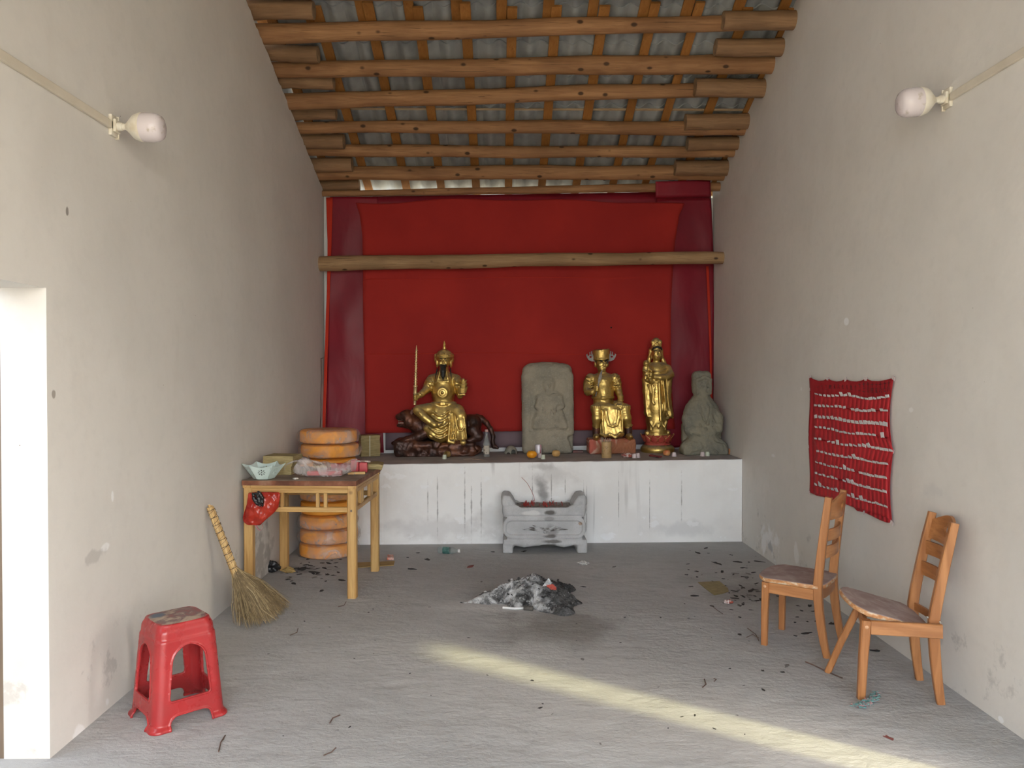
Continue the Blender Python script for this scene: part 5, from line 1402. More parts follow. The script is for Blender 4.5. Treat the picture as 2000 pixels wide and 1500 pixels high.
# ---------------------------------------------------------------- red plastic stool
def stool():
    root = thing('plastic_stool', 'glossy red plastic stool with arched sides and a worn printed seat', 'stool', (-1.530, 3.612, 0), R(43))
    a = Mat('red_plastic', .28, 0, .5); n1 = a.noise(5, detail=5)
    a.color(a.mix(a.remap(n1, .40, .68), (.36, .026, .027), (.30, .022, .023))); a.rough(a.remap(a.noise(11, detail=5), .35, .7, .20, .42, False)); a.bump(a.noise(9, detail=3), .08, .006)
    H = .462
    c = Clay((-.205, -.205, -.008), (.205, .205, .475), .0032)
    X, Y, Z = np.meshgrid(*c.ax, indexing='ij', sparse=True)
    sm = lambda t: np.clip(t, 0, 1) ** 2 * (3 - 2 * np.clip(t, 0, 1))
    A = .128 + .034 * (1 - Z / H) + .012 * sm((.030 - Z) / .022) - .010 * sm((Z - .425) / .037) + .004 * sm((.40 - Z) / .012)
    rd = .046
    qx, qy = abs(X) - A + rd, abs(Y) - A + rd
    dxy = np.sqrt(np.maximum(qx, 0) ** 2 + np.maximum(qy, 0) ** 2) + np.minimum(np.maximum(qx, qy), 0) - rd
    def arch(s, z0, z1, hw, r, fl):
        cz, hz = (z0 + z1) / 2, (z1 - z0) / 2
        w = hw + fl * (cz - Z)
        r_ = np.where(Z > cz, r, .012)
        ax_, az = abs(s) - w + r_, abs(Z - cz) - hz + r_
        return np.sqrt(np.maximum(ax_, 0) ** 2 + np.maximum(az, 0) ** 2) + np.minimum(np.maximum(ax_, az), 0) - r_
    shell = np.abs(dxy + .0045) - .0045
    d = np.minimum(shell, np.maximum(dxy, np.abs(Z - (H - .006)) - .006))
    d = np.maximum(d, np.maximum(Z - H, -Z))
    for s, other in ((X, Y), (Y, X)):
        up = arch(s, .128, .362, .078, .070, .10); dn = arch(s, -.08, .056, .092, .030, .06)
        for hole in (up, dn):
            lip = np.maximum(np.abs(hole) - .007, np.maximum(np.abs(dxy - .000) - .0045, .06 - abs(other)))
            d = np.minimum(d, np.maximum(np.maximum(lip, -Z), Z - H))
        d = np.maximum(d, -up); d = np.maximum(d, -dn)
    # inner rib of the stretchers
    c.d = d.astype(np.float32)
    c.cap((.128, -.02, .40), (.150, -.02, .463), .0035, .0035, .0, cut=True); c.cap((.150, -.02, .30), (.128, -.024, .42), .0016, .002, .0, cut=True)
    body = c.build('body', a.m, root); md = body.modifiers.new('soften', 'SMOOTH'); md.factor = .5; md.iterations = 4
    a = Mat('worn_print', .6, 0, .35)
    n1 = a.noise(9, detail=4, dist=1.2); n2 = a.noise(22, detail=5)
    col = a.ramp(n1, [(.38, (.27, .10, .095)), (.47, (.20, .13, .125)), (.54, (.42, .32, .24)), (.66, (.50, .39, .29))])
    col = a.mix(a.spot((-.07, .06, 0), (.05, .05, 1), .3, 20, .6), col, (.12, .15, .19))
    col = a.mix(a.remap(n2, .52, .70, 0, .6), col, (.30, .15, .13)); a.color(col); a.bump(n2, .1, .003)
    out = []
    for k in range(48):
        an = 2 * PI * k / 48; cx_, sy_ = math.cos(an), math.sin(an); e = 3.4
        r = .113 / ((abs(cx_) ** e + abs(sy_) ** e) ** (1 / e)); out.append((r * cx_, r * sy_))
    shape2d('seat_print', [out], .0012, a.m, root, plane='xy', loc=(0, 0, H - .0004))
    return root
stool()

# ---------------------------------------------------------------- twig broom
def broom():
    root = thing('twig_broom', 'bundled twig broom with a wire-bound bamboo handle leaning on the left wall', 'broom', on_z(500, 1215))
    o = root.location
    top = on_x(409, 986, XL + .03); neck = on_y(457, 1112, 4.90); tip = on_z(500, 1216)
    top, neck = top - o, neck - o
    ax = (neck - top)
    M_cane = varnish('split_bamboo', (.44, .27, .10), (.62, .43, .19), 'z', .55)
    M_twig = [simple('dry_twig', (.16, .115, .060), (.23, .165, .085), 30, rough=.85), simple('pale_twig', (.33, .245, .125), (.44, .335, .175), 30, rough=.8), simple('straw_twig', (.50, .40, .22), (.58, .47, .28), 30, rough=.8)]
    M_wire = simple('binding_wire', (.06, .05, .045), None, rough=.5, metal=.6)
    rg = random.Random(5)
    t = ax.normalized(); e1 = t.cross(Vector((0, 1, 0))).normalized(); e2 = t.cross(e1)
    for i in range(9):
        an = 2 * PI * i / 9; rr = .0 if i == 0 else .0145
        b = MB(); off = (e1 * math.cos(an) + e2 * math.sin(an)) * rr
        b.tube([top + off + t * rg.uniform(0, .02), top.lerp(neck, .5) + off * 1.05, neck + off * 1.15 + t * .05], [.0085, .0088, .009], 7); b.build('cane', M_cane, root, 60)
    for i in range(9):
        f = .07 + i * .112; p = top.lerp(neck, min(f, 1)); b = MB()
        b.tube([p + (e1 * math.cos(k * PI / 6) + e2 * math.sin(k * PI / 6)) * .0262 + t * (k * .0010) for k in range(13)], .0016, 5, False); b.build('wire_band', M_wire, root, 60)
    for sgn in (0, 1):
        b = MB(); b.tube([top.lerp(neck, .07 + .9 * k / 40) + (e1 * math.cos(k * .9 + sgn * PI) + e2 * math.sin(k * .9 + sgn * PI)) * .0258 for k in range(41)], .0012, 4, False); b.build('wire_band', M_wire, root, 60)
    # bristles: a fan that spreads onto the floor
    b = MB()
    corners = [on_z(455, 1222) - o, on_z(490, 1232) - o, on_z(530, 1222) - o, on_z(556, 1196) - o]
    ctr = (corners[0] + corners[1] + corners[2] + corners[3]) / 4
    for i in range(1100):
        u = rg.random(); f = u * 3; k = min(int(f), 2); e = corners[k].lerp(corners[k + 1], f - k)
        depth = rg.random(); e = e + Vector((rg.uniform(-.02, .02), .20 * depth + rg.uniform(-.02, .02), 0)); shorten = 1 - .22 * rg.random() ** 2
        st = neck + (e1 * rg.uniform(-1, 1) + e2 * rg.uniform(-1, 1)) * .016 + t * rg.uniform(-.02, .03)
        end = st.lerp(Vector((e.x, e.y, .006 + .03 * depth * rg.random())), shorten)
        end.z = max(end.z, .004)
        mid = st.lerp(end, .5) + Vector((rg.uniform(-.012, .012), rg.uniform(-.012, .012), .018 + rg.uniform(-.01, .02)))
        q3 = st.lerp(end, .78) + Vector((rg.uniform(-.012, .012), rg.uniform(-.01, .01), .012 + rg.uniform(-.008, .012)))
        if rg.random() < .04: end = end + Vector((rg.uniform(-.05, .05), rg.uniform(-.05, .05), .01))
        r0 = rg.choice((.0012, .0014, .0018, .0022))
        r0 *= 1.0; b.tube([st, mid, q3, end], [r0, r0 * .85, r0 * .7, r0 * .45], 3, False, 2 if i % 17 == 0 else (1 if i % 4 == 0 else 0))
    br = b.build('bristles', M_twig, root); br['kind'] = 'stuff'
    return root
broom()

# ---------------------------------------------------------------- lamps and cable conduits on the side walls
a = Mat('yellowed_plastic', .45, 0, .4); a.color(a.mix(a.remap(a.noise(12, detail=4), .42, .7), (.74, .70, .60), (.62, .55, .42))); M_ivory = a.m
a = Mat('milky_globe', .22, 0, .5); n1 = a.noise(14, detail=5)
c = a.mix(a.remap(n1, .58, .70, 0, .8), (.66, .60, .61), (.40, .33, .24)); a.color(c); M_globe = a.m
M_trunk = simple('beige_conduit', (.66, .60, .50), (.60, .545, .45), 6, rough=.55)
def wall_lamp(px, py, xw, sgn, tip_px, tip_py, dia, label):
    p = on_x(px, py, xw)
    root = thing('wall_lamp', label, 'lamp', p)
    b = MB(); b.box((sgn * .008, 0, 0), (.016, .075, .10)); b.box((sgn * .022, .0, 0), (.014, .05, .062)); b.box((sgn * .010, .030, -.035), (.02, .012, .04)); b.box((sgn * .010, .030, .035), (.02, .012, .04))
    b.build('bracket', M_ivory, root, bevel=.004)
    tip = on_y(tip_px, tip_py, p.y) - p
    ln = tip.length; r = dia / 2
    rot = Vector(tip).to_track_quat('Z', 'Y').to_euler()
    s = ln / .205
    b = MB(); b.lathe([(.019, .02 * s), (.021, .030 * s), (.019, .042 * s), (.015, .044 * s), (.014, .056 * s), (.018, .060 * s)], 24); b.build('socket', M_ivory, root, 40, rot=rot)
    b = MB(); b.lathe([(.016, .056 * s), (.020, .060 * s), (r * .55, .075 * s), (r * .85, .092 * s), (r * .98, .112 * s), (r, .120 * s), (r * .99, .124 * s)], 32); b.build('bulb_neck', M_ivory, root, 40, rot=rot)
    b = MB(); b.lathe([(r * .985, .124 * s), (r * 1.0, .140 * s), (r * .99, .165 * s), (r * .93, .183 * s), (r * .80, .196 * s), (r * .55, .203 * s), (0, .206 * s)], 32); b.build('bulb_globe', M_globe, root, 40, rot=rot)
    return root
wall_lamp(219, 247, XL, 1, 320, 250, .137, 'unlit milky bulb on a bracket on the left wall')
wall_lamp(1853, 193, XR, -1, 1755, 203, .145, 'unlit milky bulb with a dirt-caked neck on the right wall')
def conduit(xw, sgn, y1, z, label):
    b = MB(); b.b2(xw, xw + sgn * .016, .2, y1, z - .020, z + .020)
    o = b.build('cable_conduit', M_trunk, bevel=.003); tag(o, label, 'conduit')
conduit(XL, 1, 3.715, 2.787, 'straight beige cable conduit running to the bulb on the left wall')
conduit(XR, -1, 3.885, 2.997, 'straight beige cable conduit running to the dirty bulb on the right wall')

# ---------------------------------------------------------------- red pocket chart on the right wall
def chart():
    org = on_x(1662, 870, XR)
    root = thing('pocket_chart', 'red cloth chart with nine rows of pockets holding small white slips', 'wall chart', (XR, org.y, org.z))
    O = root.location
    xs = XR - .012
    def W(px, py, off=0.0): p = on_x(px, py, xs - off); return p - O
    K = crop(1540, 710, 4.4125)
    a = Mat('red_chart_cloth', .8, 0, .3)
    a.color(a.mix(a.remap(a.noise(5, detail=4), .35, .7), (.40, .020, .026), (.33, .016, .022))).bump(a.noise(9, detail=3), .3, .01)
    m_c = a.m
    a = Mat('red_pocket_cloth', .7, 0, .35)
    a.color(a.mix(a.remap(a.noise(7, detail=4), .35, .7), (.46, .022, .028), (.38, .018, .024))).bump(a.noise(12, (1, 2, .5), detail=3), .4, .01)
    m_p = a.m
    top = [(180, 112), (215, 135), (260, 150), (305, 146), (335, 128), (370, 145), (415, 155), (455, 150), (490, 135), (540, 152), (590, 155), (635, 146), (665, 130), (720, 150), (780, 152), (840, 142), (908, 122)]
    bot = [(180, 1108), (240, 1138), (300, 1150), (345, 1165), (400, 1192), (460, 1180), (520, 1190), (590, 1270), (655, 1283), (720, 1315), (790, 1350), (850, 1372), (892, 1372)]
    def lerp_poly(P, x):
        for (x0, y0), (x1, y1) in zip(P, P[1:]):
            if x <= x1: return y0 + (y1 - y0) * max(0, min(1, (x - x0) / (x1 - x0)))
        return P[-1][1]
    def edge_r(v): return 908 - 32 * math.sin(PI * min(1, v / .52)) * (v < .52) - 22 * math.sin(PI * max(0, (v - .52) / .48)) * (v >= .52) - 14 * v
    def edge_l(v): return 180 + 6 * math.sin(v * 9)
    def sheet(u, v, off=0.0):
        x = edge_l(v) + (edge_r(v) - edge_l(v)) * u
        y = lerp_poly(top, 180 + 728 * u) * (1 - v) + lerp_poly(bot, 180 + 712 * u) * v
        return W(*K(x, y), off + .004 + .004 * math.sin(u * 18 * 2 * PI) * min(1, v * 4))
    b = MB(); b.grid(lambda u, v: sheet(u, v), 108, 40); o = b.build('cloth', m_c, root, 180)
    md = o.modifiers.new('thickness', 'SOLIDIFY'); md.thickness = .002; md.offset = 1
    rows = [((225, 262), (875, 300), 28), ((218, 356), (862, 420), 22), ((222, 462), (858, 540), 12), ((225, 552), (868, 640), 16), ((218, 655), (905, 752), 18), ((240, 762), (866, 872), 10), ((230, 852), (852, 996), 12), ((225, 945), (852, 1118), 6), ((222, 1042), (862, 1246), 10)]
    def rowp(r, t):
        (x0, y0), (x1, y1), sg = rows[r]
        return x0 + (x1 - x0) * t, y0 + (y1 - y0) * t + sg * (.6 * math.sin(PI * t) + .5 * math.sin(3.4 * PI * t + r)) * .8
    M_slip = simple('white_slip', (.78, .76, .75), (.60, .58, .58), 160, (1, 1, 4), rough=.7)
    b = MB(); b.add([(0, -.5, -.5), (0, .5, -.5), (0, .5, .5), (0, -.5, .5), (-.04, -.5, -.5), (-.04, .5, -.5), (-.04, .5, .5), (-.04, -.5, .5)], [(0, 1, 2, 3), (7, 6, 5, 4), (0, 4, 5, 1), (2, 6, 7, 3), (1, 5, 6, 2), (0, 3, 7, 4)])
    me_s = b.mesh('paper_slip'); me_s.materials.append(M_slip)
    rg = random.Random(9)
    for r in range(9):
        # the pocket strip: pleated into 18 tubes, open at the top
        def pk(u, v):
            x, y = rowp(r, u)
            nx = rowp(r + 1, u) if r < 8 else (x + 3, y + 78 + 20 * u)
            yy = y + (nx[1] - y) * (.02 + .90 * v); xx = x + (nx[0] - x) * v
            return W(*K(xx, yy), .012 + .0055 * abs(math.sin(u * 18 * PI)) - .004 * v)
        b = MB(); b.grid(pk, 108, 5); o = b.build('pocket_row', m_p, root, 180)
        md = o.modifiers.new('thickness', 'SOLIDIFY'); md.thickness = .0015; md.offset = 1
        for k in range(18):
            x, y = rowp(r, (k + .5) / 18)
            if rg.random() < .05 and r != 2: continue
            big = rg.random() < .06
            h = rg.uniform(.010, .020) if not big else rg.uniform(.028, .038)
            if r == 2: h = rg.uniform(.020, .027)
            p = W(*K(x, y), .013)
            o = link('paper_slip', me_s, None, root, (p.x - .003, p.y, p.z + h * .42), (rg.uniform(-.15, .15) * (2 if big else 1), R(rg.uniform(-24, -4)), 0))
            o.scale = (.03 + .04, rg.uniform(.036, .048), h)
    # tape at the corners and along the edges
    M_tape = simple('grubby_tape', (.72, .66, .64), (.60, .50, .50), 40, rough=.5)
    for (x, y) in ((182, 113), (335, 130), (490, 137), (665, 132), (905, 125), (180, 225), (182, 615), (180, 1108), (897, 752), (890, 1372), (655, 1283), (180, 720)):
        p = W(*K(x, y), .006); b = MB(); b.box((0, 0, 0), (.003, .030, .022), Euler((rg.uniform(-.4, .4), 0, 0)).to_matrix()); b.build('tape', M_tape, root, loc=p)
    # handwritten column numbers
    nums = ['一', '二', '三', '四', '五', '六', '七', '八', '九', '十'] + ['十' + c_ for c_ in '一二三四五六七八']
    M_ink = simple('dark_ink', (.05, .012, .014), None, rough=.6)
    for k, sx in enumerate(nums):
        t = (k + .5) / 18
        px = 232 + 650 * t
        py = 205 - (0 if k < 10 else (14 + (k - 10) * 1.5)) + 5 * math.sin(k)
        for j, ch in enumerate(sx):
            cu = bpy.data.curves.new('numeral', 'FONT'); cu.body = ch; cu.size = .036; cu.align_x = 'CENTER'; cu.extrude = .0004
            tmp = bpy.data.objects.new('tmp', cu); COL.objects.link(tmp)
            me = bpy.data.meshes.new_from_object(tmp.evaluated_get(bpy.context.evaluated_depsgraph_get()))
            bpy.data.objects.remove(tmp)
            p = W(*K(px, py + j * 47 + 14), .0115)
            link('numeral', me, M_ink, root, p, Euler((PI / 2, rg.uniform(-.12, .12), -PI / 2)))
    return root
chart()

# ================================================================ smaller things
rg = random.Random(21)
def film(name, col=(.80, .76, .74), see=.55, rough=.22):
    a = Mat(name, rough, 0, .6)
    n = a.noise(7, detail=4, dist=1.0)
    a.color(a.mix(a.remap(n, .4, .65), col, tuple(v * .82 for v in col)))
    a.bump(a.noise(9, (1, 1, 1), detail=4, dist=1.5), .9, .02)
    fac = a.remap(a.noise(6, detail=5, dist=1.2), .35, .68, max(0, see - .30), min(1, see + .22), False)
    a.thin(fac); return a.m
def blob(fn, nu=28, nv=14):
    """closed lumpy surface from fn(theta, phi) -> Vector"""
    b = MB(); b.grid(lambda u, v: fn(2 * PI * u, PI * (v - .5)), nu, nv, closed_u=True); return b
def nz3(p, s, seed=0.0): return mnoise.noise(Vector((p[0] * s + seed, p[1] * s - seed, p[2] * s + 2 * seed)))

# ---------------------------------------------------------------- tall stack of firecracker rolls behind the table
M_orange = Mat('orange_paper', .6, 0, .4)
a = M_orange; a.shuffle(); a.color(a.mix(a.remap(a.noise(6, detail=4), .35, .7), (.86, .36, .045), (.74, .28, .035))); a.bump(a.noise(8, (1, 1, 3), detail=3), .3, .01); M_orange = a.m
M_film = film('clear_wrap', (.74, .62, .55), .80)
M_label = simple('brown_card', (.30, .20, .12), (.38, .26, .16), 12, rough=.8)
sc = on_z(627, 1097); cx, cy = sc.x, sc.y + .285
hd_ = .1235; z = .0
specs = [(.270, True, 0), (.272, True, .006), (.262, True, -.008), (.232, False, -.006), (.268, True, .004), (.262, True, .0), (.240, False, .004), (.272, True, .014), (.268, True, .006)]
for i, (r, wrapped, dx) in enumerate(specs):
    bot, top_ = i * hd_, (i + 1) * hd_
    mark = 'lowest' if i == 0 else ('topmost' if i == 8 else None)
    where_ = {1: 'second roll up from the floor', 2: 'right under the lower bare roll', 4: 'resting on the lower bare roll', 5: 'right under the upper bare roll', 7: 'resting on the upper bare roll'}
    lab = ('orange firecracker roll wrapped in clear plastic, %s of the tall stack behind the table' % mark) if mark else (
        'plastic-wrapped orange firecracker roll in the tall stack, ' + where_[i] if wrapped else (
            'bare orange firecracker roll below the table top in the stack' if i == 3 else 'bare orange firecracker roll half hidden behind the plastic bag on the table'))
    t = thing('firecracker_roll', lab, 'firecracker roll', (cx + dx, cy + rg.uniform(-.01, .01), bot), rg.uniform(0, 6), 'firecracker rolls stacked behind the table')
    rr = r - (.022 if wrapped else 0)
    g = .004
    b = MB(); b.lathe([(rr * .25, g), (rr * .90, g), (rr * .985, g + .012), (rr, g + .03), (rr, hd_ - .034), (rr * .985, hd_ - .016), (rr * .92, hd_ - .006), (rr * .25, hd_ - .006), (0, hd_ - .010)], 40); b.build('paper_roll', M_orange, t, 40)
    if wrapped:
        sd = rg.uniform(0, 50)
        def wf(an, r_, z_):
            q = Vector((math.cos(an), math.sin(an), z_ * 6))
            return r_ * (1 + .030 * nz3(q, 2.2, sd) + .018 * nz3(q, 6, sd)), min(hd_ - .001, max(.0015, z_ + .010 * nz3(q, 3.0, sd + 9) * (1 if .02 < z_ < hd_ - .02 else .2)))
        b = MB(); b.lathe([(0, .002), (r * .80, .002), (r * .96, .010), (r, .030), (r * 1.02, .058), (r * 1.0, .085), (r * .97, hd_ - .018), (r * .88, hd_ - .003), (r * .5, hd_ - .002), (0, hd_ - .002)], 56, fn=wf); b.build('plastic_wrap', M_film, t, 180)

# ---------------------------------------------------------------- things on the table
def on_table(px, py): return on_z(px, py, TZ)
# pierced celadon bowl: six flared panels with a scalloped rim and cut-out flowers
a = Mat('celadon_glaze', .15, 0, .55); a.color(a.mix(a.remap(a.noise(9, detail=3), .4, .7), (.60, .72, .68), (.52, .64, .60))); M_cel = a.m
p = on_table(509, 938); bc = Vector((p.x, p.y + .075, TZ))
bowl = thing('pierced_bowl', 'pale celadon bowl with pierced flower panels on the table', 'bowl', bc, R(8))
R0, R1, HB = .062, .128, .098
import itertools
for k in range(6):
    an = PI / 6 + k * PI / 3
    ws, wt = R0 * math.tan(PI / 6), R1 * math.tan(PI / 6)
    slope = math.hypot(R1 - R0, HB)
    n = 12
    out = [(-ws, 0), (ws, 0)] + [(wt * (1 - 2 * i / n), slope - .012 * math.sin(PI * i / n) * (1 if 1 else 0) + .010 * (abs(1 - 2 * i / n) ** 2)) for i in range(n + 1)]
    holes = [circ(0, slope * .52, .006, .006, 8)]
    for j in range(8):
        a2 = j * PI / 4; hx, hy = .020 * math.cos(a2), slope * .52 + .020 * math.sin(a2)
        holes.append([(hx + .0100 * math.cos(a2 + q) * (1 if q in (0, PI) else .55), hy + .0100 * math.sin(a2 + q) * (1 if q in (0, PI) else .55)) for q in (0, PI / 2, PI, 3 * PI / 2)])
    o = shape2d('bowl_panel', [out] + holes, .005, M_cel, bowl, plane='xy')
    tilt = math.atan2(HB, R1 - R0)
    m = Matrix.Rotation(an - PI / 2, 4, 'Z') @ Matrix.Translation((0, R0, .006)) @ Matrix.Rotation(tilt, 4, 'X')
    o.data.transform(m)
b = MB(); b.lathe([(0, 0), (R0 * .92, 0), (R0 * 1.10, .005), (R0 * 1.08, .012), (0, .012)], 6); b.v = [tuple(Matrix.Rotation(0, 3, 'Z') @ Vector(v)) for v in b.v]; b.build('bowl_foot', M_cel, bowl)
M_dark_int = simple('dark_paper', (.03, .028, .03), None, rough=.8)  # dark contents built up with an added mound so the holes look shaded
b = MB(); b.lathe([(0, .012), (R0 * .98, .013), (R0 * 1.42, .055), (R0 * 1.50, .066), (R0 * .9, .078), (0, .070)], 6); b.v = [tuple(Matrix.Rotation(0, 3, 'Z') @ Vector(v)) for v in b.v]; o = b.build('bowl_dark_mound', M_dark_int, bowl, 30); o['label'] = 'dark stuff in the bowl, built up to darken its pierced holes'

# joss-paper blocks
a = Mat('joss_paper', .85, 0, .2); a.shuffle(); ln = a.noise(60, (.3, .3, 3.0), detail=2)
a.color(a.mix(a.remap(ln, .4, .6), (.40, .315, .155), (.30, .24, .115))); a.bump(ln, .35, .004); M_joss = a.m
def joss(name, loc, size, rz, lean, label, band=None, seed=0):
    t = thing(name, label, 'joss paper', loc, rz)
    w, d, h = size; g = random.Random(seed)
    b = MB(); n = 7; vs = []; fs = []
    for i in range(n + 1):
        zz = h * i / n; sh = lean * (i / n); j = g.uniform(-.004, .004)
        vs += [(-w / 2 + j, -d / 2 + sh + j, zz), (w / 2 + j, -d / 2 + sh, zz), (w / 2 + j, d / 2 + sh + j, zz), (-w / 2, d / 2 + sh, zz)]
    for i in range(n):
        for k in range(4): fs.append((4 * i + k, 4 * i + (k + 1) % 4, 4 * i + 4 + (k + 1) % 4, 4 * i + 4 + k))
    fs += [(3, 2, 1, 0), (4 * n, 4 * n + 1, 4 * n + 2, 4 * n + 3)]
    b.add(vs, fs); b.build('paper_stack', M_joss, t, bevel=.004)
    if band:
        m = simple('pale_tape', (.62, .60, .46), None, rough=.35)
        b = MB(); b.box((band, lean * .5 - .0, h * .5), (.006, d + lean + .006, h + .004)) if False else b.box((band, -d / 2 - .001 + lean * .5, h / 2), (.008, .003, h * .98)); b.build('tape', m, t)
    return t
p = on_table(535, 929); joss('paper_block', (p.x + .010, p.y + .14, TZ + .001), (.235, .20, .135), R(-6), .05, 'slumped olive block of joss paper behind the pierced bowl', seed=2)
p = on_altar(722, 892); joss('paper_block', (on_y(722, 889, p.y + .08).x, p.y + .07, altar_z(p.x) + .002), (.195, .15, .215), R(20), .0, 'upright olive block of joss paper standing on the altar end', band=-.01, seed=3)
p = on_table(732, 910)
M_joss_edge = M_joss
def sheet_pad(name, loc, w, d, h, rz, label, mat, cat, droop=.0):
    b = MB(); b.grid(lambda u, v: ((u - .5) * w, (v - .5) * d, h - droop * max(0, u - .7) ** 2 * 10 + .004 * mnoise.noise(Vector((u * 4, v * 4, 1)))), 14, 8)
    o = b.build(name, mat, None, 30, loc=loc, rot=(0, 0, rz)); md = o.modifiers.new('thickness', 'SOLIDIFY'); md.thickness = h * .9; md.offset = -1
    return tag(o, label, cat)
sheet_pad('paper_pad', (-1.085, 6.14, TZ + .002), .26, .20, .045, R(6), 'thin olive pad of joss paper overhanging the back table corner', M_joss, 'joss paper', .012)

# pink-red packets in a clear carrier bag
M_redpack = simple('glossy_red_pack', (.50, .022, .035), (.40, .018, .03), 6, rough=.28, spec=.6)
M_goldfoil = simple('gold_foil', (.62, .40, .08), (.50, .30, .05), 20, rough=.25, metal=.8)
b = MB(); b.box((0, 0, .022), (.25, .066, .032)); p = on_table(650, 929)
o = b.build('incense_packet', M_redpack, None, bevel=.006, loc=(-1.315, 5.68, TZ + .004), rot=(0, 0, R(2))); tag(o, 'flat glossy red packet inside the clear bag on the table', 'packet')
t = thing('incense_tube', 'red and gold cardboard tube lying behind the clear bag on the table', 'tube', (-1.30, 5.985, TZ), R(3))
b = MB(); b.tube([(-.17, 0, .034), (-.07, 0, .034)], .030, 18); b.build('gold_end', M_goldfoil, t, 40)
b = MB(); b.tube([(-.07, 0, .034), (.13, 0, .034)], .028, 18); b.build('red_sleeve', M_redpack, t, 40)
for x in (-.07, -.055, -.04): b = MB(); b.tube([(x, 0, .034), (x + .006, 0, .034)], .0305, 18); b.build('gold_ring', M_goldfoil, t, 40)
t = thing('incense_pack', 'upright pair of small red boxes at the back of the table', 'packet', (-1.105, 5.94, TZ), R(4))
for k, (x, h) in enumerate(((-.035, .095), (.030, .075))):
    b = MB(); b.box((x, 0, h / 2), (.060, .09, h)); b.build('red_box', M_redpack, t, bevel=.003)
b = MB(); b.tube([(-.02, -.05, .088), (.085, -.03, .082)], .008, 8); b.build('clear_tube', M_film, t, 60)
b = MB(); b.box((0, 0, .010), (.13, .035, .018)); o = b.build('wood_offcut', M_tw['x'], None, bevel=.002, loc=(-1.10, 5.79, TZ + .001), rot=(0, 0, R(5))); tag(o, 'small pine offcut lying beside the red boxes on the table', 'offcut')
# the bag itself
def bag_sheet(name, outline, thick, mat, loc, rz, label, cat, amp, seed, loops=()):
    pass
bag = thing('carrier_bag', 'crumpled clear carrier bag lying round a red packet on the table', 'bag', (-1.315, 5.68, TZ), R(2))
def bagf(th, ph):
    c_, s_ = math.cos(ph), math.sin(ph)
    c_ = max(0, c_) ** .45; v = Vector((.230 * c_ * math.cos(th), .085 * c_ * math.sin(th), .046 + .046 * s_))
    n = max(-.006, nz3(v, 11, 3.3) * .030 + nz3(v, 26, 1.3) * .014)
    v += v.normalized() * n
    if v.x > .12: v.z += .05 * ((v.x - .12) / .1) ** 1.0 * (1 if v.y < .03 else .4)
    if v.x < -.06 and v.z > .04: v.z += .045 * math.sin((-.06 - v.x) / .17 * PI) if v.x > -.23 else 0
    v.z = max(.003, v.z); return v
M_bag = film('milky_bag', (.78, .72, .71), .80, .15)
blob(bagf, 60, 26).build('bag_body', M_bag, bag, 180)
b = MB(); pts = [(-.135 + .15 * math.cos(k / 14 * PI), -.045 + .02 * math.sin(k), .066 + .060 * math.sin(k / 14 * PI)) for k in range(15)]
b.sweep(pts, [.040 - .018 * math.sin(k / 14 * PI) for k in range(15)], .003, (0, 1, .35)); b.build('bag_handle', M_bag, bag, 60)
b = MB(); pts = [(.16, -.03, .06), (.20, -.04, .105), (.225, -.04, .115), (.235, -.05, .06), (.228, -.06, .012)]
b.sweep(pts, .06, .003, (0, 1, 0)); b.build('bag_handle', M_bag, bag, 60)
b = MB(); b.lathe([(0, .0), (.020, .002), (.016, .009), (0, .011)], 9, fn=lambda a_, r_, z_: (r_ * (1 + .3 * math.sin(3 * a_)), z_)); p = on_table(577, 936); o = b.build('wax_crumb', simple('white_wax', (.75, .72, .68)), None, 60, loc=p); tag(o, 'white wax crumb near the front edge of the table', 'crumb')

# red and black plastic bags hanging from the table apron
hb = thing('red_bag', 'translucent red plastic bag hanging from the table apron', 'bag', (TC.x - .255, TC.y - .452, 0))
H = hb.location
K = crop(470, 950, 15)
outl = [(235, 180), (190, 500), (150, 640), (70, 880), (75, 1010), (190, 1130), (580, 1140), (700, 1010), (960, 790), (1110, 610), (1160, 300), (1150, 170), (820, 160), (560, 160), (380, 170)]
cpx, cpy = K(600, 600); s_ = 5.42 / FPX
loc2 = [((K(*q_)[0] - cpx) * s_, -(K(*q_)[1] - cpy) * s_) for q_ in outl]
cw = on_y(cpx, cpy, 5.425)
def inside_r(an):
    # distance from the middle to the outline along an angle
    d = Vector((math.cos(an), math.sin(an))); best = .05
    for (x0, y0), (x1, y1) in zip(loc2, loc2[1:] + loc2[:1]):
        ex, ey = x1 - x0, y1 - y0; den = d.x * ey - d.y * ex
        if abs(den) < 1e-9: continue
        t_ = (x0 * ey - y0 * ex) / den; u_ = (x0 * d.y - y0 * d.x) / den
        if t_ > 0 and -1e-6 <= u_ <= 1 + 1e-6: best = max(best, t_)
    return best
def bagr(an, ph):
    r = inside_r(an) * math.cos(ph) ** .6 if abs(math.cos(ph)) > 1e-6 else 0
    x, z_ = r * math.cos(an), r * math.sin(an)
    y = .032 * math.sin(ph)
    v = Vector((x, y, z_)); n = nz3((x, y * .5, z_), 16, 4.2) * .022 + abs(nz3((x, y, z_), 30, 7.2)) * .012
    v.y += n * (1 if math.sin(ph) < 0 else -.3) * math.cos(ph)
    return v + cw - H
a = Mat('red_bag_film', .2, 0, .6); a.color(a.mix(a.remap(a.noise(11, detail=4), .4, .66), (.56, .055, .030), (.40, .028, .018))); a.bump(a.voro(16, (1, 1, .7)), .9, .03).bump(a.voro(34, (1, 1, .8)), .6, .012); a.thin(.32, (.9, .12, .06)); M_rbag = a.m
blob(bagr, 72, 24).build('bag_body', M_rbag, hb, 180)
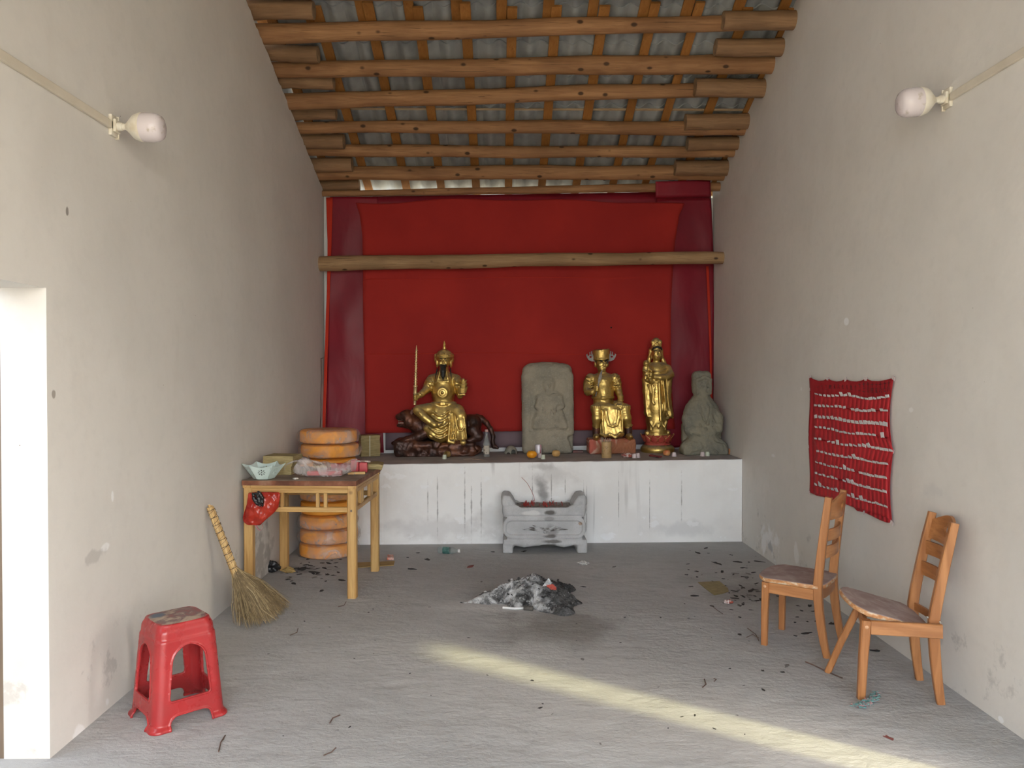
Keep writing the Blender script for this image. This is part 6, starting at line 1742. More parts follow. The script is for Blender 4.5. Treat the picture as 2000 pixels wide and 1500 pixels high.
b = MB(); pts = [((K(x, y)[0] - cpx) * s_, -.004, -(K(x, y)[1] - cpy) * s_) for x, y in ((440, 1130), (500, 1220), (560, 1285), (610, 1270), (650, 1190), (640, 1100))]
b.sweep([Vector(q_) + cw - H for q_ in pts], .016, .002, (0, 1, .4)); b.build('bag_handle', film('pink_film', (.72, .35, .36), .45), hb, 60)
b = MB(); bp = thing('black_bag', 'knotted black plastic bag tucked into the red bag on the table apron', 'bag', cw + Vector((0, -.020, 0)))
pts = [((K(x, y)[0] - cpx) * s_, -(K(x, y)[1] - cpy) * s_) for x, y in ((580, 110), (640, 230), (560, 330), (590, 430), (650, 560))]
c = Clay((-.09, -.07, -.05), (.09, .05, .15), .0035)
X_ = lambda x, y, d: ((K(x, y)[0] - cpx) * s_, -d, -(K(x, y)[1] - cpy) * s_)
c.chain([X_(570, 120, .02), X_(620, 180, .024), X_(690, 300, .026), X_(690, 430, .022), X_(690, 560, .016)], [.006, .011, .013, .012, .005], .006)
c.chain([X_(570, 140, .02), X_(560, 260, .020), X_(600, 420, .016), X_(580, 520, .014)], [.006, .012, .014, .006], .006)
c.chain([X_(400, 190, .010), X_(440, 330, .014), X_(520, 450, .016), X_(620, 540, .016)], [.007, .013, .013, .008], .006)
c.chain([X_(470, 200, .010), X_(560, 220, .018)], [.010, .010], .006); c.chain([X_(640, 330, .034), X_(610, 500, .030)], .004, .006, cut=True)
c.rough(.002, 90, 3)
a = Mat('black_film', .25, 0, .6); a.color((.012, .012, .013)); a.bump(a.noise(30, detail=3, dist=2), .6, .01); c.build('bag_film', a.m, bp)

# ---------------------------------------------------------------- stone incense burner in front of the altar
def burner():
    Y = 6.79; Q = Px(1064, 1084, Y); L = Q.L; K = crop(900, 920, 5.0)
    def q(cx, cy, d=0): return Q(*K(cx, cy), d)
    base = Vector((on_y(1064, 1084, Y).x, Y + L(36), 0)); f = 36
    root = thing('incense_burner', 'carved grey stone trough burner with scrolled ends in front of the altar', 'incense burner', base)
    a = Mat('grey_granite', .8, 0, .3); n1 = a.noise(6, detail=5); n2 = a.noise(120, detail=3)
    cc = a.mix(a.remap(n1, .35, .68), (.42, .42, .42), (.50, .50, .50)); cc = a.mix(a.remap(n2, .5, .7, 0, .4), cc, (.33, .33, .33))
    wob = a.noise(9, detail=6)
    for (x, y, rx, rz, amt) in ((875, 420, 80, 36, .9), (880, 600, 90, 70, .45), (870, 655, 85, 22, .8), (900, 705, 120, 26, .8), (870, 480, 60, 30, .4), (880, 745, 90, 30, .8)):
        cx_, _, cz_ = q(x, y); cc = a.mix(a.math('MULTIPLY', a.spot((cx_, -L(34), cz_), (L(rx / 5), .2, L(rz / 5)), .35, soft=.5, nz=wob), amt), cc, (.085, .075, .065))
    cx_, _, cz_ = q(1172, 530); cc = a.mix(a.math('MULTIPLY', a.spot((cx_, -L(34), cz_), (L(4.6), .2, L(4.6)), .3, soft=.4, nz=wob), .8), cc, (.34, .22, .14))
    cx_, _, cz_ = q(690, 425); cc = a.mix(a.math('MULTIPLY', a.spot((cx_, -L(34), cz_), (L(22), .2, L(6)), .3, soft=.4, nz=wob), .7), cc, (.68, .67, .65))
    a.color(cc).bump(n2, .3, .004); m_g = a.m
    hd2 = 34
    c = Clay((-.40, -.185, -.01), (.40, .185, .55), .006)
    # trough with scrolled ends
    c.box(q(815, 405, 0), (L(81), L(hd2), L(11.5)), .015, 0)
    for s, xe in ((-1, 410), (1, 1215)):
        c.chain([q(815 + s * 300, 345, 0), q(815 + s * 330, 300, 0)], L(4), .02)
        for dd in (-26, -13, 0, 13, 26):
            c.chain([q(815 + s * 295, 362, dd), q(815 + s * 330, 320, dd), q(815 + s * 355, 290, dd), q(815 + s * 385, 280, dd)], [L(4.5), L(6.2), L(7), L(6.2)], .010); c.ell(q(815 + s * 388, 318, dd), (L(7), L(8), L(10)), .012)
        c.ell(q(815 + s * 378, 400, 24), (L(7), L(12), L(11)), .012)
        for k in range(3): c.chain([q(815 + s * (300 + 20 * k), 350 - 12 * k, hd2 + 2), q(815 + s * (335 + 18 * k), 300 - 8 * k, hd2 + 2), q(815 + s * (370 + 10 * k), 285 + 4 * k, hd2 + 2)], L(1.2), .006, cut=True)
    c.box(q(815, 330, 0), (L(56), L(hd2 - 6), L(9)), .01, .006, cut=True); c.box(q(815, 335, 0), (L(52), L(60), L(7)), .04, .02, cut=True)
    # cushion-shaped middle
    x0_, _, z0_ = q(818, 567)
    def cushion(X, Y, Z):
        r_ = L(20); ax_, az_, ay_ = abs(X - x0_) - L(82) + r_, abs(Z - z0_) - L(22.5) + r_, abs(Y) - L(hd2)
        d2 = np.sqrt(np.maximum(ax_, 0) ** 2 + np.maximum(az_, 0) ** 2) + np.minimum(np.maximum(ax_, az_), 0) - r_
        e_ = .008; return np.sqrt(np.maximum(d2 + e_, 0) ** 2 + np.maximum(ay_ + e_, 0) ** 2) + np.minimum(np.maximum(d2, ay_) + e_, 0) - e_
    c.field(cushion, (-.4, -.18, .05), (.4, .18, .5))
    c.box(q(818, 455, 0), (L(74), L(hd2 - 2), L(3)), .004, .004); c.box(q(818, 678, 0), (L(74), L(hd2 - 2), L(3.5)), .004, .004)
    xp_, _, zp_ = q(815, 572)
    def panel(X, Y, Z):
        r_ = L(11); ax_, az_ = abs(X - xp_) - L(75) + r_, abs(Z - zp_) - L(13.5) + r_
        d2 = np.sqrt(np.maximum(ax_, 0) ** 2 + np.maximum(az_, 0) ** 2) + np.minimum(np.maximum(ax_, az_), 0) - r_
        return np.maximum(d2, Y + L(31.2)) + X * 0
    c.field(panel, (-.38, -.18, .08), (.38, -.10, .30), 0, True)
    for cy_ in (453, 683): c.box(q(818, cy_, hd2 + 1), (L(90), L(3.2), L(1.0)), .002, 0, cut=True)
    # lotus spray in the panel
    lotus = []
    for k in range(11):
        an = PI * (.06 + .088 * k); ln_ = 13 + 9 * abs(math.cos(an)) + (14 if k in (1, 2, 8, 9) else (24 if k in (0, 10) else 0))
        ax_, az_ = math.cos(an), math.sin(an)
        pts = [q(825 + ax_ * ln_ * 5 * t, 612 - az_ * ln_ * 2.9 * t - 10 * math.sin(PI * t) * abs(ax_), hd2 - 1.2) for t in (.15, .45, .75, 1)]
        lotus.append(([tuple(v_) for v_ in pts], [L(.8), L(2.0), L(1.6), L(.4)]))
    c.ell(q(825, 612, hd2 - 1.5), (L(3.6), L(2.4), L(3.4)), .003); c.ring(q(825, 612, hd2 + .4), L(2.0), L(.8), .002, rot=(PI / 2, 0, 0))
    # footed base
    c.box(q(824, 712, 0), (L(82), L(hd2), L(5)), .008, .003)
    for s in (-1, 1):
        for dd in (-22, 0, 22): c.chain([q(824 + s * 345, 730, dd), q(824 + s * 360, 775, dd), q(824 + s * 362, 815, dd)], [L(12), L(8), L(10)], .015)
        c.box(q(824 + s * 365, 770, 0), (L(10), L(hd2), L(11)), .015, .01)
    c.chain([q(500, 720, 26), q(620, 742, 28), q(760, 725, 28), q(820, 712, 28), q(900, 722, 28), q(1010, 742, 28), q(1120, 722, 26)], L(5), .012)
    c.box((0, 0, -.05), (1, 1, .05), 0, 0, cut=True)
    c.build('trough', m_g, root)
    a = Mat('sooty_granite', .85, 0, .25); a.color(a.mix(a.remap(a.noise(14, detail=5), .40, .62), (.46, .46, .46), (.12, .11, .10))); m_l = a.m
    for pts_, rad_ in lotus:
        b = MB(); b.tube(pts_, rad_, 8); b.build('lotus_petal', m_l, root, 60)
    a = Mat('incense_ash', .95, 0, .1); a.color(a.mix(a.remap(a.noise(25, detail=4), .4, .65), (.30, .27, .25), (.16, .14, .13))).bump(a.noise(40), .5, .01)
    b = MB(); b.grid(lambda u, v: ((u - .5) * L(108), (v - .5) * L(54), q(0, 372)[2] + .006 * mnoise.noise(Vector((u * 14, v * 8, 2)))), 40, 16); b.build('ash_fill', a.m, root, 180)
    M_stick = simple('red_incense_stick', (.30, .03, .025), (.40, .06, .05), 40, rough=.7); me = None
    b = MB(); b.tube([(0, 0, 0), (0, 0, .048)], .0028, 5); me = b.mesh('incense_stub', 60); me.materials.append(M_stick)
    for i in range(95):
        k = rg.random(); x = (640 + rg.gauss(0, 14) if k < .25 else (712 + rg.gauss(0, 12) if k < .45 else (860 + rg.gauss(0, 40) if k < .85 else rg.uniform(600, 1010))))
        p_ = q(x, 382, rg.uniform(-22, 24)); o = link('incense_stub', me, None, root, (p_[0], p_[1], p_[2] - .01), (rg.uniform(-.2, .2), rg.uniform(-.2, .2), 0)); o.scale = (1, 1, rg.uniform(.5, 1.15))
    b = MB(); b.tube([q(722, 320, 20), q(715, 270, 20), q(690, 210, 20), q(650, 140, 19), q(594, 82, 18)], [.0022, .0022, .002, .0018, .0014], 6); b.build('long_stick', M_stick, root, 60)
    return root
burner()

# ---------------------------------------------------------------- ash heap
def heap():
    c0 = Vector((.205, 5.44, 0))
    root = thing('ash_heap', 'low heap of pale and black ash on the cement floor', 'ash heap', c0)
    a = Mat('burnt_paper_ash', .95, 0, .1); n1 = a.noise(11, detail=6, dist=.6); n2 = a.noise(45, detail=4)
    cc = a.ramp(n1, [(.36, (.035, .034, .034)), (.46, (.15, .15, .15)), (.55, (.42, .42, .42)), (.68, (.62, .62, .62))])
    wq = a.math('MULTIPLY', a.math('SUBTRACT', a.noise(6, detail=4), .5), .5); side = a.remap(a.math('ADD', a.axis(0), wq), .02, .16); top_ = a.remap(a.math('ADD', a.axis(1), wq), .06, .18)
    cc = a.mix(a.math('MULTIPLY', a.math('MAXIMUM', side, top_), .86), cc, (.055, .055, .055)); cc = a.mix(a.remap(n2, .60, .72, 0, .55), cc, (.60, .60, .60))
    a.color(cc).bump(n2, 1.0, .012).bump(n1, .9, .03); m_ash = a.m
    def hf(x, y):
        u, v = x / .43, y / .37
        an = math.atan2(v, u); d = (1.16 if u > 0 else 1.28) * math.hypot(u, v) * (1 + .16 * math.sin(3 * an + 1) + .10 * math.sin(7 * an) + .25 * nz3((x, y, 0), 7, 8)); base = max(0, 1 - d ** 1.2)
        n = .5 + .5 * nz3((x, y, 0), 9, 1.0)
        return .172 * base ** 1.15 * (.75 + .5 * n) + .020 * base ** .3 * nz3((x, y, 0), 22, 5) * (1 if base > .02 else 0) + .014 * abs(nz3((x, y, 0), 48, 2)) * min(1, base * 6) + .009 * nz3((x, y, 0), 95, 4) * min(1, base * 6)
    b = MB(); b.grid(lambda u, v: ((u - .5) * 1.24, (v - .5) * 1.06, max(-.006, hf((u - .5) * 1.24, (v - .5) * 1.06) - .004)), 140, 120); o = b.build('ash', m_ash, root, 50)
    # flakes of burnt paper standing in the heap
    M_ch = [simple('charred_flake', (.02, .02, .02), (.06, .06, .06), 30, rough=.8), simple('grey_flake', (.34, .34, .34), (.50, .50, .50), 30, rough=.9)]
    fm = []
    for k in range(6):
        g = random.Random(k); b = MB(); n = 7
        pts = [(math.cos(2 * PI * i / n) * g.uniform(.6, 1.1), math.sin(2 * PI * i / n) * g.uniform(.5, 1), g.uniform(-.25, .25)) for i in range(n)]
        b.add([(0, 0, .1)] + pts + [(x, y, z - .12) for x, y, z in [(0, 0, .1)] + pts], [(0, i + 1, (i + 1) % n + 1) for i in range(n)] + [(n + 1, n + 2 + (i + 1) % n, n + 2 + i) for i in range(n)] + [(i + 1, n + 2 + i, n + 2 + (i + 1) % n, (i + 1) % n + 1) for i in range(n)])
        fm.append(b)
    for k in range(290):
        an = rg.uniform(0, 2 * PI); r = rg.random() ** .6; x, y = .40 * r * math.cos(an), .34 * r * math.sin(an)
        if hf(x, y) < .006: continue
        dark = 1 if (x < .05 and y < .05 and rg.random() < .7) else 0
        key = (k % 6, dark)
        if key not in fl_cache: m = fm[k % 6].mesh('ash_flake'); m.materials.append(M_ch[dark]); fl_cache[key] = m
        o = link('ash_flake', fl_cache[key], None, root, (x, y, hf(x, y) + .004), (rg.uniform(-.7, .7), rg.uniform(-.7, .7), rg.uniform(0, 6))); s = rg.uniform(.005, .014); o.scale = (s, s, s * .6)
    return root, hf, c0
fl_cache = {}
heap_o, heap_h, heap_c = heap()
def at_heap(px, py, y):
    p = on_y(px, py, y); return p
# red packaging with a clear lid corner in the heap
p = on_y(1073, 1152, 5.33)
pk = thing('burnt_packet', 'half-burnt red packet with a clear plastic corner in the ash heap', 'packet', p)
m_rp = simple('scorched_red', (.42, .06, .03), (.30, .035, .02), 30, rough=.6, bump=.4)
K = crop(900, 920, 5.0); s_ = 5.33 / FPX; ox, oy = 1073, 1152
def lp(x, y): X, Y = K(x, y); return ((X - ox) * s_, -(Y - oy) * s_)
o = shape2d('red_paper', [[lp(*q_) for q_ in ((800, 1130), (840, 1108), (900, 1105), (935, 1140), (930, 1200), (905, 1215), (880, 1175), (850, 1200), (805, 1170))]], .006, m_rp, pk, rot=(R(-25), 0, 0))
o = shape2d('clear_corner', [[lp(*q_) for q_ in ((790, 1135), (860, 1045), (890, 1095), (880, 1108), (805, 1128))]], .002, film('stiff_clear', (.70, .70, .70), .8, .1), pk, rot=(R(-15), 0, 0))
b = MB(); b.tube([Vector((*[0, 0], 0))] * 1 + [Vector((x * s_, 0, z * s_)) for x, z in ((14, -4), (20, -12), (30, -16))][0:0] + [Vector((.0, 0, 0)), Vector((.01, 0, 0))], .001, 4) if False else None
# rolled white paper and a charred stub at the foot of the heap
def floor_stick(name, pxs, r, mat, label, cat, z=None):
    pts = [on_z(px, py) for px, py in pxs]; o0 = pts[0].copy(); rr = r if isinstance(r, list) else [r] * len(pts)
    b = MB(); b.tube([q_ - o0 + Vector((0, 0, rr[i] + .001)) for i, q_ in enumerate(pts)], rr, 7)
    o = b.build(name, mat, None, 60, loc=o0); return tag(o, label, cat)
M_wpaper = simple('white_paper', (.74, .73, .72), (.66, .65, .64), 20, rough=.7)
floor_stick('paper_roll', [(982, 1189), (1005, 1191), (1030, 1190), (1048, 1186), (1062, 1181)], .008, M_wpaper, 'thin rolled white paper along the front of the ash heap', 'paper roll')
floor_stick('charred_stub', [(1023, 1192), (1041, 1193)], .016, simple('charcoal', (.05, .045, .04), (.09, .08, .07), 30, rough=.9), 'charred stub at the front foot of the ash heap', 'stub')

# ---------------------------------------------------------------- offerings along the altar edge
M_cup_w = simple('pinkish_cup', (.66, .56, .56), (.58, .49, .50), 20, rough=.4)
M_cup_g = simple('pale_green_cup', (.60, .64, .52), (.54, .58, .46), 20, rough=.4)
def cup(px, py, mat, label):
    p = on_altar(px, py); b = MB()
    b.lathe([(0, 0), (.0235, 0), (.0225, .012), (.0185, .038), (.0165, .041), (.0145, .039), (0, .036)], 18)
    o = b.build('small_cup', mat, None, 40, loc=(p.x, p.y + .02, altar_z(p.x) + .0005)); tag(o, label, 'cup')
cup(868, 897, M_cup_g, 'tiny pale green cup in front of the toppled brown jar')
cup(1055, 894.5, M_cup_w, 'tiny pinkish cup behind the green one beside the drink can')
cup(1061, 897, M_cup_g, 'tiny pale green cup in front of the drink can')
cup(1239.5, 895, M_cup_w, 'tiny pinkish cup nearest the crumpled wrapper')
cup(1246.5, 894, M_cup_w, 'tiny pinkish cup between the other cup and the lotus base')
cup(1317.5, 892, M_cup_w, 'tiny pinkish cup beside the red apple')
cup(1373, 891.5, M_cup_w, 'tiny pinkish cup in front of the stone buddha')
cup(1382.5, 891, M_cup_g, 'tiny pale green cup in front of the stone buddha')
M_stem = simple('fruit_stem', (.10, .07, .03), None, rough=.8)
def fruit(name, px, py, r, cols, label, cat, squash=.92):
    p = on_altar(px, py); t = thing(name, label, cat, (p.x, p.y + r * .8, altar_z(p.x)))
    m = simple(name + '_skin', cols[0], cols[1], 14, rough=.4, bump=.15, bscale=90)
    def f(th, ph):
        k = 1 - .16 * max(0, abs(math.sin(ph)) - .75) / .25
        return Vector((r * math.cos(ph) * math.cos(th), r * math.cos(ph) * math.sin(th), r * squash + r * squash * math.sin(ph) * k))
    blob(f, 24, 16).build('flesh', m, t, 180)
    b = MB(); b.tube([(0, 0, r * squash * 1.78), (.003, 0, r * squash * 2.02)], .003, 6); b.build('stem', M_stem, t, 60)
fruit('mandarin', 1039, 896.5, .050, ((.85, .36, .02), (.78, .30, .015)), 'bright orange mandarin leaning by the drink can', 'fruit', .82)
fruit('pear', 1086.5, 893.5, .041, ((.62, .38, .14), (.52, .30, .10)), 'dull yellow-brown pear in front of the stone slab', 'fruit')
fruit('apple', 1303.5, 891.5, .038, ((.58, .17, .06), (.60, .32, .12)), 'blotchy red apple in front of the lotus base', 'fruit', .88)
# drink can
p = on_altar(1052, 893); t = thing('drink_can', 'white drink can with red and violet print in front of the stone slab', 'can', (p.x, p.y + .04, altar_z(p.x)))
a = Mat('printed_tin', .35, .2, .5); n = a.noise(16, (1, 1, .5), detail=2, dist=1.5)
cc = a.mix(a.remap(n, .52, .56), (.66, .62, .66), (.46, .04, .07)); cc = a.mix(a.math('MULTIPLY', a.remap(a.axis(2), .05, .02), a.remap(a.noise(22), .5, .55)), cc, (.22, .16, .40)); a.color(cc)
b = MB(); b.lathe([(.030, 0), (.033, .006), (.033, .112), (.029, .122), (.027, .122), (.026, .119), (0, .119)], 24); b.build('can_body', a.m, t, 40)
b = MB(); b.lathe([(0, 0), (.0265, 0), (.0285, .003), (.0285, .005), (0, .004)], 24, (0, 0, .1195)); b.build('can_lid', simple('bare_tin', (.5, .5, .5), None, rough=.3, metal=.9), t, 40)
# glass bottle
p = on_altar(950, 893); t = thing('glass_bottle', 'empty clear glass bottle with a paper label beside the tiger', 'bottle', (p.x, p.y + .03, altar_z(p.x)))
a = Mat('clear_glass', .06, 0, .6); a.color((.62, .64, .63)); a.thin(.76, (.86, .90, .89)); M_glass = a.m
b = MB(); b.lathe([(0, .002), (.030, .002), (.034, .008), (.034, .125), (.032, .145), (.020, .185), (.0135, .205), (.0125, .245), (.015, .248), (.015, .254)], 28); b.build('glass', M_glass, t, 40)
b = MB(); b.lathe([(.0155, .250), (.0165, .252), (.0165, .272), (.014, .275), (0, .275)], 20); b.build('cap', simple('pinkish_cap', (.55, .33, .30), None, rough=.5), t, 40)
a = Mat('faded_label', .8, 0, .2); nn = a.noise(60, (1, 1, .6), detail=3); a.color(a.mix(a.remap(nn, .58, .62), (.52, .46, .38), (.10, .07, .06)))
b = MB(); b.grid(lambda u, v: (.0346 * math.sin((u - .5) * 2.0), -.0346 * math.cos((u - .5) * 2.0), .030 + .085 * v), 14, 2); b.build('label', a.m, t, 180)
# toppled jar
p = on_altar(874, 894); t = thing('toppled_jar', 'small brown jar lying on its side in front of the rock base', 'jar', (on_y(873, 884, 7.60).x, 7.66, altar_z(p.x) + .034), rot=(R(78), 0, R(-35)))
b = MB(); b.lathe([(0, -.030), (.022, -.030), (.032, -.015), (.0335, .005), (.029, .024), (.024, .030), (.0215, .028), (.026, .012), (.028, -.004), (.020, -.022), (0, -.024)], 24); b.build('jar_body', simple('brown_glaze', (.35, .21, .07), (.26, .15, .05), 12, rough=.35), t, 50)
# broken bowl
p = on_altar(998, 880); t = thing('broken_bowl', 'broken grey clay bowl lying upside down beside the stone slab', 'bowl', (on_y(998, 875, 7.98).x, 7.98, altar_z(.05)))
c = Clay((-.11, -.11, -.004), (.11, .11, .12), .004); c.ell((0, 0, 0), (.070, .070, .085), 0); c.ell((0, 0, -.006), (.062, .062, .079), 0, cut=True); c.ell((.026, -.07, .010), (.024, .045, .040), .004, cut=True); c.ell((-.03, -.068, .004), (.020, .02, .016), .004, cut=True); c.box((0, 0, -.02), (.2, .2, .02), 0, 0, cut=True)
c.build('clay_shell', simple('grey_clay', (.30, .28, .22), (.22, .21, .18), 20, rough=.9), t)
# bamboo incense cup
p = on_altar(1186, 895); t = thing('bamboo_cup', 'bamboo cup of thin sticks in front of the red rock', 'stick cup', (p.x, p.y + .05, altar_z(p.x)))
a = Mat('carved_bamboo', .5, 0, .4); nn = a.noise(55, (1, 1, .7), detail=2, dist=1.0); cc = a.mix(a.remap(a.noise(5, (1, 1, .3)), .4, .65), (.52, .35, .17), (.42, .27, .12))
msk = a.math('MULTIPLY', a.math('MULTIPLY', a.remap(nn, .56, .62), a.remap(a.axis(2), .030, .040)), a.remap(a.axis(2), .130, .115)); cc = a.mix(a.math('MULTIPLY', msk, .6), cc, (.20, .11, .05)); a.color(cc)
b = MB(); b.lathe([(.047, 0), (.049, .004), (.048, .08), (.049, .152), (.047, .156), (.043, .155), (.042, .03), (0, .03)], 28); b.build('bamboo_tube', a.m, t, 40)
ms = simple('dusty_stick', (.30, .22, .16), (.38, .29, .21), 20, rough=.8)
for k in range(13):
    an = rg.uniform(0, 2 * PI); lx, ly = math.cos(an), math.sin(an); b = MB(); b.tube([(lx * .01, ly * .01, .034), (lx * .036, ly * .03, .150), (lx * rg.uniform(.035, .065), ly * .04, rg.uniform(.180, .205))], .0034, 5); b.build('stick', ms, t, 60)
# crumpled wrapper, candle bundle, red pad, leaf, loose sticks
a = Mat('red_white_wrapper', .4, 0, .5); nn = a.noise(40, detail=3); a.color(a.mix(a.remap(nn, .48, .52), (.66, .55, .52), (.38, .09, .06))); m_w = a.m
def crumple(px, py, r, label, name='wrapper', mat=None, floor=False, cat='wrapper', sq=.45, seed=1.0):
    p = on_z(px, py) if floor else on_altar(px, py); zz = 0 if floor else altar_z(p.x)
    def f(th, ph):
        v = Vector((math.cos(ph) * math.cos(th), math.cos(ph) * math.sin(th), math.sin(ph))); k = 1 + .55 * nz3(v, 2.4, seed) + .3 * nz3(v, 6, seed)
        return Vector((v.x * r * k, v.y * r * k * .7, max(.001, r * sq * .8 + v.z * r * sq * k)))
    o = blob(f, 22, 12).build(name, mat, None, 30, loc=(p.x, p.y + r * .6, zz)); return tag(o, label, cat)
crumple(1227, 894, .050, 'crumpled red and white wrapper between the bamboo cup and the cups', mat=m_w)
M_dred = simple('dark_red_wax', (.16, .022, .03), (.22, .035, .04), 30, rough=.6)
t = thing('incense_bundle', 'dark red stub bundle lying over the altar edge near the lotus base', 'bundle', (on_altar(1287, 895).x, on_altar(1287, 895).y, altar_z(1.6)), R(25))
for k in range(7):
    x = (k - 3) * .006; b = MB(); b.tube([(x, .13, .012 + .006 * (k % 2)), (x * 1.1, -.02, .012 + .005 * ((k + 1) % 2))], .0055, 7); b.build('stub', M_dred, t, 60)
b = MB(); b.box((0, 0, .012), (.105, .09, .022)); p = on_altar(1130, 885); o = b.build('red_booklet', simple('dusty_red_cover', (.27, .10, .09), (.20, .12, .11), 14, rough=.8), None, bevel=.004, loc=(p.x, p.y + .05, altar_z(p.x) + .001), rot=(0, 0, R(-6))); tag(o, 'thin dusty red booklet between the stone slab and the red rock', 'booklet')
crumple(1428, 888, .030, 'curled orange-brown leaf against the wall beside the stone buddha', 'dry_leaf', simple('dry_leaf_skin', (.40, .17, .07), (.30, .13, .06), 20, rough=.8), cat='leaf', sq=1.1, seed=3.0)
def altar_stick(x0, y0, x1, y1, label):
    A_, B_ = on_altar(x0, y0), on_altar(x1, y1); b = MB(); b.tube([(0, 0, .004), Vector((B_.x - A_.x, B_.y - A_.y, .004 + altar_z(B_.x) - altar_z(A_.x)))], .0028, 6)
    o = b.build('incense_stick', ms, None, 60, loc=(A_.x, A_.y, altar_z(A_.x) + .0005)); tag(o, label, 'stick')
altar_stick(905, 897.5, 925, 897.2, 'short loose stick lying on the altar in front of the rock base'); altar_stick(923, 898, 947, 899.3, 'longer loose stick lying near the altar edge by the bottle')
# hanging wire in the far left corner
pts = [on_x(px, py, XL + .006) for px, py in ((631, 699), (627, 700), (627.5, 716), (628, 740), (627, 760), (626.5, 780), (627, 800), (625, 842))]
b = MB(); b.tube([q_ - pts[0] for q_ in pts], .004, 6); o = b.build('hanging_wire', simple('rusty_wire', (.10, .06, .045), None, rough=.8), None, 60, loc=pts[0]); tag(o, 'thin rusty wire hanging down the left wall beside the maroon sheet', 'wire')
b = MB(); b.lathe([(0, 0), (.006, .002), (.007, .010), (.003, .018), (0, .020)], 8); p = on_y(1193, 640, 8.05); p = on_y(1193, 640, yback(p.x) - .098); o = b.build('insect', M_black, None, 60, loc=p, rot=(R(60), R(50), 0)); tag(o, 'small dark insect resting on the red cloth', 'insect')

# ---------------------------------------------------------------- litter on the floor
a = Mat('pet_plastic', .08, 0, .6); a.color((.45, .48, .48)); a.thin(.78, (.90, .94, .94)); M_pet = a.m
A_, B_ = on_z(856, 1081), on_z(899, 1083); ax = (B_ - A_); ln = ax.length
t = thing('water_bottle', 'small clear plastic bottle with a green label lying on the floor', 'bottle', A_ + Vector((0, 0, .032)), rot=(0, PI / 2, math.atan2(ax.y, ax.x)))
k = ln
b = MB(); b.lathe([(0, 0), (.024, 0), (.030, .008), (.030, .05 * k / .2), (.0285, .055 * k / .2), (.030, .06 * k / .2), (.030, .62 * k), (.026, .72 * k), (.014, .84 * k), (.0125, .90 * k)], 22); b.build('bottle_shell', M_pet, t, 50)
b = MB(); b.lathe([(.0306, .22 * k), (.0308, .23 * k), (.0308, .52 * k), (.0306, .53 * k)], 22, cap=False); b.build('label', simple('green_label', (.03, .10, .085), (.10, .20, .18), 30, rough=.4), t, 60)
b = MB(); b.lathe([(.0145, .90 * k), (.0150, .905 * k), (.0150, .99 * k), (.012, 1.0 * k), (0, 1.0 * k)], 18); b.build('cap', M_wpaper, t, 50)
def flat(name, pxs, th, mat, label, cat, lift=.001):
    pts = [on_z(*q_) for q_ in pxs]; c_ = sum(pts, Vector()) / len(pts)
    b = MB(); b.prism([(q_.x - c_.x, q_.y - c_.y) for q_ in pts], 'z', 0, th); o = b.build(name, mat, None, loc=(c_.x, c_.y, lift)); return tag(o, label, cat)
M_card = simple('ochre_card', (.40, .27, .10), (.33, .22, .08), 8, rough=.85)
flat('cardboard_strip', [(678, 1101), (771, 1097), (769, 1105), (690, 1110), (679, 1109)], .006, M_card, 'ochre cardboard strip under the back right table leg', 'cardboard')
flat('yellow_paper', [(1363, 1138), (1405, 1136), (1422, 1150), (1423, 1156), (1412, 1160), (1395, 1163), (1380, 1152)], .004, simple('olive_paper', (.33, .27, .13), (.25, .20, .10), 20, (1, 4, 1), rough=.9, bump=.5), 'crumpled olive joss paper lying on the floor near the sound chair', 'paper')
t = flat('snack_box', [(757, 1088), (768, 1088), (769, 1094), (756, 1094)], .022, simple('orange_print', (.55, .13, .06), (.66, .50, .44), 40, rough=.6), 'small orange and white carton on the floor behind the table', 'carton')
crumple(1424, 1180, .030, 'crumpled red and white wrapper on the floor beside the sound chair', mat=m_w, floor=True, seed=2.0)
crumple(1140, 1104, .045, 'crumpled clear plastic wrapper on the floor right of the burner', mat=film('crinkled_clear', (.75, .75, .73), .6, .12), floor=True, sq=.35, seed=5.0)
crumple(527, 1119, .06, 'crumpled black plastic scrap by the back left table leg', 'plastic_scrap', a.m if False else simple('black_scrap', (.02, .02, .022), None, rough=.35), True, 'scrap', .8, 8.0)
crumple(562, 1120, .045, 'small ochre lump with a shiny cap in front of the black plastic scrap', 'paper_lump', M_card, True, 'lump', .5, 9.0)
# teal and pink frayed cord under the broken chair's leg
t = thing('frayed_cord', 'tangle of frayed teal and pink cord under the broken chair', 'cord', on_z(1688, 1378))
cols = [simple('teal_fibre', (.12, .27, .26), (.20, .36, .34), 60, rough=.85), simple('pink_fibre', (.40, .20, .20), (.46, .30, .30), 60, rough=.85)]
base_p = [on_z(px, py) - t.location for px, py in ((1665, 1380), (1678, 1382), (1692, 1378), (1704, 1370), (1712, 1358))]
for i in range(36):
    b = MB(); pts = []
    for j in range(14):
        u = j / 13 * (len(base_p) - 1); k_ = min(int(u), len(base_p) - 2); q_ = base_p[k_].lerp(base_p[k_ + 1], u - k_)
        pts.append(q_ + Vector((rg.uniform(-.020, .020), rg.uniform(-.022, .022), .004 + rg.random() * .016)))
    s0 = rg.randint(0, 6); b.tube(pts[s0:s0 + 8], .0022, 4, False); b.build('strand', cols[1] if (i % 5 == 0 or s0 == 0 and i % 2) else cols[0], t, 60)
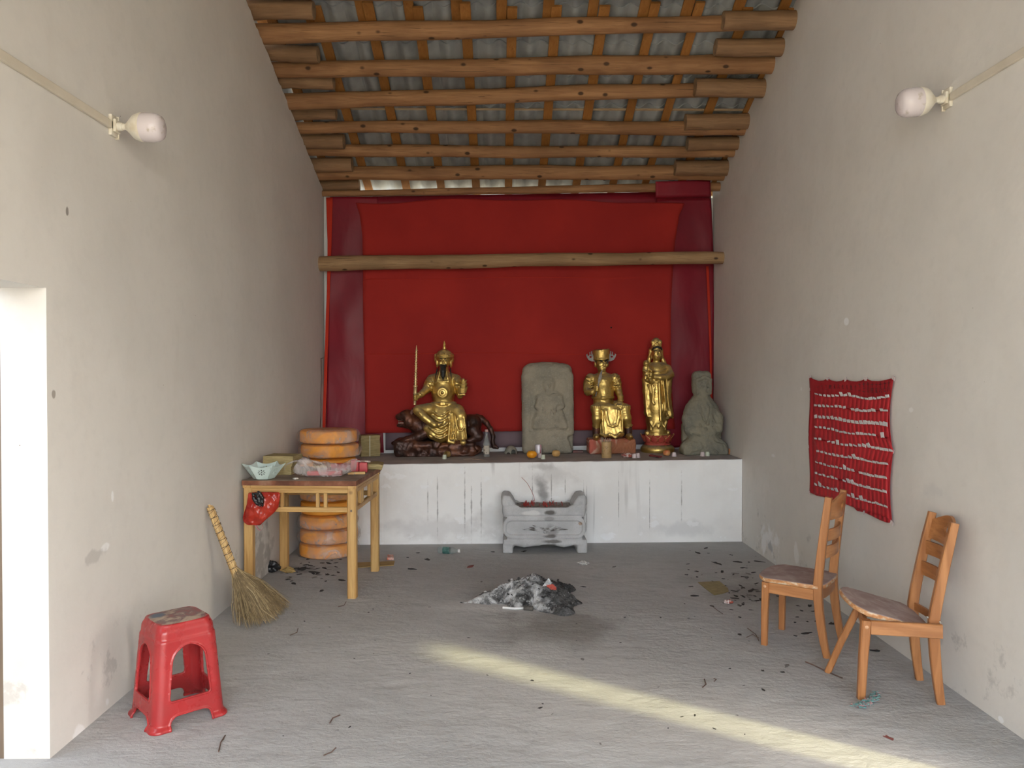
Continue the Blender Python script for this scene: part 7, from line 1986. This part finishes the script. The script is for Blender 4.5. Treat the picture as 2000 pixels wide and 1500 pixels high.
# wires and twigs
M_wire2 = simple('brown_twig', (.10, .065, .05), (.16, .10, .08), 20, rough=.8)
for pxs, r, lab in (([(1573, 1294), (1590, 1301), (1612, 1312), (1645, 1326)], .0035, 'long thin wire under the splayed chair leg'), ([(427, 1470), (431, 1452), (440, 1438), (436, 1446)], .003, 'forked twig at the front of the floor near the stool'),
                    ([(632, 1477), (648, 1470), (656, 1462)], .0025, 'short bent twig at the front of the floor'), ([(644, 1414), (650, 1404), (664, 1398)], .003, 'small hooked twig on the open floor'),
                    ([(1372, 1344), (1379, 1338), (1376, 1328)], .003, 'small curled twig beside the band of sunlight'), ([(1395, 1332), (1399, 1328), (1394, 1326)], .002, 'tiny curled twig near the band of sunlight'),
                    ([(1460, 1228), (1476, 1240), (1482, 1252)], .0022, 'thin wire curled at the foot of the sound chair'), ([(1458, 1246), (1470, 1240), (1482, 1247)], .0022, 'short wire crossing at the foot of the sound chair'),
                    ([(660, 1186), (672, 1183), (676, 1176)], .002, 'thin twig in front of the table'), ([(566, 1242), (580, 1236), (582, 1228)], .002, 'thin twig beside the broom'), ([(1390, 1184), (1400, 1192), (1412, 1200)], .002, 'thin wire in front of the olive paper')):
    floor_stick('twig', pxs, r, M_wire2, lab, 'twig')
# burnt paper flakes
M_fl = [simple('burnt_flake', (.022, .021, .020), (.05, .047, .045), 40, rough=.85), simple('grey_scrap', (.16, .15, .145), (.22, .21, .20), 40, rough=.9), simple('red_scrap', (.22, .07, .06), None, rough=.8)]
fmesh = {}
def flake(px, py, s, mi=0, stretch=1.0, zone='floor'):
    k_ = rg.randint(0, 7)
    if (k_, mi) not in fmesh:
        g = random.Random(k_ + 50); n = 8; b = MB()
        pts = [(math.cos(2 * PI * i / n) * g.uniform(.45, 1.1), math.sin(2 * PI * i / n) * g.uniform(.35, .8), g.uniform(.0, .28)) for i in range(n)]
        b.add([(0, 0, .16)] + pts + [(0, 0, 0)] + [(x, y, 0) for x, y, z in pts], [(0, i + 1, (i + 1) % n + 1) for i in range(n)] + [(n + 1, n + 2 + (i + 1) % n, n + 2 + i) for i in range(n)] + [(i + 1, n + 2 + i, n + 2 + (i + 1) % n, (i + 1) % n + 1) for i in range(n)])
        m = b.mesh('burnt_flake'); m.materials.append(M_fl[mi]); fmesh[(k_, mi)] = m
    p = on_z(px, py)
    if p.x > XR - .05 or p.x < XL + .05 or p.y > 7.12: return
    o = link('burnt_flake', fmesh[(k_, mi)], None, None, (p.x, p.y, .0005), (0, 0, rg.uniform(0, 6))); o.scale = (s * stretch, s, s * .6)
    z_ = {'chair': ('burnt paper flake scattered on the floor around the sound chair', 'burnt flakes around the chairs'), 'table': ('burnt paper flake scattered on the floor under the table', 'burnt flakes under the table'),
          'floor': ('burnt paper flake lying on the open floor', 'burnt flakes on the open floor')}[zone]
    tag(o, z_[0], 'flake', z_[1])
for px, py, s, st in ((1355, 1164, .028, 1.5), (1390, 1184, .018, 1.2), (1362, 1080, .028, 1.6), (1378, 1071, .022, 1.8), (1428, 1084, .018, 1.3), (1441, 1098, .032, 1.4), (1463, 1098, .018, 1.2), (1483, 1097, .028, 2.0), (1450, 1063, .04, 1.6), (1399, 1100, .03, 2.4), (1343, 1102, .016, 1.5), (1345, 1113, .014, 1), (1360, 1116, .022, 1.3), (1341, 1123, .016, 1.2), (1361, 1127, .016, 1.3), (1350, 1146, .018, 1.4), (1466, 1155, .03, 1.3), (1575, 1237, .026, 1.8), (1554, 1242, .016, 1), (1553, 1216, .016, 1), (1577, 1214, .014, 1), (1594, 1214, .014, 1), (1581, 1183, .024, 1.4), (1589, 1194, .018, 1.2), (1566, 1193, .016, 1.3), (1624, 1218, .022, 1.6), (1638, 1185, .026, 1.8), (1445, 1206, .016, 1), (1520, 1165, .016, 1.4), (1708, 1271, .026, 1.4), (1445, 1240, .02, 1.0)):
    flake(px, py, s, 0, st, 'chair')
for i in range(52):
    px, py = rg.gauss(1452, 26), rg.gauss(1150, 22)
    if 1085 < py < 1215: flake(px, py, rg.uniform(.006, .022), 0 if rg.random() < .6 else 1, rg.uniform(1, 2.4), 'chair')
for i in range(36):
    flake(rg.uniform(1335, 1640), rg.uniform(1075, 1260), rg.uniform(.005, .014), 0 if rg.random() < .7 else 1, rg.uniform(1, 1.8), 'chair')
for px, py, s, st in ((573, 1140, .026, 1.3), (668, 1134, .034, 1.3), (630, 1100, .022, 1.2), (606, 1105, .022, 1.4), (664, 1093, .018, 1), (590, 1112, .05, 1.6), (572, 1112, .04, 1.4), (612, 1118, .03, 2), (640, 1122, .024, 1.6), (660, 1118, .02, 1.3), (720, 1196, .010, 1)):
    flake(px, py, s, 0, st, 'table')
for i in range(46):
    flake(rg.gauss(605, 34), rg.gauss(1112, 11), rg.uniform(.008, .026), 0 if rg.random() < .8 else 1, rg.uniform(1, 2), 'table')
for px, py, s, mi, st in ((834, 1093, .034, 0, 1.2), (804, 1112, .03, 0, 1.5), (817, 1080, .02, 0, 1.3), (797, 1089, .016, 0, 1.2), (920, 1107, .036, 2, 1.6), (729, 1190, .010, 0, 1), (940, 1136, .014, 1, 1.6), (1138, 1146, .02, 0, 1.4), (1039, 1329, .012, 0, 1.3), (1055, 1383, .012, 0, 1.4), (1490, 1310, .016, 0, 1), (1528, 1313, .016, 0, 1), (1537, 1301, .02, 1, 1.8), (1425, 1306, .010, 0, 1), (1736, 1441, .022, 2, 1.5), (1137, 1288, .018, 1, 1), (1220, 1206, .012, 0, 1), (1290, 1206, .012, 0, 1), (1200, 1107, .02, 1, 1.8), (1490, 1347, .014, 0, 1.4), (963, 1078, .018, 0, 1.2), (1023, 1077, .03, 0, 1.3), (1107, 1157, .03, 0, 1), (1060, 1375, .008, 0, 1), (573, 1197, .008, 0, 1), (730, 1277, .008, 1, 1)):
    flake(px, py, s, mi, st, 'floor')
for i in range(40):
    flake(rg.uniform(520, 1500), rg.uniform(1110, 1470), rg.uniform(.004, .009), rg.choice((0, 0, 1)), rg.uniform(1, 2), 'floor')
